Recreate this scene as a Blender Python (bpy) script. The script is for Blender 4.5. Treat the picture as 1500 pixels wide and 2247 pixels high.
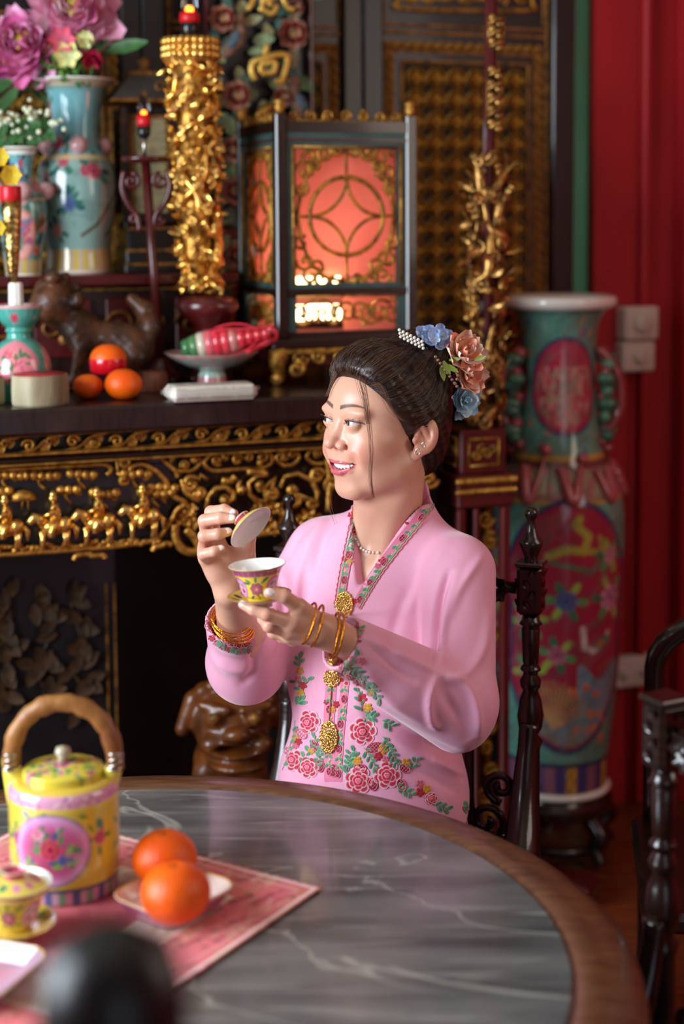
import bpy, math, random
import numpy as np
from mathutils import Vector, Matrix
from mathutils.bvhtree import BVHTree
from math import sin, cos, pi, radians, sqrt, atan2
random.seed(7); np.random.seed(7)
scene = bpy.context.scene
C = scene.collection
for o in list(bpy.data.objects): bpy.data.objects.remove(o)

# ---------------------------------------------------------------- camera
W, H, F = 1500, 2247, 3400.0
PITCH, ROLL, CX, CY = radians(5.0), 0.006, 750.0, 777.5
CAM = Vector((0, 0, 1.56))
fw = Vector((0, cos(PITCH), -sin(PITCH)))
rt = Vector((cos(ROLL), 0, -sin(ROLL)))
rt = (rt - fw*rt.dot(fw)).normalized()
up = rt.cross(fw)
cam = bpy.data.cameras.new('camera'); camo = bpy.data.objects.new('camera', cam); C.objects.link(camo)
m3 = Matrix((rt, up, -fw)).transposed()
camo.matrix_world = Matrix.Translation(CAM) @ m3.to_4x4()
cam.sensor_fit = 'VERTICAL'; cam.sensor_height = 36.0; cam.sensor_width = 24.0
cam.lens = F*36.0/H
cam.shift_y = -(H/2 - CY)/H
cam.dof.use_dof = True; cam.dof.focus_distance = 2.36; cam.dof.aperture_fstop = 2.1
cam.clip_start = 0.02
scene.camera = camo
def ray(px, py): return fw + rt*((px-CX)/F) - up*((py-CY)/F)
def P(px, py, Y):
    d = ray(px, py); return CAM + d*(Y/d.y)
def PZ(px, py, z):
    d = ray(px, py); return CAM + d*((z-CAM.z)/d.z)
TH = radians(19.5)
ra, rb = Vector((cos(TH), sin(TH), 0)), Vector((-sin(TH), cos(TH), 0))
def PV(px, py, v):
    d = ray(px, py); return CAM + d*(v/d.dot(rb))
def UZ(px, py, v):
    p = PV(px, py, v); return p.dot(ra), p.z
def RW(u, v, z): return ra*u + rb*v + Vector((0, 0, z))
def UV(p): return p.dot(ra), p.dot(rb)
def proj(p):
    d = Vector(p)-CAM; k = d.dot(fw); return CX + F*d.dot(rt)/k, CY - F*d.dot(up)/k

# ---------------------------------------------------------------- colour, light
def lin(c): return tuple(((x/255)/12.92 if x/255 <= .04045 else ((x/255+.055)/1.055)**2.4) for x in c)
def L4(c): return lin(c)+(1,)
vs = scene.view_settings
vs.view_transform = 'Standard'; vs.look = 'None'; vs.gamma = 1; vs.use_curve_mapping = False
vs.exposure = -0.12
world = bpy.data.worlds.new('world'); scene.world = world; world.use_nodes = True
bgn = world.node_tree.nodes['Background']; bgn.inputs[0].default_value = (.55, .68, .9, 1); bgn.inputs[1].default_value = .6
def area(name, loc, target, sx, sy, power, col, spread=180):
    l = bpy.data.lights.new(name, 'AREA'); l.shape = 'RECTANGLE'; l.size = sx; l.size_y = sy
    l.energy = power; l.color = col; l.spread = radians(spread)
    o = bpy.data.objects.new(name, l); C.objects.link(o); o.location = loc
    o.rotation_euler = (Vector(target)-Vector(loc)).to_track_quat('-Z', 'Y').to_euler(); return o
# daylight through the window of the left wall, the open door behind the camera and the high right window
area('window_light_left', RW(-1.62, 1.75, 1.75), RW(1, 1.95, 1.3), 1.5, 1.5, 140, (.82, .91, 1.0))
area('door_light_rear', RW(.25, -2.62, 1.5), RW(.5, 2, 1.1), 1.5, 2.2, 5.5, (.88, .94, 1.0))
area('window_light_right', RW(2.26, 1.0, 1.95), RW(.6, 2.1, 1.0),   .9, 1.2, 12, (1.0, .86, .72))

# ---------------------------------------------------------------- mesh builder
class MB:
    def __init__(s, col=(1, 1, 1)):
        s.v, s.f, s.c, s.col, s.T = [], [], [], lin(col), None
    def color(s, c): s.col = lin(c); return s
    def add(s, vs_, fs, cols=None):
        n = len(s.v)
        T = s.T
        s.v.extend([tuple(T @ Vector(p)) for p in vs_] if T else [tuple(p) for p in vs_])
        s.f.extend([tuple(i+n for i in f) for f in fs])
        s.c.extend(cols if cols else [s.col]*len(vs_))
        return s
    def box(s, c, d, R=None, bev=0):
        x, y, z = d[0]/2, d[1]/2, d[2]/2
        if bev:
            b = min(bev, x*.9, y*.9, z*.9); pts = []
            for sx in (-1, 1):
                for sy in (-1, 1):
                    for sz in (-1, 1):
                        pts += [(sx*x, sy*(y-b), sz*(z-b)), (sx*(x-b), sy*y, sz*(z-b)), (sx*(x-b), sy*(y-b), sz*z)]
            idx = lambda a, b_, c_: ((a*2+b_)*2+c_)*3
            f = []
            for a in (0, 1):
                k = [idx(a, 0, 0), idx(a, 1, 0), idx(a, 1, 1), idx(a, 0, 1)]; f.append(k if a else k[::-1])
                k = [idx(0, a, 0)+1, idx(1, a, 0)+1, idx(1, a, 1)+1, idx(0, a, 1)+1]; f.append(k[::-1] if a else k)
                k = [idx(0, 0, a)+2, idx(1, 0, a)+2, idx(1, 1, a)+2, idx(0, 1, a)+2]; f.append(k if a else k[::-1])
            for a in (0, 1):
                for b2 in (0, 1):
                    p, q = idx(a, b2, 0), idx(a, b2, 1); k = [p, q, q+1, p+1]; f.append(k if a == b2 else k[::-1])
                    p, q = idx(a, 0, b2), idx(a, 1, b2); k = [p, p+2, q+2, q]; f.append(k if a == b2 else k[::-1])
                    p, q = idx(0, a, b2), idx(1, a, b2); k = [p+1, q+1, q+2, p+2]; f.append(k if a == b2 else k[::-1])
                    for c2 in (0, 1):
                        p = idx(a, b2, c2); f.append([p, p+1, p+2] if (a+b2+c2) % 2 else [p, p+2, p+1])
        else:
            pts = [(-x, -y, -z), (x, -y, -z), (x, y, -z), (-x, y, -z), (-x, -y, z), (x, -y, z), (x, y, z), (-x, y, z)]
            f = [(0, 3, 2, 1), (4, 5, 6, 7), (0, 1, 5, 4), (1, 2, 6, 5), (2, 3, 7, 6), (3, 0, 4, 7)]
        c = Vector(c)
        return s.add([(R @ Vector(p) if R else Vector(p)) + c for p in pts], f)
    def lathe(s, prof, c=(0, 0, 0), n=32, R=None, sq=1.0, cols=None, close=True):
        c = Vector(c); vs_, fs, cc = [], [], []
        for k, (r, z) in enumerate(prof):
            for i in range(n):
                a = 2*pi*i/n; p = Vector((r*cos(a), r*sq*sin(a), z)); vs_.append((R @ p if R else p)+c)
                if cols: cc.append(cols[k])
        m = len(prof)
        for k in range(m-1):
            for i in range(n):
                j = (i+1) % n; fs.append((k*n+i, k*n+j, k*n+n+j, k*n+n+i))
        if close:
            if prof[0][0] > 1e-6: fs.append(tuple(range(n))[::-1])
            if prof[-1][0] > 1e-6: fs.append(tuple((m-1)*n+i for i in range(n)))
        return s.add(vs_, fs, cc if cols else None)
    def tube(s, pts, r, n=6, closed=False, flat=1.0, nrm=None):
        pts = [Vector(p) for p in pts]; m = len(pts)
        if m < 2: return s
        rr = r if isinstance(r, (list, tuple)) else [r]*m
        vs_, fs = [], []; U = None
        for k in range(m):
            a = pts[k-1] if (k > 0 or closed) else pts[k]; b = pts[(k+1) % m] if (k < m-1 or closed) else pts[k]
            t = (b-a); t = t.normalized() if t.length > 1e-9 else Vector((0, 0, 1))
            if nrm is not None: U = Vector(nrm).cross(t); U = U.normalized() if U.length > 1e-6 else Vector((1, 0, 0))
            elif U is None:
                U = t.orthogonal().normalized()
            else:
                U = (U - t*U.dot(t)); U = U.normalized() if U.length > 1e-6 else t.orthogonal().normalized()
            V = t.cross(U)
            for i in range(n):
                q = 2*pi*i/n; vs_.append(pts[k] + U*(rr[k]*cos(q)) + V*(rr[k]*flat*sin(q)))
        for k in range(m if closed else m-1):
            k2 = (k+1) % m
            for i in range(n):
                j = (i+1) % n; fs.append((k*n+i, k*n+j, k2*n+j, k2*n+i))
        if not closed:
            fs.append(tuple(range(n))[::-1]); fs.append(tuple((m-1)*n+i for i in range(n)))
        return s.add(vs_, fs)
    def ell(s, c, r, R=None, n=10, m=7):
        if not hasattr(r, '__len__'): r = (r, r, r)
        c = Vector(c); vs_ = [Vector((0, 0, -r[2]))]
        for k in range(1, m):
            b = -pi/2+pi*k/m
            for i in range(n):
                a = 2*pi*i/n; vs_.append(Vector((r[0]*cos(b)*cos(a), r[1]*cos(b)*sin(a), r[2]*sin(b))))
        vs_.append(Vector((0, 0, r[2]))); e = len(vs_)-1; fs = []
        for i in range(n):
            j = (i+1) % n; fs.append((0, 1+j, 1+i)); fs.append((e, e-n+i, e-n+j))
            for k in range(m-2): fs.append((1+k*n+i, 1+k*n+j, 1+k*n+n+j, 1+k*n+n+i))
        return s.add([(R @ p if R else p)+c for p in vs_], fs)
    def prism(s, poly, fn, t0, t1):          # poly: 2d outline, fn(x, y, t) -> 3d
        n = len(poly); vs_ = [fn(x, y, t0) for x, y in poly]+[fn(x, y, t1) for x, y in poly]
        fs = [tuple(range(n)), tuple(range(2*n-1, n-1, -1))]
        fs += [(i, i+n, (i+1) % n+n, (i+1) % n) for i in range(n)]
        return s.add(vs_, fs)
    def petal(s, base, d, nrm, ln, wd, cup=.3, th=None, n=4, tip=.5):
        d = Vector(d).normalized(); nrm = Vector(nrm); sd = d.cross(nrm).normalized(); nrm = sd.cross(d); b = Vector(base); vs_, fs = [], []
        for k in range(n+1):
            t = k/n; w = wd*(sin(pi*min(1, (t*.86+.07)))**.7)*(1 if t < .7 else 1-(t-.7)/.3*tip)
            for q in (-1, -.5, 0, .5, 1):
                vs_.append(b+d*(ln*t)+sd*(w*q)+nrm*(cup*ln*(t*t) + cup*wd*1.2*q*q))
        for k in range(n):
            for q in range(4):
                i = k*5+q; fs.append((i, i+1, i+6, i+5))
        return s.add(vs_, fs)
    def obj(s, name, mat, parent=None, smooth=True, auto=None):
        me = bpy.data.meshes.new(name); me.from_pydata(s.v, [], s.f)
        a = me.color_attributes.new('Col', 'FLOAT_COLOR', 'POINT')
        arr = np.ones((len(s.v), 4), np.float32); arr[:, :3] = np.array(s.c, np.float32).reshape(-1, 3); a.data.foreach_set('color', arr.ravel())
        return link(name, me, mat, parent, smooth, auto)
def link(name, me, mat, parent=None, smooth=True, auto=None):
    me.polygons.foreach_set('use_smooth', [bool(smooth)]*len(me.polygons))
    if smooth and auto: me.set_sharp_from_angle(angle=radians(auto))
    me.materials.append(mat if not isinstance(mat, str) else MAT[mat]); me.update()
    o = bpy.data.objects.new(name, me); C.objects.link(o)
    if parent: o.parent = parent
    return o
def npmesh(name, V, Q, col=None):
    me = bpy.data.meshes.new(name); me.vertices.add(len(V)); me.vertices.foreach_set('co', np.asarray(V, np.float32).ravel())
    k = Q.shape[1]; me.loops.add(len(Q)*k); me.loops.foreach_set('vertex_index', np.asarray(Q, np.int32).ravel())
    me.polygons.add(len(Q)); me.polygons.foreach_set('loop_start', np.arange(0, len(Q)*k, k, dtype=np.int32)); me.update(calc_edges=True)
    if col is not None:
        a = me.color_attributes.new('Col', 'FLOAT_COLOR', 'POINT'); arr = np.ones((len(V), 4), np.float32); arr[:, :3] = col; a.data.foreach_set('color', arr.ravel())
    return me
def thing(name, label, cat, loc=(0, 0, 0), rz=0, group=None):
    o = bpy.data.objects.new(name, None); C.objects.link(o); o.location = loc; o.rotation_euler = (0, 0, rz); o.empty_display_size = .05
    return tag(o, label, cat, group)
def tag(o, label, cat, group=None):
    o['label'] = label; o['category'] = cat
    if group: o['group'] = group
    return o
def stuff(o): o['kind'] = 'stuff'; return o
def struct(o): o['kind'] = 'structure'; return o
def dup(o, parent=None):
    c = o.copy(); C.objects.link(c)
    if parent: c.parent = parent
    for ch in list(o.children): dup(ch, c)
    return c
def inst(o, parent, loc=None, R=None):
    c = o.copy(); C.objects.link(c); c.parent = parent
    if loc is not None: c.location = loc
    return c
def spiral(cx, cy, r, turns, a0=0, sgn=1, n=None, r1=.12):
    n = n or int(14*turns)+2; o = []
    for i in range(n):
        t = i/(n-1); q = a0+sgn*turns*2*pi*t; k = r*(1-(1-r1)*t); o.append((cx+k*cos(q), cy+k*sin(q)))
    return o
def smooth_pts(pts, n=6):
    p = [Vector(q) for q in pts]; o = []
    for i in range(len(p)-1):
        a, b, c_, d = p[max(i-1, 0)], p[i], p[i+1], p[min(i+2, len(p)-1)]
        for k in range(n):
            t = k/n; o.append(.5*((2*b)+(c_-a)*t+(2*a-5*b+4*c_-d)*t*t+(3*b-a-3*c_+d)*t**3))
    o.append(p[-1]); return o
def vgrid(prof, n, fn, a0=0, a1=2*pi):
    """lathe grid with painted colours; prof: list (r, z), fn(angle array, z array, r array) -> colours"""
    pr = np.array(prof, float); A = np.linspace(a0, a1, n, endpoint=False)
    R_, Z_ = np.repeat(pr[:, 0], n), np.repeat(pr[:, 1], n); AA = np.tile(A, len(pr))
    V = np.stack([R_*np.cos(AA), R_*np.sin(AA), Z_], 1)
    i = np.arange(n); j = (i+1) % n; Q = np.concatenate([np.stack([k*n+i, k*n+j, k*n+n+j, k*n+n+i], 1) for k in range(len(pr)-1)])
    return V, Q, fn(AA, Z_, R_)
def resample(prof, step):
    p = smooth_pts([(r, z, 0) for r, z in prof], 8); o = [p[0]]
    for q in p[1:]:
        d = (q-o[-1]).length
        k = max(1, int(d/step)); b = o[-1]
        for i in range(1, k+1): o.append(b.lerp(q, i/k))
    return [(max(q.x, 1e-4), q.y) for q in o]
def fbm(x, y, z=0, s=1, oct=3, seed=0):
    v = np.zeros_like(x); a = 1
    for k in range(oct):
        rs = np.random.RandomState(seed+k); 
        for _ in range(4):
            w = rs.normal(size=3)*s*(1.9**k); v = v+a*np.sin(w[0]*x+w[1]*y+w[2]*z+rs.uniform(0, 6.28))*.5
        a *= .55
    return v
class Paint:
    """flat painting over surface coordinates x, y (metres); returns vertex colours"""
    def __init__(s, x, y, base): s.x, s.y = x, y; s.c = np.tile(np.array(lin(base), np.float32), (len(x), 1))
    def put(s, m, col):
        m = np.clip(m, 0, 1)[:, None]; s.c = s.c*(1-m)+np.array(lin(col), np.float32)*m; return s
    def ell(s, cx, cy, rx, ry, col, rot=0, e=.08, lim=None):
        dx, dy = s.x-cx, s.y-cy; c, n = cos(rot), sin(rot); d = np.sqrt(((dx*c+dy*n)/rx)**2+((dy*c-dx*n)/ry)**2)
        m = np.clip((1-d)/e+.5, 0, 1)
        if lim is not None: m = m*lim
        s.put(m, col); return d
    def ring(s, cx, cy, rx, ry, w, col):
        d = np.sqrt(((s.x-cx)/rx)**2+((s.y-cy)/ry)**2); return s.put(1-np.abs(d-1)*rx/w, col)
    def band(s, y0, y1, col): return s.put(((s.y >= y0) & (s.y <= y1)).astype(np.float32), col)
    def line(s, pts, w, col):
        for (x0, y0), (x1, y1) in zip(pts[:-1], pts[1:]):
            dx, dy = x1-x0, y1-y0; t = np.clip(((s.x-x0)*dx+(s.y-y0)*dy)/(dx*dx+dy*dy+1e-12), 0, 1)
            d = np.hypot(s.x-x0-dx*t, s.y-y0-dy*t); s.put((1-d/w)*2, col)
        return s
    def flower(s, cx, cy, r, c1, c2, n=6, seed=0):
        dx, dy = s.x-cx, s.y-cy; d = np.hypot(dx, dy); a = np.arctan2(dy, dx)+seed
        rr = r*(.86+.14*np.cos(n*a)); s.put((1-d/rr)*6, c1)
        k = np.abs(np.sin(n*a/2+d/r*2.0)); s.put(np.where(d < rr*.95, (k < .22)*.8, 0), c2)
        s.put(np.where(np.abs(d-r*.55) < r*.08, .8, 0), c2); s.put((1-d/(r*.28))*4, c2); return s
    def leaf(s, cx, cy, ln, w, rot, col): s.ell(cx, cy, ln, w, col, rot, .2); return s
    def spray(s, n, box, r, cols, rs, lim=None):
        for _ in range(n):
            x, y = rs.uniform(box[0], box[1]), rs.uniform(box[2], box[3]); k = rs.uniform(.6, 1.3)*r
            s.ell(x, y, k*1.5, k*.7, cols[rs.randint(len(cols))], rs.uniform(0, 3.14), .4, lim)
        return s

# ---------------------------------------------------------------- materials
MAT = {}
def mat(name, col=None, rough=.5, metal=0, vc=False, col2=None, nscale=20, stretch=(1, 1, 1), bump=0, bscale=60, coat=0, sss=0, emit=0, ramp=(.4, .65), sheen=0, trans=0, ior=1.45, spec=.5, alpha=1, aniso=0):
    m = bpy.data.materials.new(name); m.use_nodes = True; nt = m.node_tree; N, K = nt.nodes, nt.links
    b = N['Principled BSDF']; g = b.inputs
    if col: g['Base Color'].default_value = L4(col)
    g['Roughness'].default_value = rough; g['Metallic'].default_value = metal; g['Coat Weight'].default_value = coat; g['Coat Roughness'].default_value = .08
    g['Specular IOR Level'].default_value = spec; g['IOR'].default_value = ior; g['Alpha'].default_value = alpha
    if aniso: g['Anisotropic'].default_value = aniso
    if sss:
        g['Subsurface Weight'].default_value = sss; g['Subsurface Radius'].default_value = (.012, .005, .003); g['Subsurface Scale'].default_value = 1.0
    if sheen: g['Sheen Weight'].default_value = sheen; g['Sheen Roughness'].default_value = .4
    if trans: g['Transmission Weight'].default_value = trans
    tc = N.new('ShaderNodeTexCoord'); mp = N.new('ShaderNodeMapping'); mp.inputs['Scale'].default_value = stretch; K.new(tc.outputs['Object'], mp.inputs[0])
    src = None
    if vc:
        at = N.new('ShaderNodeAttribute'); at.attribute_name = 'Col'; src = at.outputs['Color']
    if col2:
        nz = N.new('ShaderNodeTexNoise'); nz.inputs['Scale'].default_value = nscale; nz.inputs['Detail'].default_value = 5; K.new(mp.outputs[0], nz.inputs[0])
        rp = N.new('ShaderNodeValToRGB'); rp.color_ramp.elements[0].position = ramp[0]; rp.color_ramp.elements[1].position = ramp[1]; K.new(nz.outputs[0], rp.inputs[0])
        if vc:
            rp.color_ramp.elements[0].color = (1, 1, 1, 1); rp.color_ramp.elements[1].color = L4(col2)
            mx = N.new('ShaderNodeMixRGB'); mx.blend_type = 'MULTIPLY'; mx.inputs[0].default_value = 1; K.new(src, mx.inputs[1]); K.new(rp.outputs[0], mx.inputs[2]); src = mx.outputs[0]
        else:
            rp.color_ramp.elements[0].color = L4(col); rp.color_ramp.elements[1].color = L4(col2); src = rp.outputs[0]
    if src: K.new(src, g['Base Color'])
    if bump:
        n2 = N.new('ShaderNodeTexNoise'); n2.inputs['Scale'].default_value = bscale; n2.inputs['Detail'].default_value = 4; K.new(mp.outputs[0], n2.inputs[0])
        bp = N.new('ShaderNodeBump'); bp.inputs['Strength'].default_value = min(1, bump); bp.inputs['Distance'].default_value = .004; K.new(n2.outputs[0], bp.inputs['Height']); K.new(bp.outputs[0], g['Normal'])
    if emit:
        g['Emission Strength'].default_value = emit
        if src: K.new(src, g['Emission Color'])
        else: g['Emission Color'].default_value = L4(col)
    MAT[name] = m; return m
mat('dark_wood', (38, 20, 15), .26, col2=(24, 12, 10), nscale=30, stretch=(1, 1, 8), coat=.5, bump=.1, bscale=25)
mat('altar_wood', (40, 20, 17), .3, col2=(27, 13, 12), nscale=18, stretch=(6, 1, 1), coat=.3)
mat('red_lacquer', (86, 20, 20), .3, col2=(66, 14, 15), nscale=12, coat=.4)
mat('black_lacquer', (19, 17, 18), .36, col2=(27, 24, 25), nscale=14, coat=.15)
mat('gold', (206, 152, 66), .38, .8, col2=(150, 98, 38), nscale=70, bump=.5, bscale=220)
mat('gold_dull', (186, 134, 52), .44, .6, col2=(112, 72, 26), nscale=60, bump=.5, bscale=180)
mat('gold_dark', (150, 100, 38), .5, .4, col2=(84, 54, 22), nscale=55, bump=.5, bscale=150)
mat('gold_bright', (250, 206, 116), .26, .92, col2=(226, 164, 66), nscale=40, bump=.25, bscale=160)
mat('gold_jewel', (255, 222, 132), .22, 1, bump=.3, bscale=500)
mat('porcelain', None, .12, vc=True, coat=.6)
mat('porcelain_fine', None, .1, vc=True, coat=.5)
mat('white_glaze', (240, 238, 228), .1, coat=.5)
mat('paint', None, .55, vc=True, col2=(205, 205, 205), nscale=60, bump=.2, bscale=120)
mat('cloth', None, .8, vc=True, sheen=.25, bump=.12, bscale=900)
mat('thread', None, .6, vc=True, sheen=.3, bump=.35, bscale=1400)
mat('petals', None, .6, vc=True, sss=.5)
mat('leaf', (60, 104, 50), .5, col2=(36, 74, 36), nscale=30)
mat('orange_peel', (238, 98, 8), .36, col2=(232, 82, 4), nscale=30, bump=.35, bscale=260, sss=.1)
mat('stem_green', (52, 48, 20), .7)
mat('table_wood', (112, 72, 48), .32, col2=(74, 44, 30), nscale=9, stretch=(2, 14, 1), coat=.25, ramp=(.3, .7))
mat('brown_carving', (92, 54, 30), .4, col2=(44, 25, 15), nscale=22, bump=.4, bscale=70)
mat('amber_carving', (104, 54, 16), .34, col2=(64, 32, 10), nscale=14, bump=.3, bscale=60, coat=.2)  # lion's wood colour lowered to carry the shade it sits in
mat('red_plastic', (205, 22, 34), .35)
mat('black_plastic', (14, 16, 20), .3, coat=.3)
mat('white_plastic', (214, 206, 194), .4, col2=(200, 190, 176), nscale=12)
mat('glass', (235, 240, 245), .03, trans=1, ior=1.3)
mat('film', (228, 226, 220), .16, trans=.75, ior=1.12)
mat('flame', (255, 84, 20), .5, emit=22)
mat('lamp_glow', (255, 226, 170), .5, emit=9)
mat('pearl', (236, 226, 212), .16, coat=.7, sss=.15)
mat('silver', (190, 186, 178), .22, 1)
mat('bamboo', (176, 122, 62), .42, col2=(120, 66, 28), nscale=14, bump=.25, bscale=90)
mat('nail', (244, 220, 214), .12, coat=.8)
mat('tooth', (248, 244, 236), .18, coat=.5, sss=.1)
mat('plaster_red', (168, 22, 30), .62, col2=(158, 18, 28), nscale=5, bump=.06, bscale=40)
mat('plaster_green', (96, 178, 140), .6, col2=(86, 166, 128), nscale=4, bump=.06, bscale=40)
mat('plaster_pale', (206, 196, 176), .8, col2=(192, 182, 162), nscale=5)
mat('floor_wood', (128, 62, 32), .34, col2=(86, 38, 20), nscale=6, stretch=(1, 12, 1), coat=.2)
def marble():
    m = mat('marble', (86, 88, 88), .24, coat=.35); nt = m.node_tree; N, K = nt.nodes, nt.links; b = N['Principled BSDF']
    tc = N.new('ShaderNodeTexCoord')
    def noise(sc, st, det, dist=0, rot=0):
        mp = N.new('ShaderNodeMapping'); mp.inputs['Scale'].default_value = st; mp.inputs['Rotation'].default_value = (0, 0, rot); K.new(tc.outputs['Object'], mp.inputs[0])
        n = N.new('ShaderNodeTexNoise'); n.inputs['Scale'].default_value = sc; n.inputs['Detail'].default_value = det; n.inputs['Distortion'].default_value = dist; K.new(mp.outputs[0], n.inputs[0]); return n.outputs[0]
    def ramp(src, a, ca, b_, cb):
        r = N.new('ShaderNodeValToRGB'); e = r.color_ramp.elements; e[0].position = a; e[0].color = ca; e[1].position = b_; e[1].color = cb; K.new(src, r.inputs[0]); return r
    base = ramp(noise(3.2, (1, 5.5, 1), 6, .3, .12), .32, L4((62, 64, 66)), .7, L4((116, 116, 114)))
    st = ramp(noise(6, (.8, 9, 1), 5, .5, .1), .57, (0, 0, 0, 1), .72, (1, 1, 1, 1))
    vn = noise(1.7, (1, 2.2, 1), 5, .6, .35); sub = N.new('ShaderNodeMath'); sub.operation = 'SUBTRACT'; sub.inputs[1].default_value = .5; K.new(vn, sub.inputs[0])
    ab = N.new('ShaderNodeMath'); ab.operation = 'ABSOLUTE'; K.new(sub.outputs[0], ab.inputs[0])
    vein = ramp(ab.outputs[0], .0, (1, 1, 1, 1), .007, (0, 0, 0, 1))
    def mix(fac, k, c1, c2):
        mm = N.new('ShaderNodeMath'); mm.operation = 'MULTIPLY'; mm.inputs[1].default_value = k; K.new(fac, mm.inputs[0])
        x = N.new('ShaderNodeMixRGB'); K.new(mm.outputs[0], x.inputs[0]); K.new(c1, x.inputs[1]); x.inputs[2].default_value = c2; return x.outputs[0]
    c = mix(st.outputs[0], .5, base.outputs[0], L4((170, 168, 160))); c = mix(vein.outputs[0], .45, c, L4((196, 192, 180)))
    K.new(c, b.inputs['Base Color'])
marble()
# ---------------------------------------------------------------- the room
ZT = 0.76                       # table top
UL, UR, VF, VB, HC = -1.75, 2.4, -2.8, 3.585, 3.3
def wall(name, poly, mat_):     # outline of world corners, with 4 cm thickness away from the room
    mb = MB(); n = len(poly); c = sum((Vector(p) for p in poly), Vector())/n
    nr = (Vector(poly[1])-Vector(poly[0])).cross(Vector(poly[2])-Vector(poly[0])).normalized()
    mid = RW((UL+UR)/2, (VF+VB)/2, HC/2)
    if nr.dot(mid-c) > 0: nr = -nr
    vs_ = [Vector(p) for p in poly]+[Vector(p)+nr*.05 for p in poly]
    mb.add(vs_, [tuple(range(n)), tuple(range(2*n-1, n-1, -1))]+[(i, (i+1) % n, (i+1) % n+n, i+n) for i in range(n)])
    return struct(mb.obj(name, mat_, None, False))
def walls_with_hole(name, a, b, fixed, axis, h0, h1, g0, g1, mat_):
    """wall between a and b along u (axis 0) or v (axis 1) with an opening g0..g1, h0..h1"""
    f = (lambda s, z: RW(s, fixed, z)) if axis == 0 else (lambda s, z: RW(fixed, s, z))
    mb = MB(); mid = RW((UL+UR)/2, (VF+VB)/2, HC/2)
    for (s0, s1, z0, z1) in ((a, g0, 0, HC), (g1, b, 0, HC), (g0, g1, 0, h0), (g0, g1, h1, HC)):
        if s1-s0 < .01 or z1-z0 < .01: continue
        c = (f(s0, z0)+f(s1, z1))/2; d = (s1-s0, .06, z1-z0) if axis == 0 else (.06, s1-s0, z1-z0)
        out = (c-mid); n_ = rb if axis == 0 else ra; n_ = n_*(.03 if out.dot(n_) > 0 else -.03)
        mb.box(c+n_, d, Matrix.Rotation(TH, 3, 'Z'))
    return struct(mb.obj(name, mat_, None, False))
wall('floor', [RW(UL, VF, 0), RW(UR, VF, 0), RW(UR, VB, 0), RW(UL, VB, 0)], 'floor_wood')
wall('ceiling', [RW(UL, VF, HC), RW(UR, VF, HC), RW(UR, VB, HC), RW(UL, VB, HC)], 'plaster_pale')
wall('wall_back', [RW(UL, VB, 0), RW(UR, VB, 0), RW(UR, VB, HC), RW(UL, VB, HC)], 'plaster_green')
walls_with_hole('wall_left', VF, VB, UL, 1, .95, 2.6, .95, 2.55, 'plaster_red')
walls_with_hole('wall_right', VF, VB, UR, 1, 1.2, 2.6, .5, 1.5, 'plaster_red')
walls_with_hole('wall_front', UL, UR, VF, 0, .0, 2.5, -.6, 1.1, 'plaster_pale')
uR0 = UZ(1303, 500, 3.55)[0]
mbp = MB(); mbp.T = Matrix.Rotation(TH, 4, 'Z')
mbp.box(((uR0+UR)/2, 3.5675, HC/2), (UR-uR0, .035, HC)); struct(mbp.obj('wall_pilaster', 'plaster_red', None, False))
uT = UZ(1398, 500, 3.55)[0]; uT2 = UZ(1428, 500, 3.52)[0]
mbp = MB(); mbp.T = Matrix.Rotation(TH, 4, 'Z'); mbp.box(((uT+uT2)/2, 3.535, HC/2), (uT2-uT, .03, HC), bev=.006); struct(mbp.obj('trim_1', 'plaster_red', None, True, 40))
mbp = MB(); mbp.T = Matrix.Rotation(TH, 4, 'Z'); mbp.box((UZ(1500, 500, 3.5)[0]+.06, 3.52, HC/2), (.12, .06, HC), bev=.006); struct(mbp.obj('trim_2', 'plaster_red', None, True, 40))

# window frames in the openings
def window(name, axis, fixed, g0, g1, h0, h1, nx, nz):
    mb = MB(); mb.T = Matrix.Rotation(TH, 4, 'Z')
    for i in range(nx+1):
        s = g0+(g1-g0)*i/nx; c = (fixed, s, (h0+h1)/2); mb.box(c, (.05, .035, h1-h0))
    for i in range(nz+1):
        z = h0+(h1-h0)*i/nz; mb.box((fixed, (g0+g1)/2, z), (.05, g1-g0, .035))
    return struct(mb.obj(name, 'white_plastic', None, False))
window('window_1', 1, UL-.03, .95, 2.55, .95, 2.6, 3, 2); window('window_2', 1, UR+.03, .5, 1.5, 1.2, 2.6, 2, 2)

# electric boxes on the pilaster
def ebox(px0, px1, py0, py1, dep, knob, label, name, two=False):
    (u0, z0), (u1, z1) = UZ(px0, py1, 3.5), UZ(px1, py0, 3.5)
    w, h = u1-u0, z1-z0; t = thing(name, label, 'electric box', RW(u0+w/2, 3.55, z0), TH)
    MB().box((0, -dep/2, h/2), (w, dep, h), bev=.006).obj('housing', 'white_plastic', t, True, 40)
    for k in ((-w/4, w/4) if two else (0,)):
        mb = MB(); R = Matrix.Rotation(radians(90), 3, 'X'); r = knob
        mb.lathe([(0, 0), (r, 0), (r, .006), (r*.8, .011), (r*.35, .012), (0, .0122)], (k, -dep, h*.5), 24, R); mb.box((k, -dep-.014, h*.5), (r*.25, .008, r*1.1), Matrix.Rotation(.5, 3, 'Y')); mb.obj('knob', 'white_plastic', t, True, 40)
    return t
ebox(1371, 1447, 672, 748, .05, .026, 'larger white electric switch box with a round knob, upper of the pair on red wall', 'switch_box')
ebox(1368, 1441, 749, 818, .045, .019, 'smaller white electric switch box with round knob, right below the larger one', 'switch_box')
ebox(1352, 1442, 1440, 1518, .035, .014, 'double white wall socket low on the red wall beside the large vase', 'wall_socket', True)
(u0, _), (_, zz) = UZ(1384, 900, 3.55), UZ(1384, 820, 3.55)
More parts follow.
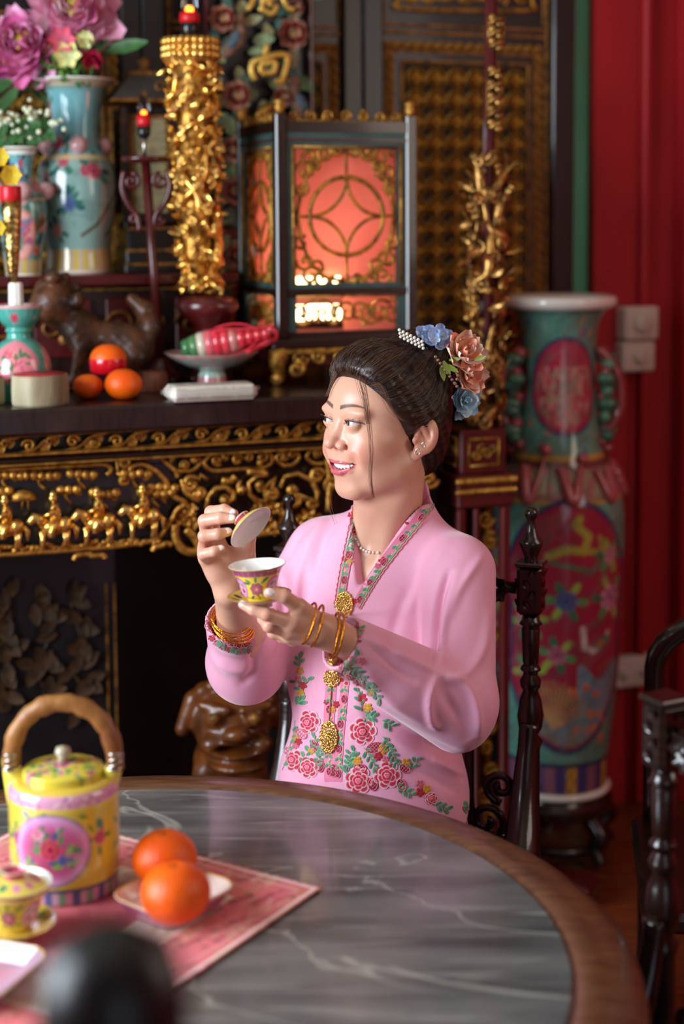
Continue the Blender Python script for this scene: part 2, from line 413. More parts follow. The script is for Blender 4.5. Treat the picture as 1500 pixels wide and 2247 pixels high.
tag(MB().tube([RW(u0, 3.546, .0), RW(u0, 3.546, zz)], .006, 8).obj('cable_pipe', 'plaster_red'), 'thin red painted cable pipe running down the wall below the switch boxes', 'pipe')

# ---------------------------------------------------------------- round table
TC = Vector((-.253, 1.63, 0)); TR, TI = .572, .498
tt = thing('round_table', 'round table with grey veined marble top in a brown wooden rim', 'table', TC)
MB().lathe([(TI, ZT-.004), (TI+.004, ZT+.001), (TR-.045, ZT+.001), (TR-.028, ZT-.003), (TR-.016, ZT-.003), (TR, ZT-.012), (TR+.003, ZT-.024), (TR-.004, ZT-.04), (TR-.03, ZT-.046), (TI-.02, ZT-.046), (TI-.02, ZT-.01), (TI, ZT-.004)], (0, 0, 0), 128, close=False).obj('rim', 'table_wood', tt)
MB().lathe([(0, ZT-.03), (TI-.001, ZT-.03), (TI-.001, ZT-.002), (TI-.004, ZT), (0, ZT)], (0, 0, 0), 96).obj('marble_inset', 'marble', tt, True, 30)
MB().lathe([(TR-.08, ZT-.12), (TR-.07, ZT-.11), (TR-.075, ZT-.046)], (0, 0, 0), 64).obj('apron', 'dark_wood', tt)
MB().lathe([(0, .14), (.11, .14), (.12, .2), (.07, .26), (.05, .36), (.075, .46), (.06, .56), (.09, .62), (.16, .64), (0, .64)], (0, 0, 0), 32).obj('pedestal', 'dark_wood', tt)
for k in range(4):
    a = pi/4+k*pi/2; pts = smooth_pts([(0.06*cos(a), .06*sin(a), .2), (.2*cos(a), .2*sin(a), .19), (.3*cos(a), .3*sin(a), .08), (.38*cos(a), .38*sin(a), .025)], 5)
    MB().tube(pts, [.05-.0015*i for i in range(len(pts))], 10).obj('leg', 'dark_wood', tt)

# kerchief on the table
kc = [PZ(704, 1951, ZT), PZ(470, 1905, ZT), PZ(-120, 1950, ZT), PZ(-90, 2170, ZT), PZ(352, 2190, ZT)]
def kerchief():
    a, d = PZ(704, 1951, ZT+.002), PZ(335, 2206, ZT+.002); b = PZ(545, 1922, ZT+.002)
    ex = (d-a).normalized(); ln = .47; ey = (b-a); ey = (ey-ex*ey.dot(ex)).normalized(); lw = .44
    n = 200; s = np.linspace(0, ln, n); t = np.linspace(0, lw, n); S, T = [q.ravel() for q in np.meshgrid(s, t, indexing='ij')]
    p = Paint(S, T, (226, 112, 118)); m = np.minimum(np.minimum(S, ln-S), np.minimum(T, lw-T))
    rs = np.random.RandomState(3)
    p.put((fbm(S, T, 0, 160, 3, 5) > .5)*.55, (236, 168, 150)); p.put((fbm(S, T, 0, 210, 2, 9) > .7)*.5, (178, 140, 70)); p.put((fbm(S, T, 0, 240, 2, 19) > .85)*.6, (150, 40, 60))
    p.put((m > .075).astype(float), (236, 214, 198)); p.put(((m > .078)*(fbm(S, T, 0, 150, 3, 15) > .3))*.6, (190, 150, 110)); p.put((m > .135).astype(float), (206, 92, 104)); p.put(((m > .135)*(fbm(S, T, 0, 120, 3, 25) > .25))*.6, (176, 60, 84))
    p.put((np.abs(m-.006) < .0018)*.8, (246, 226, 220)); p.put((np.abs(m-.02) < .002)*.5, (236, 190, 180))
    sc = .0016*np.abs(np.sin(S*220))*(m < .004)+.0016*np.abs(np.sin(T*220))*(m < .004)
    base = np.array(a); V = base+S[:, None]*np.array(ex)+T[:, None]*np.array(ey); V[:, 2] = ZT+.0022+.0008*np.sin(S*60)*np.sin(T*50)
    V[:, :2] += (sc*np.sign(S-ln/2))[:, None]*np.array(ex)[:2]
    i = np.arange(n-1); I, J = [q.ravel() for q in np.meshgrid(i, i, indexing='ij')]; Q = np.stack([I*n+J, I*n+n+J, I*n+n+J+1, I*n+J+1], 1)
    o = link('kerchief', npmesh('kerchief', V, Q, p.c), 'cloth'); mod = o.modifiers.new('s', 'SOLIDIFY'); mod.thickness = .0015
    tag(o, 'pink patterned lace-edged kerchief spread on the marble table under the teapot', 'cloth')
kerchief()
def orange(c, r, seed, squash=.86, label='', group=None, cat='orange', leafy=False):
    t = thing('mandarin_orange', label, cat, c, seed*1.3, group)
    rs = random.Random(seed); pr = []
    for k in range(25):
        b = -pi/2+pi*k/24; rr = r*cos(b); z = r*squash*sin(b); d = max(0, 1-abs(rr)/(r*.35)); z -= .09*r*d*d*(1 if b > 0 else -.5); pr.append((max(rr, 1e-4), z+r*squash*.985))
    mb = MB(); mb.lathe(pr, (0, 0, 0), 40)
    mb.v = [(x*(1+.012*sin(3*atan2(y, x)+seed)), y*(1+.012*cos(2*atan2(y, x)+seed)), z) for x, y, z in mb.v]
    mb.obj('peel', 'orange_peel', t)
    z = r*squash*1.985-.09*r
    m2 = MB()
    for k in range(5): m2.petal((0, 0, z-.0015), (cos(k*1.257), sin(k*1.257), .1), (0, 0, 1), r*.12, r*.05, -.1)
    m2.lathe([(r*.05, z-.004), (r*.06, z+.001), (0, z+.002)], (0, 0, 0), 8); m2.obj('stem', 'stem_green', t)
    return t
# teapot
def teapot():
    c = PZ(128, 1985, ZT+.003); k = c.y/F
    t = thing('teapot', 'cylindrical yellow porcelain teapot with pink floral medallion and bamboo handle', 'teapot', c+Vector((0, .05, 0)), 0)
    r = 127*k; h = 268*k
    prof = resample([(r*.86, 0), (r*.95, .003), (r*.965, h*.1), (r*.99, h*.2), (r, h*.5), (r*1.0, h*.86), (r*.97, h*.95), (r*.86, h*.995), (r*.72, h*1.0)], .0016)
    def paint(A, Z, R_):
        x = ((A+pi/2+pi) % (2*pi)-pi)*r; rs = np.random.RandomState(5); p = Paint(x, Z, (212, 190, 66)); y = h*.53
        for i in range(70):
            qx, qy = rs.uniform(-pi*r, pi*r), rs.uniform(h*.24, h*.82)
            p.leaf(qx, qy, .006, .0025, rs.uniform(0, 3), [(66, 136, 96), (90, 150, 70), (206, 110, 150), (60, 110, 150), (190, 160, 40)][i % 5])
        for sx in (-.8, .8, 2.0, 2.4, -2.0, -2.4):
            p.flower(sx*1.03*r+.002, y+h*.04, .011, (206, 92, 134), (150, 40, 90), 6)
            for q in range(4): p.leaf(sx*1.03*r+.014*cos(q*1.6), y+h*.04+.016*sin(q*1.6), .006, .003, q*1.6, (70, 130, 80))
        for cx in (-.08*r, pi*r-.001, -pi*r+.001):
            p.ell(cx, y-h*.02, r*.74, h*.315, (66, 84, 150), e=.05); p.ell(cx, y-h*.02, r*.71, h*.302, (214, 160, 206), e=.05); d = p.ell(cx, y-h*.02, r*.6, h*.25, (206, 112, 170), e=.25)
            p.ell(cx, y-h*.03, r*.5, h*.2, (176, 70, 112), e=.5)
            for q in range(26):
                a = rs.uniform(0, 6.28); rr = rs.uniform(.3, .85); p.leaf(cx+r*.66*rr*cos(a), y-h*.02+h*.27*rr*sin(a), rs.uniform(.005, .009), .003, rs.uniform(0, 3), [(52, 110, 66), (70, 130, 80), (60, 84, 140), (120, 160, 60)][q % 4])
            p.flower(cx, y-h*.01, .016, (206, 76, 96), (140, 30, 60), 7); p.flower(cx+.014, y-h*.1, .008, (90, 110, 170), (50, 60, 120), 6); p.flower(cx-.015, y+.016, .009, (226, 150, 170), (170, 60, 100), 6)
        p.band(h*.86, h*.97, (222, 160, 188)); p.spray(60, (-pi*r, pi*r, h*.87, h*.96), .0022, [(190, 90, 140), (160, 110, 170), (240, 210, 210)], rs); p.band(h*.835, h*.86, (226, 206, 70)); p.band(h*.97, h*1.1, (222, 190, 70))
        m = (Z < h*.15); st = np.floor((x+9)/(r*.13)).astype(int) % 4
        for q, cc in enumerate([(112, 150, 120), (206, 140, 160), (84, 96, 140), (190, 160, 170)]): p.put(m*(st == q), cc)
        p.band(-1, h*.02, (226, 200, 190)); p.band(h*.145, h*.165, (70, 70, 120)); return p.c
    V, Q, c_ = vgrid(prof, 300, paint); link('body', npmesh('body', V, Q, c_), 'porcelain', t)
    lp = resample([(r*.73, 0), (r*.735, h*.05), (r*.70, h*.075), (r*.5, h*.1), (r*.25, h*.115), (.0005, h*.118)], .002)
    def lpaint(A, Z, R_):
        x, y = R_*np.cos(A), R_*np.sin(A); p = Paint(x, y, (222, 202, 70)); rs = np.random.RandomState(8)
        p.spray(70, (-r*.6, r*.6, -r*.6, r*.6), .004, [(90, 150, 80), (206, 120, 160), (190, 90, 120), (120, 160, 90)], rs); p.flower(0, -.01, .013, (214, 120, 150), (160, 50, 90)); return p.c
    V, Q, c_ = vgrid(lp, 120, lpaint); V[:, 2] += h*1.0; lid = link('lid', npmesh('lid', V, Q, c_), 'porcelain', t)
    mb = MB((190, 176, 150)); mb.lathe([(0, 0), (.008, 0), (.006, .006), (.01, .012), (.008, .018), (0, .02)], (0, 0, h*1.115), 16); mb.obj('lid_knob', 'porcelain', lid)
    # lugs, handle, spout
    hw = r*.93
    for sx in (-1, 1):
        mb = MB((224, 206, 80)); q = [Vector((sx*hw*.88, 0, h*.93)), Vector((sx*hw*.98, 0, h*1.04)), Vector((sx*hw*1.06, 0, h*1.13))]; mb.tube(smooth_pts(q, 4), [.013, .0125, .012, .011, .0105, .01, .009, .008, .007], 10); mb.obj('lug', 'porcelain', t)
        mw = MB((130, 110, 90)); 
        for j in range(4): mw.tube([(sx*hw*1.02+.011*cos(a)*.8, .012*sin(a), h*(1.09+.03*j)+.004*sin(a+j)) for a in [i*pi/6 for i in range(12)]], .0016, 5, True)
        mw.obj('wire_binding', 'silver', t)
    pts = []
    H0 = h*1.05; hh = 158*k
    for i in range(25):
        a = pi*i/24; pts.append((-hw*1.02*cos(a), 0, H0+hh*(sin(a)**.8)))
    mb = MB(); mb.tube(pts, [.0105+.0014*(1 if i % 6 == 3 else 0)+.0008*sin(i*2.1) for i in range(25)], 12); mb.obj('handle', 'bamboo', t)
    mb = MB((226, 206, 80)); q = smooth_pts([(-r*.6, .6*r, h*.35), (-r*1.0, .95*r, h*.5), (-r*1.2, 1.2*r, h*.75), (-r*1.3, 1.32*r, h*.93)], 5); mb.tube(q, [.016-.0005*i for i in range(len(q))], 12); mb.obj('spout', 'porcelain', t)
teapot()
# square dish with two mandarins
def dish(name, c, w, d, hgt, rz, label, inner=(240, 236, 228), outer=(196, 120, 150)):
    t = thing(name, label, 'dish', c, rz)
    def rrect(w_, d_, r_, n=8):
        o = []
        for cx, cy, a0 in ((w_/2-r_, d_/2-r_, 0), (-w_/2+r_, d_/2-r_, pi/2), (-w_/2+r_, -d_/2+r_, pi), (w_/2-r_, -d_/2+r_, 3*pi/2)):
            for i in range(n+1): a = a0+pi/2*i/n; o.append((cx+r_*cos(a), cy+r_*sin(a)))
        return o
    rings = [(w*.72, d*.72, .02, 0, outer), (w*.8, d*.8, .022, .004, outer), (w*.95, d*.95, .025, hgt*.8, (166, 80, 124)), (w, d, .026, hgt, (236, 206, 200)), (w*.975, d*.975, .025, hgt+.0012, (214, 170, 60)), (w*.94, d*.94, .024, hgt*.95, inner), (w*.78, d*.78, .02, .0065, inner), (w*.1, d*.1, .004, .006, (214, 120, 130))]
    vs_, fs, cc = [], [], []
    for (a, b, r_, z, col) in rings:
        q = rrect(a, b, r_); vs_ += [(x, y, z) for x, y in q]; cc += [lin(col)]*len(q); n = len(q)
    for k in range(len(rings)-1):
        for i in range(n): fs.append((k*n+i, k*n+(i+1) % n, k*n+n+(i+1) % n, k*n+n+i))
    fs.append(tuple(range(n))[::-1]); fs.append(tuple((len(rings)-1)*n+i for i in range(n)))
    mb = MB(); mb.add(vs_, fs, cc); mb.obj('bowl', 'porcelain', t, True, 50); return t
dc = PZ(382, 1996, ZT+.004); dish('square_dish', Vector((dc.x, dc.y, ZT+.004)), .105, .118, .024, radians(-38), 'small square white dish with pink outside holding two mandarins on the kerchief', (232, 210, 200))
o1 = PZ(362, 1938, ZT+.012); k1 = o1.y/F
orange(Vector((o1.x, o1.y, ZT+.011)), 74*k1, 1, .84, 'mandarin orange at the back of the square dish, half hidden by the other', None)
o2 = PZ(386, 2018, ZT+.012); k2 = o2.y/F
orange(Vector((o2.x, o2.y, ZT+.011)), 80*k2, 2, .84, 'mandarin orange in front in the square dish, wholly visible', None)
# covered tea cup at the table's edge
def cup_profile(R, h, t=.0022):
    return [(R*.42, 0), (R*.44, .004), (R*.46, .005), (R*.58, h*.22), (R*.7, h*.55), (R*.84, h*.84), (R, h), (R-.0012, h+.0008), (R-t*.8, h), (R*.81, h*.84), (R*.67, h*.55), (R*.54, h*.25), (R*.4, h*.12), (.0005, h*.1)]
def cup_paint(R, h, front=-pi/2, seed=0):
    def fn(A, Z, R_):
        x = ((A-front+pi) % (2*pi)-pi)*R*.75; p = Paint(x, Z, (232, 206, 76)); rs = np.random.RandomState(11+seed); y = h*.42
        for sx in (-1, 1):
            for k in (.98, 2.2):
                cx = sx*k*R*.75; p.ell(cx, y, R*.34, h*.33, (120, 70, 130), e=.06); p.ell(cx, y, R*.31, h*.305, (222, 128, 186), e=.06); p.ell(cx, y, R*.24, h*.24, (232, 172, 208), e=.3)
                p.flower(cx-sx*.004, y-.003, .005, (176, 80, 120), (90, 40, 80), 5); p.leaf(cx-.004, y+.006, .004, .002, .7, (60, 150, 150)); p.leaf(cx+.005, y+.005, .004, .0018, 2.2, (60, 130, 90)); p.leaf(cx+.002, y-.009, .003, .0016, .2, (90, 170, 180))
        for cx in (0, pi*R*.75, -pi*R*.75):
            for q, (dx, dy, a) in enumerate([(-.011, .012, 2.5), (-.014, .009, 2.8), (.011, .012, .7), (.014, .014, .6), (.0, .014, 1.5), (-.009, -.012, .6), (.004, -.013, 2.2), (.012, -.008, 2.6)]): p.leaf(cx+dx, y+dy, .0048, .0019, a, [(86, 140, 70), (60, 110, 90), (120, 160, 60), (70, 120, 110)][q % 4])
            p.line([(cx+.006, y+.006), (cx+.013, y+.011), (cx+.018, y+.016)], .0005, (60, 90, 60))
            for q in range(7):
                a = q*.898+.3; p.ell(cx+.0062*cos(a), y+.0055*sin(a), .0044, .0038, (96, 40, 62), a, .1); p.ell(cx+.0060*cos(a), y+.0053*sin(a), .0038, .0032, (190, 96, 124), a, .2)
            for q in range(5):
                a = q*1.257; p.ell(cx+.003*cos(a), y+.0028*sin(a), .0028, .0024, (120, 44, 70), a, .1); p.ell(cx+.003*cos(a), y+.0028*sin(a), .0022, .0019, (206, 120, 140), a, .2)
            p.ell(cx, y, .0018, .0016, (230, 170, 150))
        p.band(h*.80, h*.985, (178, 84, 132)); p.put(((Z > h*.8)*(Z < h*.97)*(np.abs(np.sin(x*420)) < .3))*.35, (222, 150, 180)); p.band(h*.785, h*.8, (200, 150, 60)); p.band(h*.985, h*1.2, (180, 140, 70))
        p.band(-1, h*.05, (222, 170, 60))
        inner = np.zeros(len(A), bool); n = (np.abs(np.diff(A, append=A[0])) > -1).sum(); inner[int(len(A)*IN):] = True; p.put(inner.astype(float), (244, 242, 236)); return p.c
    return fn
IN = .55
def gaiwan(c, s, label, lid=True, nm='tea_cup', detail=140):
    global IN
    R, h = .0405*s, .05*s
    t = thing('saucer', label+' saucer', 'saucer', c)
    pr = resample([(.018*s, 0), (.019*s, .006*s), (.03*s, .009*s), (.044*s, .016*s), (.0435*s, .0172*s), (.03*s, .0112*s), (.019*s, .009*s), (.0005, .009*s)], .0014)
    def sp(A, Z, R_):
        p = Paint(R_*np.cos(A), R_*np.sin(A), (240, 238, 232)); nn = len(pr); up_ = np.repeat(np.arange(nn) > nn*.52, len(A)//nn); p.put(up_*1.0, (228, 200, 74)); rs = np.random.RandomState(2)
        for q in range(16):
            a = q*pi/8; p.ell(.034*s*cos(a), .034*s*sin(a), .006, .004, [(206, 110, 160), (90, 60, 80), (70, 130, 90)][q % 3], a, .3, up_*1.0)
        p.put((R_ > .043*s)*1.0, (196, 150, 70)); return p.c
    V, Q, c_ = vgrid(pr, detail, sp); link('plate', npmesh('plate', V, Q, c_), 'porcelain_fine', t)
    cu = thing(nm, label, 'cup', Vector(c)+Vector((0, 0, .0094*s)))
    pr = resample(cup_profile(R, h), .0006 if detail > 200 else .0014)
    k = min(range(len(pr)), key=lambda i: -pr[i][1]); IN = (k+1)/len(pr)
    V, Q, c_ = vgrid(pr, detail, cup_paint(R, h, -pi/2-.05)); link('bowl', npmesh('bowl', V, Q, c_), 'porcelain_fine', cu)
    return t, cu, R, h
def lid_mesh(t, R, flip=False):
    hh = R*.34; pr = resample([(R*.02, hh), (R*.3, hh*.95), (R*.75, hh*.55), (R, 0), (R*.985, -.0012), (R*.74, hh*.45), (R*.3, hh*.82), (R*.01, hh*.88)], .0011); nn = len(pr)
    def lp(A, Z, R_):
        x, y = R_*np.cos(A), R_*np.sin(A); p = Paint(x, y, (230, 206, 90)); rs = np.random.RandomState(4)
        for q in range(10): a = q*.628; p.ell(R*.62*cos(a), R*.62*sin(a), .006, .0045, [(206, 110, 150), (70, 140, 100), (222, 140, 180)][q % 3], a, .3)
        k = max(range(nn), key=lambda i: pr[i][0]); inn = np.repeat(np.arange(nn) > k, len(A)//nn); p.put(inn*1.0, (242, 240, 236)); p.put((R_ > R*.965)*(~inn)*1.0, (226, 196, 96)); return p.c
    V, Q, c_ = vgrid(pr, 160, lp); link('dome', npmesh('dome', V, Q, c_), 'porcelain_fine', t)
    V, Q, c_ = vgrid(resample([(R*.3, hh*.88), (R*.29, hh*1.15), (R*.36, hh*1.55), (R*.345, hh*1.6), (R*.26, hh*1.25), (.0005, hh*1.2)], .0012), 60, lambda A, Z, R_: Paint(A, Z, (196, 70, 104)).put((Z > hh*1.5)*1., (232, 214, 190)).c)
    link('knob', npmesh('knob', V, Q, c_), 'porcelain_fine', t)
# covered cup and second dish at the left edge of the table
cc = PZ(30, 2062, ZT+.004); gaiwan(Vector((cc.x, cc.y+.01, ZT+.004)), 1.03, 'lidded yellow floral tea cup standing beside the teapot', nm='covered_tea_cup', detail=110)
lt = thing('porcelain_cover', 'yellow floral lid lying on the cup beside the teapot', 'lid', Vector((cc.x, cc.y+.01, ZT+.004+.0094+.046))); lid_mesh(lt, .0385)
dc = PZ(-60, 2160, ZT+.004); dish('square_dish', Vector((dc.x-.01, dc.y, ZT+.004)), .15, .12, .022, radians(-20), 'small dish with purple outside at the edge of the kerchief below the lidded cup', (186, 150, 168), (120, 70, 130))

# ---------------------------------------------------------------- carved chairs
def chair(label, loc, rz, group=None, h=1.094, finial=True):
    """local: seat centre at origin, back on +y, front on -y"""
    t = thing('carved_chair', label, 'chair', loc, rz, group); bw = .215; yb = .2
    MB().box((0, 0, .45), (.47, .43, .035), bev=.012).obj('seat', 'dark_wood', t, True, 40)
    MB().box((0, 0, .415), (.43, .39, .05), bev=.006).obj('seat_rail', 'dark_wood', t, True, 40)
    for sx in (-1, 1):
        post = [(.018, .46), (.02, .5), (.0165, .52), (.0165, .70), (.021, .715), (.013, .725), (.02, .74), (.0225, .76), (.018, .79), (.0125, .805), (.0165, .812), (.018, .822), (.0125, .833), (.0125, .838), (.0175, .842), (.0165, .846), (.0115, .852), (.0135, .856), (.0155, .915), (.0135, .92), (.0195, .924), (.0155, .93), (.013, .945)]
        p = MB().lathe([(r*1.0, z) for r, z in post], (sx*bw, yb, 0), 20); p.obj('back_post', 'dark_wood', t)
        mb = MB(); mb.box((sx*bw, yb, .985), (.042, .042, .086), bev=.006); mb.box((sx*bw, yb, 1.031), (.046, .046, .008), bev=.002)
        for q in (-1, 1):
            for j in range(4): mb.petal((sx*bw, yb+q*.0215, .955+.018*j), (.7*(1 if j % 2 else -1), 0, 1), (0, q, 0), .016, .006, .2)
            for j in range(4): mb.petal((sx*bw+q*.0215, yb, .955+.018*j), (0, .7*(1 if j % 2 else -1), 1), (q, 0, 0), .016, .006, .2)
        mb.obj('carved_block', 'dark_wood', t, True, 40)
        if finial: MB().lathe([(.012, 1.033), (.0115, 1.037), (.011, 1.041), (.015, 1.052), (.0205, 1.066), (.0195, 1.071), (.0145, 1.077), (.0088, 1.09), (.0062, 1.105), (.007, 1.109), (.0105, 1.114), (.0112, 1.121), (.008, 1.128), (.001, 1.13)], (sx*bw, yb, 0), 20).obj('finial', 'dark_wood', t)
        # sabre shaped side brace, from the post sweeping forward to the seat
        cl = smooth_pts([(sx*bw, yb-.010, .748), (sx*(bw-.002), yb-.022, .69), (sx*(bw-.002), yb-.045, .62), (sx*(bw+.002), yb-.085, .555), (sx*(bw+.004), yb-.14, .515), (sx*(bw+.008), yb-.19, .50), (sx*(bw+.012), yb-.215, .508)], 5)
        n_ = len(cl); rr = [float(np.interp(i/(n_-1), [0, .12, .35, .6, .8, .92, 1], [.015, .014, .020, .029, .026, .018, .010])) for i in range(n_)]
        MB().tube(cl, rr, 16, flat=1.15, nrm=(1, 0, 0)).obj('side_brace', 'dark_wood', t)
        leg = [(.021, 0), (.024, .02), (.017, .05), (.016, .12), (.025, .16), (.018, .2), (.019, .3), (.026, .33), (.022, .39)]
        for y in (-.18, .19): MB().lathe(leg, (sx*.2, y, 0), 16).obj('leg', 'dark_wood', t)
        MB().tube([(sx*.2, -.18, .12), (sx*.2, .19, .12)], .011, 10).obj('stretcher', 'dark_wood', t)
    MB().tube([(-.2, -.02, .12), (.2, -.02, .12)], .011, 10).obj('stretcher', 'dark_wood', t)
    # crest rail: rosettes and scrolls between the blocks
    mb = MB()
    for sx in (-1, 1):
        for j in range(8): a = j*pi/4; mb.petal((sx*.155, yb-.012, .985), (cos(a), -.1, sin(a)), (0, -1, 0), .028, .011, .25)
        mb.ell((sx*.155, yb-.016, .985), .011); mb.tube([(sx*.19, yb, .985), (sx*.12, yb, .99)], .011, 8)
        mb.tube([(x, yb, z) for x, z in spiral(sx*.095, 1.02, .036, 1.3, pi/2, sx)], .0085, 8); mb.tube([(x, yb, z) for x, z in spiral(sx*.06, 1.055, .03, 1.2, 0 if sx > 0 else pi, sx)], .0085, 8)
    mb.tube(smooth_pts([(-.13, yb, .99), (-.08, yb, 1.05), (0, yb, 1.085), (.08, yb, 1.05), (.13, yb, .99)], 5), .012, 10)
    for j in range(7): a = j*2*pi/7; mb.petal((0, yb-.012, 1.06), (cos(a), -.1, sin(a)), (0, -1, 0), .034, .013, .25)
    mb.obj('crest', 'dark_wood', t)
    for sx in (-.11, 0, .11): MB().lathe([(.009, .5), (.012, .55), (.0085, .6), (.0085, .85), (.014, .87), (.0085, .89), (.0085, .99)], (sx, yb, 0), 12).obj('spindle', 'dark_wood', t)
    MB().box((0, yb, .52), (.39, .022, .03), bev=.006).obj('lower_rail', 'dark_wood', t, True, 40)
    for sx in (-1, 1):
        mb = MB()
        mb.tube([(x, yb, z) for x, z in spiral(sx*.14, .56, .035, 1.4, -pi/2, sx)], .007, 8); mb.tube([(x, yb, z) for x, z in spiral(sx*.165, .625, .03, 1.4, -pi/2, -sx)], .007, 8); mb.tube([(x, yb, z) for x, z in spiral(sx*.05, .56, .03, 1.3, 0, sx)], .007, 8); mb.tube([(sx*.19, yb, .535), (sx*.03, yb, .535)], .007, 8)
        mb.obj('scrollwork', 'dark_wood', t)
    t.scale = (1, 1, .957)
    return t
# her chair: right post at px 1170 (near), left post at px 633 (far)
pr_, pl_ = P(1166, 1290, 2.54), P(634, 1240, 2.68)
mid = (pr_+pl_)/2; d_ = (pr_-pl_); rzc = atan2(d_.y, d_.x)
back = Vector((-sin(rzc), cos(rzc), 0))
CHAIR_F = -back
chair('dark carved wooden chair with turned posts that the woman sits on', Vector((mid.x, mid.y, 0))-back*.2, rzc)
p2 = P(1470, 1580, 1.80)
rz2 = radians(-62); ch2 = Vector((cos(rz2)*.205-sin(rz2)*.2, sin(rz2)*.205+cos(rz2)*.2, 0)); ch2l = Vector((-cos(rz2)*.205-sin(rz2)*.2, -sin(rz2)*.205+cos(rz2)*.2, 0))
chair('empty dark carved wooden chair pushed in at the right of the round table', Vector((p2.x, p2.y, 0))-ch2l, rz2, finial=False)
# arched chair by the red wall
def arch_chair():
    p = P(1452, 1500, 2.75); t = thing('arched_chair', 'dark wooden chair with an arched back standing by the red wall', 'chair', Vector((p.x+.16, p.y, 0)), radians(-8)); zt = P(1490, 1352, 2.75).z
    cl = [(-.17, 0, .45)]+[(-.17+.0*i, 0, .45+(zt-.55)*i/6) for i in range(1, 7)]+[(-.17*cos(a), 0, zt-.1+.1*sin(a)) for a in [pi*i/14 for i in range(1, 14)]]+[(.17, 0, .45+(zt-.55)*i/6) for i in range(6, -1, -1)]
    MB().tube(cl, .02, 10).obj('back_frame', 'dark_wood', t); MB().box((0, 0, (zt+.45)/2), (.1, .014, zt-.5), bev=.004).obj('splat', 'dark_wood', t, True, 40)
    MB().box((0, -.2, .44), (.42, .42, .035), bev=.01).obj('seat', 'dark_wood', t, True, 40)
    for x in (-.18, .18):
        for y in (-.38, -.01): MB().box((x, y, .21), (.035, .035, .43), bev=.004).obj('leg', 'dark_wood', t, True, 40)
arch_chair()
# plain chair in front of the camera, only its post top shows
def near_chair():
    p = P(236, 2190, .68); t = thing('near_chair', 'plain black chair with a thick rounded post in front of the kerchief', 'chair', Vector((p.x-.2, p.y, 0)), radians(8)); zt = P(236, 2100, .68).z
    for sx in (-1, 1):
        MB().lathe([(.02, 0), (.024, .44), (.03, .6), (.032, zt-.1), (.036, zt-.06), (.036, zt-.03), (.030, zt-.01), (.014, zt), (0, zt+.001)], (sx*.2, 0, 0), 20).obj('back_post', 'black_lacquer', t); MB().lathe([(.018, 0), (.022, .43)], (sx*.2, .4, 0), 14).obj('leg', 'black_lacquer', t)
    MB().box((0, .2, .44), (.44, .44, .035), bev=.01).obj('seat', 'black_lacquer', t, True, 40)
    for z in (.62, .78, zt-.14): MB().box((0, 0, z), (.38, .018, .06), bev=.006).obj('back_rail', 'black_lacquer', t, True, 40)
near_chair()

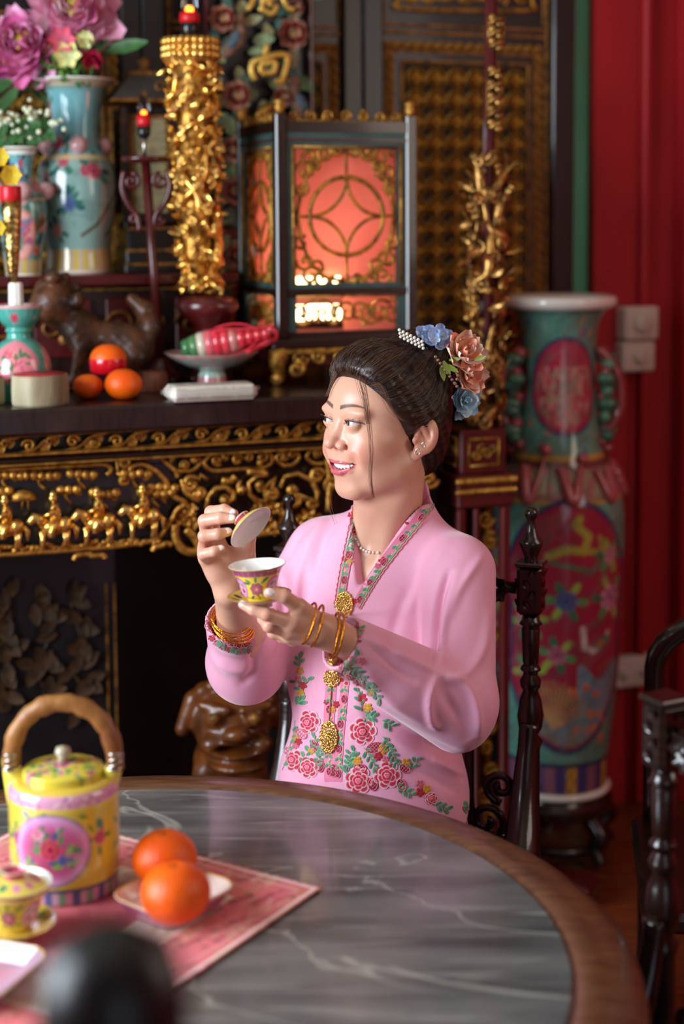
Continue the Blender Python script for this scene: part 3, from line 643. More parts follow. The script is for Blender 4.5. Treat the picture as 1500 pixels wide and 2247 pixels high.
# ---------------------------------------------------------------- tall floor vase
def floor_vase():
    fp = PZ(1240, 1872, 0.0); c = Vector((P(1222, 1300, fp.y).x, fp.y, 0)); k = fp.y/F
    zb = P(1222, 1722, fp.y).z; zr = P(1222, 662, fp.y).z
    st = thing('vase_stand', 'low round dark wooden stand with curved legs under the tall red and teal vase', 'stand', c)
    MB().lathe([(0, zb-.05), (.125, zb-.05), (.138, zb-.04), (.138, zb-.022), (.124, zb-.012), (.12, zb-.002), (0, zb-.002)], (0, 0, 0), 48).obj('top', 'dark_wood', st, True, 40)
    for q in range(5):
        a = q*2*pi/5+.35; pts = smooth_pts([(.11*cos(a), .11*sin(a), zb-.05), (.15*cos(a), .15*sin(a), zb-.09), (.125*cos(a), .125*sin(a), .06), (.15*cos(a), .15*sin(a), .018)], 5); MB().tube(pts, [.024-.0006*i for i in range(len(pts))], 10).obj('leg', 'dark_wood', st)
    MB().tube([(.12*cos(a), .12*sin(a), .05) for a in [i*pi/16 for i in range(32)]], .012, 8, True).obj('ring', 'dark_wood', st)
    t = thing('floor_vase', 'tall porcelain floor vase with red medallions on teal ground and white rim', 'vase', c+Vector((0, 0, zb)), 0)
    h = zr-zb; Z = lambda py: P(1222, py, fp.y).z-zb
    pts = [(100, 1722), (112, 1712), (116, 1640), (126, 1560), (138, 1440), (146, 1300), (148, 1180), (143, 1090), (124, 1040), (104, 1000), (92, 950), (84, 880), (80, 800), (82, 730), (94, 690), (112, 674)]
    prof = resample([(r*k, Z(py)) for r, py in pts], .004); R = 140*k
    fr = -pi/2+.06
    def paint(A, Zz, R_):
        x = ((A-fr+pi) % (2*pi)-pi)*R; rs = np.random.RandomState(21); p = Paint(x, Zz, (100, 154, 138))
        p.put((fbm(x, Zz, 0, 45, 3, 4) > .55)*.35, (120, 176, 160))
        p.spray(90, (-.4, .4, Z(1000), Z(690)), .008, [(206, 110, 120), (170, 80, 110), (90, 120, 150), (190, 150, 90)], rs)
        for cx in (0, 2.1*R, -2.1*R):
            cy = Z(840); p.ell(cx, cy, 140*k, 108*k, (40, 52, 92), e=.06); p.ell(cx, cy, 130*k, 100*k, (174, 50, 74), e=.06)
            lim = (np.hypot((x-cx)/(122*k), (Zz-cy)/(94*k)) < .93)*1.
            p.put((fbm(x, Zz, 0, 95, 3, 7) > -.1)*.6*lim*(Zz < cy+.045), (214, 168, 150)); p.put((fbm(x, Zz, 0, 120, 3, 17) > .35)*.7*lim*(Zz < cy+.045), (150, 150, 110)); p.put((fbm(x, Zz, 0, 130, 3, 27) > .5)*.7*lim, (196, 60, 80))
        p.band(Z(1000), Z(985), (206, 160, 60)); p.band(Z(1012), Z(1000), (120, 60, 60)); m = (Zz > Z(1075))*(Zz < Z(1012)); p.put(m*.8, (186, 104, 104)); p.put(m*(fbm(x, Zz, 0, 70, 3, 3) > .2)*.7, (150, 160, 120)); p.band(Z(1085), Z(1075), (206, 166, 66))
        for cx in (0, 2.1*R, -2.1*R):
            cy = Z(1345); p.ell(cx, cy, 165*k, 282*k, (38, 50, 100), e=.03); d = p.ell(cx, cy, 158*k, 274*k, (162, 44, 66), e=.03); lim = (d < .97)*1.
            p.put(lim*(Zz < Z(1440)+.02*np.sin(x*60))*(x > cx+.02)*.8, (110, 160, 176)); p.put(lim*(Zz < Z(1540)+.02*np.sin(x*50))*.75, (120, 156, 166)); p.put(lim*(Zz < Z(1470))*(x < cx+.03)*(fbm(x, Zz, 0, 60, 3, 6) > .0)*.6, (150, 120, 80))
            p.line([(cx-.05, Z(1190)), (cx-.01, Z(1175)), (cx+.03, Z(1180)), (cx+.04, Z(1150)), (cx+.01, Z(1125)), (cx+.02, Z(1112))], .012, (176, 166, 70)); p.line([(cx-.04, Z(1205)), (cx, Z(1212)), (cx+.05, Z(1225)), (cx+.07, Z(1205))], .007, (90, 120, 90)); p.line([(cx+.03, Z(1180)), (cx+.08, Z(1185)), (cx+.07, Z(1155))], .009, (176, 160, 66))
            for (fx, fy, c1, c2, rr) in ((-.01, 1285, (96, 110, 170), (60, 60, 120), .03), (.105, 1285, (226, 160, 190), (180, 80, 130), .036), (.1, 1195, (220, 170, 170), (180, 70, 110), .024), (-.03, 1400, (206, 120, 140), (150, 50, 90), .026), (-.1, 1330, (226, 150, 170), (170, 70, 110), .03), (-.1, 1440, (200, 110, 140), (150, 50, 80), .025)):
                for q in range(6): a = q*1.05+fx*9; p.leaf(cx+fx+rr*1.15*cos(a), Z(fy)+rr*1.15*sin(a), .018, .009, a, [(90, 150, 90), (160, 180, 80), (60, 120, 90)][q % 3])
                p.flower(cx+fx, Z(fy), rr, c1, c2, 7)
            p.line([(cx+.03, Z(1345)), (cx+.035, Z(1385)), (cx+.06, Z(1395)), (cx+.095, Z(1375)), (cx+.1, Z(1360))], .009, (226, 206, 196)); p.ell(cx+.085, Z(1378), .026, .012, (60, 130, 100), .3); p.ell(cx+.08, Z(1380), .014, .006, (226, 110, 40), .3)
            for q in range(16): a = -.6+q*.12; p.line([(cx-.04, Z(1560)), (cx-.04+.11*sin(a-.1), Z(1560)+.12*cos(a))], .0022, (206, 160, 110))
            for q in range(12): p.flower(cx+rs.uniform(.0, .12), Z(rs.uniform(1450, 1600)), .012, (226, 140, 90), (206, 80, 70), 5)
            p.ring(cx, cy, 162*k, 278*k, .006, (38, 50, 100))
        p.put((fbm(x, Zz, 0, 55, 3, 51) > .45)*.3, (120, 110, 100)); p.put((fbm(x, Zz, 0, 90, 3, 61) > .6)*.3, (70, 80, 80)); mb_ = Zz < Z(1640); st_ = np.floor((x+9)/(30*k)).astype(int) % 4
        for q, cc in enumerate([(206, 160, 50), (70, 66, 120), (150, 100, 120), (70, 66, 120)]): p.put(mb_*(st_ == q), cc)
        p.put(mb_*(fbm(x, Zz, 0, 160, 2, 2) > .6)*.6, (120, 50, 70)); p.band(Z(1648), Z(1636), (60, 60, 90)); p.band(-1, Z(1705), (214, 200, 176)); return p.c
    V, Q, c_ = vgrid(prof, 420, paint); link('body', npmesh('body', V, Q, c_), 'porcelain', t)
    rr = 124*k; MB().lathe([(112*k, Z(676)), (rr, Z(668)), (rr*1.02, Z(660)), (rr, Z(650)), (rr*.97, Z(648)), (90*k, Z(660)), (70*k, Z(720)), (66*k, Z(850)), (0, Z(860))], (0, 0, 0), 64).obj('rim', 'white_glaze', t)
    MB().lathe([(108*k, 0), (120*k, .004), (122*k, .012), (116*k, .018)], (0, 0, 0), 64).obj('foot_ring', 'white_glaze', t)
    for sx in (-1, 1):          # green climbing lions as handles
        mb = MB((70, 116, 92)); rs = random.Random(5+sx)
        for j in range(16):
            z = Z(770+j*14); x = sx*(80*k+.012+.016*abs(sin(j*.9))); mb.color([(70, 116, 92), (58, 100, 84), (92, 140, 112), (150, 60, 60)][j % 4 if j % 7 else 3]); mb.ell((x, -.03+.02*rs.uniform(-1, 1), z), (.02+.006*sin(j*1.7), .022, .017))
        mb.tube(smooth_pts([(sx*(84*k), -.03, Z(960)), (sx*(84*k+.05), -.03, Z(900)), (sx*(84*k+.045), -.03, Z(820)), (sx*(82*k), -.03, Z(760))], 6), .013, 8); mb.obj('lion_handle', 'porcelain', t)
    for q in range(5):          # pink relief dragons on the shoulder
        mb = MB((178, 88, 92)); a0 = fr-.95+q*.75
        pts = []
        for i in range(22):
            s_ = i/21; a = a0+.5*s_; r = 128*k+.008+.008*sin(s_*9)-.02*max(0, .5-s_)*0; z = Z(1045)+.035*sin(s_*8+q)+.045*(1 if s_ > .85 else 0)*(s_-.85)/.15
            r = np.interp(z, [Z(1090), Z(1040), Z(1000), Z(950)], [143*k, 124*k, 104*k, 92*k])+.006; pts.append((r*cos(a), r*sin(a), z))
        mb.tube(pts, [.004+.011*sin(pi*min(1, .15+i/22)) for i in range(22)], 8); mb.ell(pts[-1], .014); mb.obj('relief_dragon', 'porcelain', t)
    return fp
VFP = floor_vase()
# carved red piece on the floor by the stand
q = PZ(1225, 1930, 0)
t = thing('carved_footrest', 'small carved red wooden piece with gilt trim on the floor beside the vase stand', 'ornament', Vector((q.x-.06, q.y-.1, 0)), radians(-24))
MB().box((0, 0, .05), (.26, .1, .022), bev=.008).obj('board', 'red_lacquer', t, True, 40)
for sx in (-1, 1): MB().box((sx*.1, 0, .02), (.03, .09, .04), bev=.006).obj('foot', 'red_lacquer', t, True, 40)
mb = MB()
for j in range(6): mb.tube([(x, -.053, z) for x, z in spiral(-.1+j*.04, .045, .014, 1.2, 0, 1 if j % 2 else -1)], .004, 6)
mb.obj('gilt_trim', 'gold_dark', t)
mat('branch_shaded', (70, 46, 20), .6, .2, col2=(40, 27, 13), nscale=40)  # branch gilding darkened in colour to stand for the shade under the altar
mat('gold_core', (206, 150, 64), .4, .7, col2=(110, 70, 26), nscale=45, bump=1, bscale=70)
mat('roof_wood', (66, 58, 54), .5, col2=(50, 44, 42), nscale=12)
mat('gold_lattice', (168, 124, 44), .42, .8, col2=(112, 76, 26), nscale=20)
mat('lattice_back', (52, 40, 16), .6, .3, col2=(30, 24, 10), nscale=40)
mat('gold_letter', (240, 200, 100), .35, .55, col2=(214, 160, 70), nscale=40)
mat('teal_paint', (52, 78, 74), .45, col2=(38, 62, 60), nscale=20)
mat('gold_worn', (196, 148, 80), .36, .8, col2=(96, 58, 32), nscale=36, bump=.4, bscale=140)
mat('bright_leaf', (92, 140, 50), .5, col2=(70, 116, 44), nscale=30)
mat('gold_emboss', (206, 178, 110), .26, 1, col2=(140, 100, 50), nscale=60, bump=1, bscale=90)
mat('red_foil', (206, 14, 34), .22, coat=.5)
mat('leaf_wrap', (176, 166, 136), .6, col2=(120, 104, 76), nscale=16, stretch=(1, 1, .2), bump=.5, bscale=40)
mat('basket', (120, 62, 34), .55, col2=(84, 40, 22), nscale=12, stretch=(30, 30, 1), bump=.5, bscale=60)
mat('red_wrap', None, .25, vc=True, coat=.6)
# ---------------------------------------------------------------- carved screen behind the altar
VS = 3.55
SU = lambda px, py=300: UZ(px, py, VS)[0]
SZ = lambda px, py: UZ(px, py, VS)[1]
scr = thing('carved_screen', 'black lacquered screen wall with gilt carved panels and lattice behind the altar', 'screen', RW(SU(700), VS, 0), TH)
U0 = SU(700)
def S(px, py): u, z = UZ(px, py, VS); return u-U0, z
def sbox(px0, py0, px1, py1, d, name, m, proud=0, parent=scr, bev=.002):
    (x0, z1), (x1, z0) = S(px0, py0), S(px1, py1); z1 = S((px0+px1)/2, py0)[1]; z0 = S((px0+px1)/2, py1)[1]
    return MB().box(((x0+x1)/2, -proud-d/2, (z0+z1)/2), (abs(x1-x0), d, abs(z1-z0)), bev=bev).obj(name, m, parent, True, 40)
(_, _), (xr, _) = S(-260, 300), S(1250, 300); xl = UL+.02-U0; ztop = 2.6
MB().box(((xl+xr)/2, .012, 1.3), (xr-xl, .024, 2.6)).obj('backing', 'black_lacquer', scr, False)
for px0, px1 in ((748, 789), (791, 834), (266, 309), (311, 360), (1203, 1251)):
    (x0, _), (x1, _) = S(px0, 300), S(px1, 300); MB().box(((x0+x1)/2, -.012, 1.3), (x1-x0, .024, 2.6), bev=.004).obj('stile', 'black_lacquer', scr, True, 40)
def vline(px, w, py0=-60, py1=1100, m='gold_dark', pr=.006):
    (x, z1), (_, z0) = S(px, py0), S(px, py1); MB().box((x, -pr/2, (z0+z1)/2), (w, pr, z1-z0), bev=.001).obj('gilt_line', m, scr, True, 40)
def hline(px0, px1, py, w, m='gold_dark', pr=.006):
    (x0, _), (x1, _) = S(px0, py), S(px1, py); z = (S(px0, py)[1]+S(px1, py)[1])/2; MB().box(((x0+x1)/2, -pr/2, z), (x1-x0, pr, w), bev=.001).obj('gilt_line', m, scr, True, 40)
def leafpanel(px0, px1, hy, lat=True, lx0=None, lx1=None):
    """a door leaf: double line frame, carved gilt border, lattice field"""
    w = .0085
    for px in (px0+4, px1-4): vline(px, w)
    for px in (px0+12, px1-12): vline(px, .005, -60, hy-14)
    hline(px0+2, px1-2, hy+8, .008); hline(px0+10, px1-10, hy-8, .007)
    # carved border of small gilt curls
    bx0, bx1, by = px0+24, px1-24, hy+34
    (x0, zt_), (x1, _) = S(bx0, by), S(bx1, by); zb_ = 1.2
    curl = MB()
    for a0, s_, dx in ((0, 1, -.5), (pi, -1, .5)):
        curl.tube([(x+dx*.011, -.004, z) for x, z in spiral(0, 0, .009, 1.3, a0, s_, 11)], .0026, 4)
    curl.ell((0, -.004, .011), (.004, .003, .004), n=6, m=4)
    me = None
    def put(x, z, rot):
        nonlocal me
        if me is None:
            o = curl.obj('border_curl', 'gold_dull', scr); me = o
        else: o = inst(me, scr)
        o.location = (x, -.004, z); o.rotation_euler = (0, rot, 0)
    n = int((x1-x0)/.026)
    for i in range(n+1): put(x0+(x1-x0)*i/n, zt_, pi/2*0)
    m_ = int((zt_-zb_)/.026)
    for i in range(1, m_):
        for x in (x0, x1): put(x, zt_-i*.026, pi/2)
    for xx in (x0, x1): MB().box((xx, -.002, (zt_+zb_)/2), (.026, .004, zt_-zb_+.026)).obj('border_ground', 'gold_dark', scr, False)
    MB().box(((x0+x1)/2, -.002, zt_), (x1-x0-.026, .004, .026)).obj('border_ground', 'gold_dark', scr, False)
    # inner line and lattice
    ix0, ix1, iy = px0+52, px1-46, hy+66
    (a, zi), (b, _) = S(ix0, iy), S(ix1, iy)
    for x in (a, b): MB().box((x, -.004, (zi+1.15)/2), (.007, .008, zi-1.15), bev=.001).obj('gilt_line', 'gold_dark', scr, True, 40)
    MB().box(((a+b)/2, -.004, zi), (b-a, .008, .007), bev=.001).obj('gilt_line', 'gold_dark', scr, True, 40)
    if lat:
        nx = 6; cw = (b-a-.02)/nx; cell = MB()
        r = cw*.5
        cell.tube([(r*.98*cos(q), 0, r*.98*sin(q)) for q in [i*pi/4+pi/8 for i in range(8)]], .0028, 4, True)
        for i in range(4): q = i*pi/2; cell.petal((0, 0, 0), (cos(q), 0, sin(q)), (0, -1, 0), r*.8, r*.24, .12, n=3)
        for i in range(4): q = i*pi/2+pi/4; cell.tube([(r*.35*cos(q), 0, r*.35*sin(q)), (r*.8*cos(q), 0, r*.8*sin(q))], .0026, 4)
        cell.ell((0, -.003, 0), r*.16, n=6, m=4); me2 = None
        z = zi-.014-r
        MB().box(((a+b)/2, .0, (zi+1.15)/2), (b-a-.01, .003, zi-1.15)).obj('lattice_ground', 'lattice_back', scr, False)
        while z > 1.2:
            for i in range(nx):
                if me2 is None: me2 = cell.obj('lattice_tile', 'gold_lattice', scr); o = me2
                else: o = inst(me2, scr)
                o.location = (a+.01+cw*(i+.5), -.006, z)
            z -= cw*.98
leafpanel(828, 1203, 68); leafpanel(362, 752, 62); leafpanel(-110, 268, 38)
# gilt cartouche in the upper field
mb = MB(); cp = [S(x, y) for x, y in ((1165, -20), (1165, 8), (1150, 24), (885, 20), (872, 4), (872, -20))]
mb.tube(smooth_pts([(x, -.006, z) for x, z in cp], 4), .006, 6)
for i in range(7):
    x, z = S(900+i*40, -6+4*(i % 2)); mb.tube([(a, -.005, b) for a, b in spiral(x, z, .016, 1.3, i, 1 if i % 2 else -1)], .004, 5)
mb.tube([(S(872, -2)[0], -.005, S(872, -2)[1]), (S(1165, 2)[0], -.005, S(1165, 2)[1])], .003, 5); mb.obj('gilt_cartouche', 'gold_dull', scr)

# ---------------------------------------------------------------- carved plaque with flowers and characters
VP = 3.44
PB = UZ(150, 604, 3.235)[1]+.001
pu0, pz0 = UZ(568, 700, VP)
plq = thing('carved_plaque', 'painted wooden plaque carved with peonies, birds and golden characters behind the lantern', 'plaque', RW(pu0, VP+.03, PB), TH)
def Q(px, py, y=0): u, z = UZ(px, py, VP); return Vector((u-pu0, y-.03, z-PB))
MB().box((0, .0, (Q(568, -60).z)/2), (Q(684, 300).x-Q(450, 300).x, .03, Q(568, -60).z)).obj('backing', 'black_lacquer', plq, False)
for px in (454, 680): MB().box((Q(px, 200).x, -.02, Q(568, -60).z/2), (.011, .05, Q(568, -60).z), bev=.003).obj('side_strip', 'red_lacquer', plq, True, 40)
rs = random.Random(4)
def peony(px, py, r, c1, c2):
    mb = MB(); c = Q(px, py, -.02)
    for ring, (n, k, cu) in enumerate(((8, 1.0, .35), (6, .72, .7), (5, .45, 1.1))):
        mb.color(c1 if ring != 1 else c2)
        for i in range(n): a = i*2*pi/n+ring*.4+rs.uniform(-.1, .1); mb.petal(c+Vector((0, -.006*ring, 0)), (cos(a), -.15, sin(a)), (0, -1, 0), r*k, r*k*.5, cu, tip=.2)
    mb.color((222, 196, 140)).ell(c+Vector((0, -.02, 0)), r*.25); return mb.obj('peony', 'paint', plq)
for a in ((630, 78, .04), (508, 212, .038), (478, 45, .034), (500, 330, .034), (505, 420, .036), (512, 560, .036), (500, 620, .03), (610, 215, .026), (640, 20, .02)): peony(a[0], a[1], a[2], (222, 166, 140), (176, 62, 48))
for i in range(120):
    px, py = rs.uniform(462, 672), rs.uniform(-30, 660)
    if py > 300 and px > 530: px = 462+rs.uniform(0, 66)
    a = rs.uniform(0, 6.28); mb = MB([(104, 132, 96), (140, 156, 112), (84, 122, 110), (176, 172, 124)][i % 4]); b = Q(px, py, -.006)
    mb.petal(b, (cos(a), -.2, sin(a)), (0, -1, 0), rs.uniform(.03, .05), rs.uniform(.009, .016), .12); mb.obj('carved_leaf', 'paint', plq)
for px, py, s_, fl in ((515, 80, 1, 1), (640, 215, 1, -1)):
    mb = MB((150, 112, 92)); c = Q(px, py, -.024)
    mb.tube([c+Vector((fl*.0, 0, .03)), c+Vector((fl*.006, 0, .01)), c+Vector((-fl*.004, 0, -.012)), c+Vector((-fl*.022, 0, -.034)), c+Vector((-fl*.034, 0, -.05))], [.011, .015, .02, .016, .006], 8)
    mb.color((90, 116, 130)); mb.ell(c+Vector((-fl*.012, -.014, -.012)), (.012, .009, .024), Matrix.Rotation(fl*.6, 3, 'Y')); mb.color((170, 130, 110)).ell(c+Vector((fl*.004, 0, .036)), .013); mb.color((190, 150, 80)).tube([c+Vector((fl*.012, 0, .038)), c+Vector((fl*.028, 0, .034))], [.004, .001], 6); mb.obj('bird', 'paint', plq)
mb = MB((230, 196, 90)); c = Q(572, 246, -.03); mb.ell(c, (.028, .012, .012), Matrix.Rotation(-.6, 3, 'Y')); mb.obj('gold_fruit', 'gold', plq)
# characters as raised golden strokes
def stroke(mb, pts, w=.0075):
    p = [Q(x, y, -.05) for x, y in pts]; mb.tube(smooth_pts(p, 4), w, 8, flat=.7, nrm=(0, 1, 0))
mb = MB()
for s_ in (((572, 105), (566, 124)), ((541, 138), (538, 160), (546, 180)), ((541, 141), (580, 128), (612, 125), (616, 140), (608, 170), (602, 184), (590, 180)), ((558, 147), (560, 165)), ((558, 147), (588, 141), (585, 162), (560, 166))): stroke(mb, s_)
mb.obj('golden_character', 'gold_letter', plq)
mb = MB()
for s_ in (((545, -60), (545, -20), (540, 10), (530, 28)), ((545, -60), (600, -62), (604, -30), (608, 5), (618, 24), (630, 26)), ((562, -45), (590, -46)), ((560, -30), (592, -32)), ((562, -45), (562, 18), (555, 24)), ((592, -46), (594, 0)), ((562, -10), (592, -12)), ((562, 6), (590, 4)), ((555, 24), (582, 36), (594, 18)), ((574, 8), (582, 20))): stroke(mb, s_, .0062)
mb.obj('golden_character', 'gold_letter', plq)

# ---------------------------------------------------------------- altar table
VA = 2.85
ZA = UZ(0, 895, VA)[1]
au0, au1 = -.6, UZ(985, 870, 2.81)[0]
alt = thing('altar_table', 'tall dark wooden altar table with gilt carved frieze and openwork apron', 'altar', RW((au0+au1)/2, VA, 0), TH)
AU = (au0+au1)/2
def A(px, py, y=0): u, z = UZ(px, py, VA); return Vector((u-AU, y, z))
aw = au1-au0
z1 = A(0, 955).z
MB().box((0, .27, (ZA+z1)/2), (aw, .62, ZA-z1), bev=.006).obj('top_slab', 'altar_wood', alt, True, 40)
zf0, zf1 = A(0, 962).z, A(0, 1004).z
MB().box((0, .06, (zf0+zf1)/2), (aw, .03, zf0-zf1+.01)).obj('frieze_ground', 'black_lacquer', alt, False)
for z, w in ((z1-.003, .007), (zf1+.002, .006)): MB().box((0, .016, z), (aw, .03, w), bev=.002).obj('gilt_moulding', 'gold', alt, True, 40)
zm = A(0, 1018).z
MB().box((0, .03, (zf1+zm)/2-.004), (aw, .05, zf1-zm-.004), bev=.004).obj('moulding', 'altar_wood', alt, True, 40)
MB().box((0, .012, zm-.006), (aw, .012, .0045), bev=.0015).obj('gilt_moulding', 'gold', alt, True, 40)
# frieze scrolls
zc, hh = (zf0+zf1)/2, (zf0-zf1)*.5
fs = []
for k in range(3):
    mb = MB(); s_ = 1 if k % 2 else -1
    mb.tube([(x-.022, 0, z) for x, z in spiral(0, s_*.002, hh*.72, 1.35, pi if k != 1 else 0, s_, 18)], .0035, 5); mb.tube([(x+.018, 0, z) for x, z in spiral(0, -s_*.003, hh*.6, 1.2, 0, -s_, 16)], .0033, 5)
    mb.tube(smooth_pts([(-.045, 0, -hh*.9), (-.01, 0, -hh*.5), (.01, 0, hh*.4), (.045, 0, hh*.9)], 4), .0034, 5); mb.petal((0, 0, -hh*.8), (.6, 0, .6), (0, -1, 0), .022, .008, .1); mb.petal((.03, 0, hh*.7), (-.3, 0, -.9), (0, -1, 0), .018, .007, .1); fs.append(mb)
fo = [None]*3; x = -aw/2+.04; i = 0
while x < aw/2-.03:
    k = i % 3
    if fo[k] is None: o = fo[k] = fs[k].obj('frieze_scroll', 'gold', alt)
    else: o = inst(fo[k], alt)
    o.location = (x, .024, zc); x += .082; i += 1
# apron board and its gilt ornaments traced on the front plane
zb = A(0, 1236).z
MB().box((0, .075, (zm+zb)/2), (aw, .02, zm-zb)).obj('apron', 'altar_wood', alt, False)
def gt(pts, r=.0042, name='gilt_scroll', y=.045, m='gold', sm=5):
    p = [A(a, b, y) for a, b in pts]; return MB().tube(smooth_pts(p, sm) if sm else p, r, 6).obj(name, m, alt)
gt([(-140, 1046), (100, 1034), (225, 1027), (247, 1030), (254, 1040), (244, 1050)], .0048, 'panel_frame'); gt([(-140, 1238), (100, 1222), (250, 1210), (330, 1200), (362, 1186), (388, 1150), (402, 1126), (420, 1112), (392, 1096), (376, 1064), (350, 1038), (322, 1026), (300, 1032), (296, 1044)], .0055, 'panel_frame')
gt([(-100, 1030), (0, 1024), (20, 1026), (28, 1018), (120, 1014), (300, 1002), (318, 1010), (330, 1008)], .003); 
for px, py in ((3, 1017), (322, 996), (343, 997), (580, 1020), (645, 985)): MB().ell(A(px, py, .03), .007).obj('gilt_stud', 'gold', alt)
def sp(px, py, r, t, a0, s_, w=.0045, name='gilt_scroll', tail=None, m='gold', y=.045):
    pts = spiral(px, py, r, t, a0, s_)
    if tail: pts = [tuple(q) for q in tail]+pts
    p = [A(a, b, y) for a, b in pts]; n_ = len(p); return MB().tube(p, [w*(.7+.5*min(1, i/(n_*.5))) if i < n_*.8 else w*1.3 for i in range(n_)], 6).obj(name, m, alt)
sp(283, 1022, 16, 1.5, pi, 1, tail=[(270, 1050), (268, 1036)]); sp(282, 1062, 10, 1.1, 0, 1, .005, tail=[(268, 1045), (276, 1052)])
# right part: rows of loops, C scrolls
gt([(358, 1004), (520, 990), (640, 984), (800, 972)], .0045, 'panel_frame'); gt([(358, 1004), (375, 1022), (395, 1040), (402, 1055)], .0045, 'panel_frame')
def loop(x0, x1, y0, y1, name='gilt_loop'):
    sl = lambda x: -(x-x0)*.055
    r = (y1-y0)/2; pts = [(x0+r, y0), ((x0+x1)/2, y0), (x1-r, y0), (x1, y0+r), (x1-r, y1), ((x0+x1)/2, y1), (x0+r, y1), (x0, y0+r)]
    p = [A(a, b+sl(a), .05) for a, b in pts]; p = smooth_pts(p+[p[0]], 4)[:-1]; MB().tube(p, .0045, 6, True).obj(name, 'gold', alt)
loop(385, 455, 1006, 1043); loop(462, 614, 1004, 1042); loop(622, 674, 997, 1030); loop(690, 790, 992, 1026)
for px, py, r, s_ in ((418, 1028, 11, 1), (440, 1016, 8, -1), (490, 1018, 12, 1), (508, 1010, 8, -1), (535, 1016, 13, -1), (560, 1010, 10, 1), (590, 1010, 13, 1), (640, 1008, 10, -1), (655, 1004, 8, 1), (715, 1002, 11, 1), (745, 998, 10, -1), (530, 1000, 7, 1)): sp(px, py, r, 1.3, rs.uniform(0, 6), s_, .0038)
sp(432, 1072, 20, 1.3, -.6, -1, .006, tail=[(468, 1060), (452, 1050)]); sp(452, 1092, 14, 1.5, 2.2, 1, .006); gt([(412, 1060), (418, 1085), (436, 1100), (450, 1106)], .006)
sp(508, 1104, 8, 1.0, 0, 1, .007, tail=[(466, 1125), (470, 1098), (486, 1080), (508, 1076), (526, 1090), (526, 1104)])
sp(545, 1085, 8, .9, 2, 1, .006, tail=[(540, 1062), (536, 1076)]); gt([(500, 1062), (518, 1064), (530, 1054)], .008); gt([(556, 1042), (590, 1044), (596, 1050)], .008)
sp(585, 1072, 8, 1.0, 0, 1, .006, tail=[(602, 1050), (578, 1052), (560, 1068), (562, 1092), (578, 1108), (600, 1108)]); sp(610, 1092, 14, 1.4, -1.5, 1, .0055, tail=[(580, 1082), (592, 1086), (602, 1072), (618, 1056)]) 
sp(655, 1085, 10, 1.0, 1, -1, .0065, tail=[(630, 1078), (640, 1054), (668, 1046), (698, 1060), (712, 1088), (708, 1112)]); sp(662, 1108, 15, 1.5, 2.5, 1, .006); sp(700, 1112, 12, 1.2, 0, 1, .0055)
sp(712, 1052, 18, 1.3, 0, -1, .006); sp(745, 1070, 18, 1.3, 2, 1, .006); gt([(735, 1010), (738, 1060), (736, 1130)], .006)
gt([(548, 1188), (580, 1184), (630, 1176), (700, 1168), (800, 1158)], .0055, 'panel_frame')
def acanthus(pts, seed, name='gilt_leafwork', r=.016):
    rr = random.Random(seed); mb = MB()
    for px, py in pts:
        c = A(px, py, .05)
        for i in range(5): a = rr.uniform(0, 6.28); mb.petal(c, (cos(a), -.15, sin(a)), (0, -1, 0), r*rr.uniform(.7, 1.3), r*.35, .2, n=3)
        mb.ell(c+Vector((0, -.004, 0)), r*.28, n=6, m=4)
    mb.obj(name, 'gold', alt)
acanthus([(425, 1120), (418, 1132), (432, 1138), (440, 1150), (428, 1160), (416, 1150)], 2); gt([(395, 1160), (398, 1190), (410, 1212), (432, 1222), (452, 1216), (440, 1190), (420, 1170)], .009, 'gilt_bat')
acanthus([(575, 1160), (592, 1168), (608, 1150), (620, 1165), (640, 1150), (560, 1172)], 3); acanthus([(575, 1120), (590, 1128), (610, 1122), (625, 1130), (690, 1140), (668, 1150), (715, 1150)], 8)
gt([(172, 1240), (178, 1230), (205, 1226), (212, 1230), (238, 1229), (240, 1236)], .006); gt([(346, 1220), (352, 1210), (366, 1208), (376, 1202), (388, 1206)], .006)
# carved procession: riders, trees and parasols
pan = MB().box((A(120, 1130).x, .062, A(120, 1130).z), (A(400, 1130).x-A(-140, 1130).x, .012, .15)); pan.obj('scene_ground', 'black_lacquer', alt, False)
def rider(px, py, s_, nm='horse_rider', flip=1, tail=True):
    mb = MB(); c = A(px, py, .035); f = -flip
    def q(x, y, z): return c+Vector((f*x*s_, y*s_, z*s_))
    mb.ell(q(0, 0, 0), (.021*s_, .012*s_, .0125*s_)); mb.ell(q(-.016, 0, .002), (.012*s_, .012*s_, .0125*s_)); mb.tube([q(.014, 0, .004), q(.022, -.003, .014), q(.028, -.004, .017), q(.037, -.006, .008)], [.009*s_, .008*s_, .007*s_, .005*s_], 7)
    for x, k in ((.014, .006), (.018, -.004), (-.014, -.004), (-.02, .002)): mb.tube([q(x, .002*k, -.006), q(x+k*.6, 0, -.02), q(x+k*.2, 0, -.032)], [.005*s_, .0034*s_, .0036*s_], 6)
    if tail: mb.tube([q(-.026, 0, .002), q(-.032, 0, -.006), q(-.032, 0, -.02)], [.004*s_, .005*s_, .002*s_], 6)
    mb.tube([q(-.002, 0, .008), q(-.002, -.002, .024), q(-.001, -.002, .034)], [.009*s_, .0085*s_, .0055*s_], 8); mb.ell(q(.001, -.003, .042), .0066*s_); mb.lathe([(.0065*s_, 0), (.004*s_, .006*s_), (.001, .01*s_)], q(.001, -.003, .044), 8)
    mb.tube([q(-.002, -.008, .028), q(.008, -.011, .02), q(.014, -.009, .018)], [.004*s_, .0035*s_, .003*s_], 6); mb.tube([q(-.002, -.01, .01), q(.005, -.012, -.004), q(.006, -.012, -.013)], [.006*s_, .005*s_, .005*s_], 6)
    return mb.obj(nm, 'gold_bright', alt)
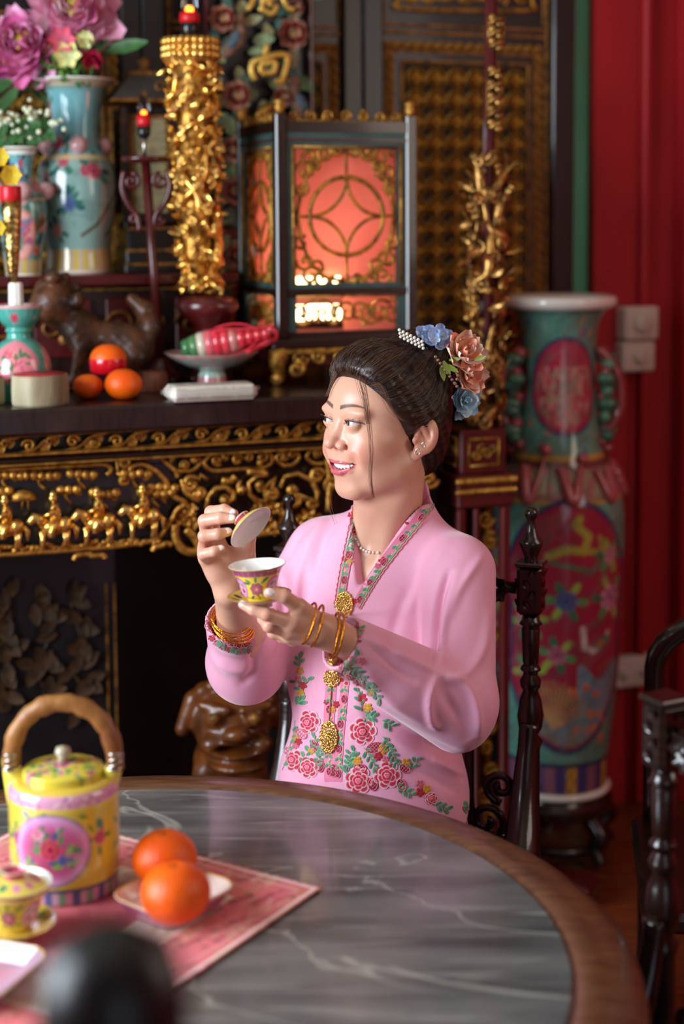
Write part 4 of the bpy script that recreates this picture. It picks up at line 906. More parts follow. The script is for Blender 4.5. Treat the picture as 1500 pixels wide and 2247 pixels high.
for px, py, s_ in ((-55, 1170, 1.25), (18, 1168, 1.25), (125, 1163, 1.3), (222, 1154, 1.3), (322, 1143, 1.25)): rider(px, py, s_)
for px, py in ((58, 1098), (-40, 1105)):
    mb = MB(); mb.lathe([(.026, -.006), (.022, .004), (.012, .011), (0, .014)], A(px, py, .04), 12, None, .5); mb.tube([A(px, py, .045), A(px-3, py+30, .045)], .0022, 5); mb.tube([A(px+10, py, .045), A(px+12, py+30, .045)], .002, 5); mb.obj('carved_parasol', 'gold', alt)
for px, py, n_ in ((20, 1050, 5), (100, 1050, 5), (190, 1048, 4), (160, 1082, 3), (310, 1048, 4), (355, 1090, 5), (240, 1092, 4), (10, 1085, 3), (370, 1080, 4), (-50, 1055, 5)):
    mb = MB()
    for i in range(n_): mb.ell(A(px+(i-(n_-1)/2)*17, py+rs.uniform(-3, 3), .045), (.0105, .008, .0095), n=8, m=5)
    mb.tube(smooth_pts([A(px, py, .052), A(px-6, py+18, .054), A(px+8, py+34, .054)], 3), .0032, 5); mb.tube(smooth_pts([A(px+8, py+4, .052), A(px+20, py+14, .054), A(px+30, py+12, .054)], 3), .0028, 5); mb.obj('carved_tree', 'gold', alt)
mb = MB()
for i in range(46):
    px = -90+i*10; py = 1222-(px)*.055-rs.uniform(0, 12); mb.ell(A(px, min(py, 1205 if px > 250 else 1230), .045), (rs.uniform(.006, .011), .006, rs.uniform(.004, .008)), n=7, m=4)
stuff(mb.obj('carved_rockwork', 'gold', alt))
# recessed lower part: posts, dark carved panels
for u_ in (au0+.05, au1-.05): MB().box((u_-AU, .1, zb/2+.02), (.07, .07, zb), bev=.006).obj('leg', 'altar_wood', alt, True, 40)
yb_ = .34; uu0, uu1 = au0-AU, UZ(255, 1400, VA+yb_)[0]-AU
MB().box(((uu0+uu1)/2, yb_+.01, zb/2), (uu1-uu0, .02, zb)).obj('lower_panel', 'black_lacquer', alt, False)
MB().box((aw/2-.5, .56, zb/2), (1.0, .02, zb)).obj('lower_panel', 'black_lacquer', alt, False)
for px in (250, 232): u_, zt_ = UZ(px, 1280, VA+yb_); MB().box((u_-AU, yb_-.002, (zt_+.3)/2), (.004, .006, zt_-.3)).obj('gilt_line', 'gold_dark', alt, False)
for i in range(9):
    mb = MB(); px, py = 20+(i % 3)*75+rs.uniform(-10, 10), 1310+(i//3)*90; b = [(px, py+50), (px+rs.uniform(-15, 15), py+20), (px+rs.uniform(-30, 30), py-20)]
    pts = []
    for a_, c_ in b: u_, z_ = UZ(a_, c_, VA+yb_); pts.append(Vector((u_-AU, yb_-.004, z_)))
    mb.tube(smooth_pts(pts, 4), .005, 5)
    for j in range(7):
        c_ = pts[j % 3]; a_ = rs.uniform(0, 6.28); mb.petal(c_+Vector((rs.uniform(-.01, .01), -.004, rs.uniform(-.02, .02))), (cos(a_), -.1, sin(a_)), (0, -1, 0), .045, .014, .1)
    mb.obj('carved_branch', 'branch_shaded', alt)
for px, py, r, t_, a0, s_ in ((770, 1040, 18, 1.3, 0, 1), (800, 1075, 22, 1.4, 2, -1), (840, 1035, 18, 1.3, 1, 1), (880, 1070, 22, 1.4, 3, 1), (920, 1030, 18, 1.3, 2, -1), (960, 1060, 20, 1.4, 0, 1), (830, 1110, 16, 1.3, 1, -1), (930, 1105, 16, 1.3, 4, 1)): sp(px, py, r, t_, a0, s_, .006)
# ---------------------------------------------------------------- stand of the dragon pole, right of the altar
VD = 2.93
su_, sz_ = UZ(1062, 1040, VD)
pst = thing('pole_stand', 'tall narrow red stand with gilt carving that carries the dragon pole beside the altar', 'stand', RW(su_, VD+.05, 0), TH)
DX = lambda px: UZ(px, 1300, VD)[0]-su_
MB().box((0, 0, sz_-.035), (.13, .12, .07), bev=.005).obj('top', 'red_lacquer', pst, True, 40)
for px, w in ((1012, .02), (1045, .014), (1108, .02)):
    for y in (-.045, .045): MB().box((DX(px), y, (sz_-.07)/2), (w, .02, sz_-.07), bev=.004).obj('post', 'red_lacquer', pst, True, 40)
MB().box((0, .03, sz_/2-.05), (.1, .01, sz_-.1)).obj('back_panel', 'black_lacquer', pst, False)
mb = MB(); ux = DX(1078)
for i in range(16):
    z = sz_-.1-i*.05; mb.tube([(x, -.03, zz) for x, zz in spiral(ux+(.006 if i % 2 else -.006), z, .02, 1.4, i, 1 if i % 2 else -1)], .006, 6)
mb.tube([(ux, -.025, sz_-.08), (ux, -.025, .2)], .008, 6); mb.obj('gilt_carving', 'gold_dull', pst)
for dz, r in ((-.012, .008), (-.034, .007)):
    mb = MB(); n_ = 16
    for i in range(n_+1): mb.ell(Vector((-.066+.132*i/n_, -.062, sz_+dz)), (r*.75, r, r), n=7, m=5)
    mb.tube([(-.066, -.06, sz_+dz), (.066, -.06, sz_+dz)], r*.7, 6); mb.obj('gilt_beading', 'gold', pst)

# ---------------------------------------------------------------- back tier on the altar
def AT(px, py, z): return PZ(px, py, z)
VT = 3.235
ZTI = UZ(150, 604, VT)[1]
tu0, tu1 = au0, UZ(525, 600, VT)[0]
tier = thing('altar_tier', 'dark red stepped shelf with gilt carving at the back of the altar', 'shelf', RW((tu0+tu1)/2, VT, ZA), TH)
TU = (tu0+tu1)/2; hT = ZTI-ZA; wT = tu1-tu0
MB().box((0, .095, hT-.012), (wT, .2, .024), bev=.004).obj('top', 'red_lacquer', tier, True, 40)
MB().box((0, .11, hT/2-.015), (wT-.02, .16, hT-.03)).obj('body', 'altar_wood', tier, False)
MB().box((0, .025, hT-.032), (wT-.02, .012, .006)).obj('gilt_line', 'gold_dark', tier, False)
for i in range(10):
    x = -wT/2+wT*(i+.5)/10; MB().box((x, .026, hT*.5), (wT/10*.8, .008, hT*.55), bev=.003).obj('panel', 'red_lacquer', tier, True, 40)
    mb = MB()
    for s_ in (-1, 1): mb.tube([(a_, .018, b_) for a_, b_ in spiral(x+s_*wT*.02, hT*.52, hT*.15, 1.4, 0 if s_ > 0 else pi, s_)], .004, 5)
    mb.ell((x, .018, hT*.4), (.012, .006, .012)); mb.obj('gilt_ornament', 'gold_dark', tier)
# small steps right of the vases
stp = thing('dark_steps', 'small black stepped shelf with gilt edges under the black roofed lantern', 'shelf', RW(UZ(342, 590, 3.32)[0], 3.355, ZTI), TH)
for i, (py) in enumerate((575, 545, 497)):
    z = UZ(330, py, 3.3)[1]-ZTI; MB().box((0, .0+.012*i, z/2), (.15-.015*i, .15-.02*i, z), bev=.003).obj('step', 'black_lacquer', stp, True, 40); MB().box((0, -.075+.022*i, z-.004), (.15-.015*i, .004, .006)).obj('gilt_edge', 'gold_dark', stp, False)
zst = UZ(330, 497, 3.3)[1]
def roof_lantern():
    u_, _ = UZ(322, 400, 3.36); t = thing('roofed_lantern', 'small black roofed wooden lantern with gilt trim and painted panel behind the candlestick', 'lantern', RW(u_, 3.37, zst), TH)
    z = lambda py: UZ(322, py, 3.36)[1]-zst; X = lambda d: d*3.55/F
    b = X(58)
    MB().box((0, 0, z(478)), (2*b, .1, .02), bev=.003).obj('base', 'black_lacquer', t, True, 40)
    for sx in (-1, 1):
        for sy in (-1, 1): MB().box((sx*b*.92, sy*.045, (z(478)+z(240))/2), (.012, .012, z(240)-z(478))).obj('post', 'black_lacquer', t, False)
    mb = MB((150, 140, 104)); mb.box((0, -.03, (z(470)+z(262))/2), (b*1.3, .004, z(262)-z(470))); mb.obj('painted_panel', 'paint', t, False)
    for sx in (-1, 1): MB().box((sx*b*.68, -.033, (z(470)+z(262))/2), (.006, .006, z(262)-z(470))).obj('gilt_strip', 'gold_dark', t, False)
    MB().box((0, -.033, z(258)), (b*1.4, .006, .008)).obj('gilt_strip', 'gold_dark', t, False)
    rw, rt_ = X(82), X(34); z0, z1_ = z(225), z(165); d0, d1 = .085, .035
    mb = MB(); mb.add([(-rw, -d0, z0), (rw, -d0, z0), (rw, d0, z0), (-rw, d0, z0), (-rt_, -d1, z1_), (rt_, -d1, z1_), (rt_, d1, z1_), (-rt_, d1, z1_)], [(0, 3, 2, 1), (4, 5, 6, 7), (0, 1, 5, 4), (1, 2, 6, 5), (2, 3, 7, 6), (3, 0, 4, 7)]); mb.obj('roof', 'roof_wood', t, False)
    MB().box((0, 0, z0), (2*rw, 2*d0, .006)).obj('gilt_eave', 'gold_dark', t, False); MB().box((0, 0, z1_+.002), (2*rt_+.004, 2*d1+.004, .008)).obj('gilt_ridge', 'gold_dark', t, False)
    MB().lathe([(.012, z1_), (.016, z(155)), (.008, z(150)), (.014, z(140)), (.014, z(132)), (0, z(124))], (0, 0, 0), 14).obj('finial', 'gold_dark', t)
    mb = MB(); mb.tube([(x, -.068, zz) for x, zz in spiral(.02, (z0+z1_)/2, .014, 1.2, 0, 1)], .003, 5); mb.tube([(x, -.068, zz) for x, zz in spiral(.04, (z0+z1_)/2, .012, 1.2, 3, -1)], .003, 5); mb.obj('gilt_motif', 'gold_dark', t)
roof_lantern()

# ---------------------------------------------------------------- lantern
def lantern():
    VL = 3.02; u0, _ = UZ(609, 700, VL); u1, _ = UZ(916, 700, VL); w = u1-u0; d = w*.98
    zb_ = UZ(760, 742, VL)[1]; t = thing('palace_lantern', 'square wooden lantern with red lit panels behind gilt fretwork on a carved base', 'lantern', RW((u0+u1)/2, VL+d/2, ZA), TH)
    UC = (u0+u1)/2
    def X(px, py=500): return UZ(px, py, VL)[0]-UC
    def Z(py, px=760): return UZ(px, py, VL)[1]-ZA
    hw, hd = w/2, d/2
    for sx in (-1, 1):
        for sy in (-1, 1):
            MB().box((sx*(hw-.012), sy*(hd-.012), (Z(740)+Z(250))/2), (.024, .024, Z(250)-Z(740)), bev=.003).obj('post', 'dark_wood', t, True, 40); MB().lathe([(.012, 0), (.009, .006), (.013, .012), (.009, .018), (.0135, .024), (0, .03)], (sx*(hw-.012), sy*(hd-.012), Z(250)), 10).obj('finial', 'gold_dull', t)
    faces = [('front', lambda x, z, y: (x, -hd+.012+y, z), hw), ('left', lambda x, z, y: (-hw+.012+y, -x, z), hd), ('right', lambda x, z, y: (hw-.012-y, x, z), hd), ('rear', lambda x, z, y: (-x, hd-.012-y, z), hw)]
    zt_, zp1, zp0, zl1, zl0 = Z(288), Z(318), Z(630), Z(652), Z(722)
    for nm, fn, hf in faces:
        def bar(x0, x1, z0, z1_, dep, m, name, y=0):
            mb = MB(); cs = [fn(x, z, yy) for yy in (y-dep/2, y+dep/2) for (x, z) in ((x0, z0), (x1, z0), (x1, z1_), (x0, z1_))]
            mb.add(cs, [(0, 1, 2, 3), (7, 6, 5, 4), (0, 4, 5, 1), (1, 5, 6, 2), (2, 6, 7, 3), (3, 7, 4, 0)]); return mb.obj(name, m, t, False)
        a = hf-.024
        bar(-a, a, zt_-.002, zt_+.02, .022, 'dark_wood', 'rail'); bar(-a, a, zp0-.016, zp0-.002, .022, 'dark_wood', 'rail'); bar(-a, a, Z(742), zl0-.004, .022, 'dark_wood', 'rail')
        bar(-a, a, zp1-.004+.012, zp1+.012, .024, 'red_lacquer', 'red_line'); 
        k = a*.86 if nm in ('front', 'rear') else a*.8
        for x0, x1 in ((-a, -k), (k, a)):
            bar(x0, x1, zp0-.002, zt_-.002, .014, 'teal_paint', 'panel_frame')
        bar(-k, k, zp1-.008, zt_-.002, .014, 'teal_paint', 'panel_frame'); bar(-k, k, zp0-.002, zp0+.008, .014, 'teal_paint', 'panel_frame')
        bar(-a, a, zl1, zp0-.016, .012, 'dark_wood', 'panel_frame'); bar(-a, -k, zl0-.004, zl1, .012, 'teal_paint', 'panel_frame'); bar(k, a, zl0-.004, zl1, .012, 'teal_paint', 'panel_frame')
        for x in (-k-.006, k+.006):
            mb = MB(); mb.tube([fn(x, zp0+.004, -.009), fn(x, zp1-.004, -.009)], .0028, 6); mb.obj('gilt_line', 'gold', t)
        mb = MB(); mb.tube([fn(-k-.006, zp1-.004, -.009), fn(k+.006, zp1-.004, -.009)], .0026, 6); mb.obj('gilt_line', 'gold', t); mb = MB(); mb.tube([fn(-k, zl1+.003, -.009), fn(k, zl1+.003, -.009)], .0026, 6); mb.obj('gilt_line', 'gold', t)
        # red cloth panels
        bar(-k, k, zp0+(.022 if nm == 'front' else 0), zp1, .002, 'red_cloth', 'cloth_panel', .02)
        if nm != 'front': bar(-k, k, zl0-.004, zl1, .002, 'red_cloth', 'cloth_panel', .02)
        else: bar(.0, k, zl0-.004, zl1, .002, 'red_cloth', 'cloth_panel', .02)
        # fretwork
        cz, R = (zp0+zp1)/2, min(k*.72, (zp1-zp0)*.28)
        mb = MB(); fp = lambda pts, r=.0042: mb.tube([fn(x, z, -.001) for x, z in pts], r, 6)
        mb.tube([fn(R*cos(q), cz+R*sin(q), -.001) for q in [i*pi/18 for i in range(36)]], .0052, 6, True)
        for q in range(4):
            a0 = pi/4+q*pi/2; cx_, cy_ = R*sqrt(2)*cos(a0), cz+R*sqrt(2)*sin(a0)
            fp([(cx_+R*cos(a0+pi+b), cy_+R*sin(a0+pi+b)) for b in [(-pi/4+i*pi/2/10) for i in range(11)]])
        for q in range(4): b = q*pi/2; e = (k if q % 2 == 0 else (zp1-zp0)/2); fp([(R*cos(b), cz+R*sin(b)), (e*cos(b), cz+e*sin(b))], .0035)
        mb.obj('ring_fret', 'gold_dull', t)
        for sx in (-1, 1):
            for sz in (-1, 1):
                m2 = MB(); ex, ez = sx*k, cz+sz*(zp1-zp0)/2
                for (ox, oz, r_, tt_, a0) in ((.3, .13, .022, 1.3, 0), (.55, .09, .02, 1.3, 1.5), (.2, .3, .02, 1.2, 3), (.12, .5, .016, 1.2, 1), (.8, .06, .014, 1.1, 2), (.4, .24, .017, 1.2, 4.5)):
                    r_ *= min(1, k/.09)*1.05; m2.tube([fn(x, z, 0) for x, z in spiral(ex-sx*ox*k, ez-sz*oz*(zp1-zp0)*.62, r_, tt_, a0, sx*sz)], .0046, 5)
                pts = [(ex-sx*k*.95, ez-sz*.012), (ex-sx*k*.6, ez-sz*.02), (ex-sx*k*.28, ez-sz*.05), (ex-sx*k*.12, ez-sz*.1), (ex-sx*.004, ez-sz*.15)]; m2.tube([fn(x, z, 0) for x, z in pts], .0045, 5); m2.obj('corner_scroll', 'gold_dull', t)
        m2 = MB()
        for i in range(9): x = -k+2*k*(i+.5)/9; m2.tube([fn(a_, b_, 0) for a_, b_ in spiral(x, (zl0+zl1)/2, (zl1-zl0)*.42, 1.4, i, 1 if i % 2 else -1)], .0034, 5)
        m2.obj('lower_fret', 'gold_dull', t)
        m2 = MB(); n_ = 7
        for i in range(n_): x = -a+2*a*(i+.5)/n_; m2.tube([fn(a_, b_, 0) for a_, b_ in spiral(x, zt_+.031, .0125, 1.5, i*2, 1 if i % 2 else -1)], .003, 5)
        m2.tube([fn(-a, zt_+.02, 0), fn(a, zt_+.02, 0)], .003, 5); m2.obj('crest_fret', 'gold_dull', t)
    MB().box((0, 0, Z(742)+.004), (w-.03, d-.03, .008)).obj('floor_board', 'dark_wood', t, False); MB().box((0, 0, zt_+.01), (w-.03, d-.03, .008)).obj('roof_board', 'dark_wood', t, False)
    k_ = (hw-.024)*.86
    MB().tube([(-k_*.92, -hd+.045, zp0+.014), (-k_*.05, -hd+.045, zp0+.014)], .011, 10).obj('lamp_tube', 'lamp_glow', t); MB().tube([(-k_*.92, -hd+.045, (zl0+zl1)/2), (-k_*.05, -hd+.045, (zl0+zl1)/2)], .017, 10).obj('lamp_tube', 'lamp_glow', t)
    pl = bpy.data.lights.new('lantern_lamp', 'POINT'); pl.energy = 1.9; pl.color = (1, .9, .78); pl.shadow_soft_size = .02; lo = bpy.data.objects.new('lantern_lamp', pl); C.objects.link(lo); lo.parent = t; lo.location = (-.03, -.02, zp0+.09)
    # base
    zb1 = Z(742); MB().box((0, 0, zb1-.008), (w+.03, d+.03, .02), bev=.004).obj('base_top', 'dark_wood', t, True, 40); MB().box((0, -hd-.012, zb1-.022), (w+.02, .008, .008)).obj('gilt_line', 'gold_dull', t, False)
    MB().box((0, 0, zb1*.62), (w-.01, d-.01, zb1*.5), bev=.004).obj('base_block', 'red_lacquer', t, True, 40)
    for sx in (-1, 1):
        for sy in (-1, 1):
            mb = MB(); mb.tube(smooth_pts([(sx*(hw-.01), sy*(hd-.01), zb1-.02), (sx*(hw+.004), sy*(hd+.004), zb1*.55), (sx*(hw-.004), sy*(hd-.004), .02), (sx*(hw+.008), sy*(hd+.008), .012)], 4), [.02, .02, .021, .02, .018, .016, .014, .013, .013, .013, .013, .013, .012], 8); mb.tube([(x, sy*hd-.014*(1 if sy < 0 else -1), z) for x, z in spiral(sx*(hw-.035), .034, .018, 1.4, pi/2, sx)], .006, 6); mb.obj('foot', 'gold_dull', t)
    m2 = MB()
    for i in range(6): x = -hw*.7+hw*1.4*i/5; m2.tube([(a_, -hd-.002, b_) for a_, b_ in spiral(x, zb1*.6, .018, 1.4, i, 1 if i % 2 else -1)], .005, 6)
    m2.tube([(-hw*.75, -hd, zb1*.7), (hw*.75, -hd, zb1*.7)], .005, 6); m2.obj('gilt_ornament', 'gold_dull', t)
m_ = mat('red_cloth', (240, 150, 138), .8); nt = m_.node_tree; bs = nt.nodes['Principled BSDF']; tr = nt.nodes.new('ShaderNodeBsdfTranslucent'); tr.inputs[0].default_value = L4((255, 196, 182)); mx = nt.nodes.new('ShaderNodeMixShader'); mx.inputs[0].default_value = .7
nt.links.new(bs.outputs[0], mx.inputs[1]); nt.links.new(tr.outputs[0], mx.inputs[2]); nt.links.new(mx.outputs[0], nt.nodes['Material Output'].inputs[0])
lantern()

# ---------------------------------------------------------------- electric candles, gold column, candlesticks
def bulb(t, z, r, h, glow='flame'):
    mb = MB().lathe([(r*.8, z), (r*1.0, z+h*.1), (r*.92, z+h*.45), (r*.5, z+h*.8), (r*.12, z+h), (0, z+h*1.01)], (0, 0, 0), 16); mb.obj('glass_bulb', 'glass', t)
    mb = MB(); mb.ell((0, 0, z+h*.24), (r*.3, r*.3, h*.13)); mb.obj('glowing_filament', glow, t)
def gold_column():
    q_ = PV(432, 760, 3.15); c = Vector((q_.x, q_.y-.06, ZA)); t = thing('gilt_column_candle', 'tall gilt openwork dragon column candle with red and black electric bulb on top', 'candle', c+Vector((0, .06, 0)))
    Y = c.y+.06; k = Y/F; z = lambda py: P(430, py, Y).z-ZA
    X = lambda px, py: P(px, py, Y).x-c.x
    ax0, ax1 = X(442, 640), X(418, 110)
    axx = lambda zz: ax0+(ax1-ax0)*(zz-z(640))/(z(110)-z(640))
    MB().lathe([(.0, 0), (50*k, 0), (52*k, .012), (40*k, .02), (30*k, .03), (34*k, z(710)), (56*k, z(695)), (70*k, z(672)), (62*k, z(655)), (40*k, z(648)), (0, z(648))], (ax0, 0, 0), 32).obj('pedestal', 'red_lacquer', t)
    rad = lambda zz: (40+16*(zz-z(640))/(z(110)-z(640)))*k
    zs = [z(640)+(z(130)-z(640))*i/20 for i in range(21)]
    MB().lathe([(rad(q)*.66, q) for q in zs], (0, 0, 0), 20).obj('core', 'gold_core', t).location = (0, 0, 0)
    o = t.children[-1]; me = o.data
    for v in me.vertices: v.co.x += axx(v.co.z)
    rr = random.Random(12); mb = MB()
    for s_ in range(3):         # coiling bodies
        pts = []
        for i in range(70):
            f = i/69; q = z(636)+(z(138)-z(636))*f; a = s_*2.1+f*9.5*(1 if s_ != 1 else -1)+.5*sin(f*17); r_ = rad(q)*(.92+.1*sin(f*31+s_)); pts.append((axx(q)+r_*cos(a), r_*sin(a), q))
        mb.tube(pts, [.0075+.003*sin(i*.55+s_) for i in range(70)], 7)
    for i in range(460):
        f = rr.random(); q = z(638)+(z(136)-z(638))*f; a = rr.uniform(0, 6.28); r_ = rad(q)*rr.uniform(.85, 1.05); c_ = Vector((axx(q)+r_*cos(a), r_*sin(a), q)); n_ = Vector((cos(a), sin(a), 0)); tg = Vector((-sin(a), cos(a), 0))
        if i % 3 == 0:
            mb.tube([c_+tg*x+Vector((0, 0, zz))+n_*.003 for x, zz in spiral(0, 0, rr.uniform(.008, .013), 1.2, rr.uniform(0, 6), rr.choice((-1, 1)), 10)], .0034, 5)
        else:
            d = tg*rr.uniform(-1, 1)+Vector((0, 0, rr.uniform(-1, 1)))+n_*.2; mb.petal(c_, d, n_, rr.uniform(.014, .026), rr.uniform(.004, .008), .3, n=3)
    mb.obj('dragon_openwork', 'gold_bright', t)
    mb = MB(); zc0, zc1 = z(136), z(84); mb.lathe([(46*k, zc0-.004), (58*k, zc0), (58*k, zc1-.006), (52*k, zc1), (20*k, zc1+.002), (0, zc1+.002)], (ax1, 0, 0), 28)
    for i in range(24):
        a = i*pi/12
        for j in range(3): mb.ell((ax1+58*k*cos(a), 58*k*sin(a), zc0+.012+(zc1-zc0-.02)*j/2), (.008, .008, .0095), n=6, m=4)
    mb.obj('petal_cap', 'gold_bright', t)
    e = t; bx = X(416, 60)
    for nm, m, pr in (('bulb_base', 'black_plastic', [(0, zc1), (19*k, zc1), (20*k, z(52)), (17*k, z(48))]), ('bulb_collar', 'red_plastic', [(0, z(50)), (21*k, z(50)), (22*k, z(40)), (21*k, z(28)), (0, z(28))])): MB().lathe(pr, (bx, 0, 0), 20).obj(nm, m, t)
    mb = MB().lathe([(16*k, z(28)), (18*k, z(16)), (16*k, z(-10)), (8*k, z(-40)), (0, z(-52))], (bx, 0, 0), 16); mb.obj('glass_bulb', 'glass', t); mb = MB(); mb.ell((bx, 0, z(20)), (7*k, 7*k, 7*k)); mb.obj('glowing_filament', 'flame', t)
gold_column()
def pole_candlestick():
    q_ = PV(345, 790, 3.19); c = Vector((q_.x, q_.y, ZA)); Y = c.y; k = Y/F; t = thing('candlestick', 'slim red-brown candlestick with scroll brackets and small red electric bulb', 'candlestick', c)
    z = lambda py: P(340, py, Y).z-ZA; X = lambda px, py: P(px, py, Y).x-c.x
    top, bot = Vector((X(319, 350), 0, z(350))), Vector((X(345, 700), 0, z(700)))
    ln = top-bot; bot = bot-ln*(bot.z/ln.z)
    MB().tube([bot, top], .0095, 10).obj('pole', 'red_lacquer', t); MB().lathe([(0, 0), (.045, 0), (.05, .01), (.03, .02), (.016, .04), (.01, .05)], (bot.x, 0, 0), 20).obj('base', 'red_lacquer', t)
    MB().lathe([(.012, -.008), (52*k, -.004), (54*k, .002), (52*k, .006), (0, .006)], top, 28).obj('drip_disc', 'red_lacquer', t)
    for sx in (-1, 1):
        mb = MB(); q = top+Vector((0, 0, -.01)); pts = [(sx*.045, 0, -.012), (sx*.05, 0, -.05), (sx*.036, 0, -.085), (sx*.02, 0, -.105), (sx*.014, 0, -.14)]; mb.tube([q+Vector(p) for p in smooth_pts(pts, 4)], .006, 8); mb.tube([q+Vector((x, 0, zz)) for x, zz in spiral(sx*.03, -.035, .018, 1.4, pi/2, sx)], .0048, 7); mb.tube([q+Vector((x, 0, zz)) for x, zz in spiral(sx*.026, -.115, .012, 1.2, 0, -sx)], .004, 6); mb.obj('scroll_bracket', 'red_lacquer', t)
    b = top.x-.002
    MB().lathe([(5*k, z(346)), (4*k, z(320)), (6*k, z(305))], (b, 0, 0), 12).obj('stem', 'silver', t); MB().lathe([(6*k, z(306)), (14*k, z(296)), (15*k, z(277))], (b, 0, 0), 16).obj('bulb_base', 'black_plastic', t); MB().lathe([(15*k, z(277)), (16*k, z(268)), (15*k, z(252)), (0, z(252))], (b, 0, 0), 16).obj('bulb_collar', 'red_plastic', t)
    MB().lathe([(12*k, z(252)), (14*k, z(240)), (10*k, z(218)), (3*k, z(190)), (0, z(176))], (b, 0, 0), 14).obj('glass_bulb', 'glass', t); mb = MB(); mb.ell((b, 0, z(246)), 4.5*k); mb.obj('glowing_filament', 'flame', t)
pole_candlestick()
def dragon_pole():
    u_, _ = UZ(1060, 980, 2.93); c = RW(u_, VD+.05, ZA); Y = c.y; k = Y/F; z = lambda py: P(1062, py, Y).z-ZA; X = lambda px, py: P(px, py, Y).x-c.x
    t = thing('dragon_lamp_pole', 'tall dark red pole wrapped in gilt carved dragons standing on a red box base', 'pole', c, TH)
    zb0, zb1 = sz_-ZA, z(936); w = .105
    c.z += zb0; t.location = c; off = zb0; Zz = lambda py: z(py)-off
    MB().box((0, 0, (zb1-zb0)/2), (w, w, zb1-zb0), bev=.004).obj('box_base', 'red_lacquer', t, True, 40)
    for q in range(4):
        R = Matrix.Rotation(q*pi/2, 3, 'Z'); mb = MB(); hh_ = (zb1-zb0)
        for (x0, z0, x1, z1_) in ((-.034, .2, .034, .2), (-.034, .8, .034, .8), (-.034, .2, -.034, .8), (.034, .2, .034, .8)): mb.tube([R @ Vector((x0, -w/2-.001, z0*hh_)), R @ Vector((x1, -w/2-.001, z1_*hh_))], .003, 5)
        for j in range(4): mb.tube([R @ Vector((x, -w/2-.002, zz)) for x, zz in spiral(-.018+.012*j, hh_*(.45+.12*(j % 2)), .011, 1.2, j, 1 if j % 2 else -1)], .003, 5)
        mb.obj('gilt_panel', 'gold_dull', t)
    # octagonal pole, leaning very slightly as in the photo
    p0, p1 = Vector((X(1062, 930), 0, Zz(936))), Vector((X(1078, -20), 0, Zz(-60))); Ri = Matrix.Rotation(-TH, 3, 'Z')
    MB().tube([Ri @ p0, Ri @ p1], 14*k, 8).obj('pole', 'red_lacquer', t, False)
    ax = lambda q: Ri @ (p0+(p1-p0)*((q-p0.z)/(p1.z-p0.z)))
    rr = random.Random(31); mb = MB()
    za, zb_ = Zz(925), Zz(345)
    for s_ in range(3):
        pts = []
        for i in range(60):
            f = i/59; q = za+(zb_-za)*f; a = s_*2.1+f*10*(1 if s_ else -1)+.6*sin(f*14); r_ = (31+9*sin(f*13+s_))*k; pts.append(ax(q)+Vector((r_*cos(a), r_*sin(a), .01*sin(f*40))))
        mb.tube(pts, [.009+.004*sin(i*.5+s_) for i in range(60)], 7)
    for i in range(210):
        f = rr.random(); q = za+(zb_-za)*f; a = rr.uniform(0, 6.28); r_ = rr.uniform(28, 42)*k; n_ = Vector((cos(a), sin(a), 0)); tg = Vector((-sin(a), cos(a), 0)); c_ = ax(q)+n_*r_
        if i % 2: mb.tube([c_+tg*x+Vector((0, 0, zz)) for x, zz in spiral(0, 0, rr.uniform(.012, .02), 1.3, rr.uniform(0, 6), rr.choice((-1, 1)), 11)], .0045, 5)
        else: mb.petal(c_, tg*rr.uniform(-1, 1)+Vector((0, 0, rr.uniform(-.3, 1)))+n_*.3, n_, rr.uniform(.02, .038), rr.uniform(.006, .01), .3, n=3)
    mb.obj('dragon_carving', 'gold_worn', t)
    for (pa, pb, n_) in ((34, 112, 3), (146, 290, 5)):
        mb = MB(); z0, z1_ = Zz(pb), Zz(pa); cx = ax((z0+z1_)/2)+Ri @ Vector((10*k, -13*k, 0)); mb.T = Matrix.Translation(cx) @ Ri.to_4x4(); h_ = z1_-z0
        mb.box((0, 0, 0), (36*k, .012, h_*.96), bev=.003)
        for j in range(n_):
            zc_ = -h_/2+h_*(j+.5)/n_; mb.tube([(-16*k, -.008, zc_-h_/n_*.3), (0, -.012, zc_), (16*k, -.008, zc_+h_/n_*.25)], .005, 6); mb.ell((-8*k, -.008, zc_+.006), (.008, .006, .008)); mb.ell((8*k, -.008, zc_-.008), (.009, .006, .007))
        mb.obj('gilt_plaque', 'gold_worn', t)
dragon_pole()

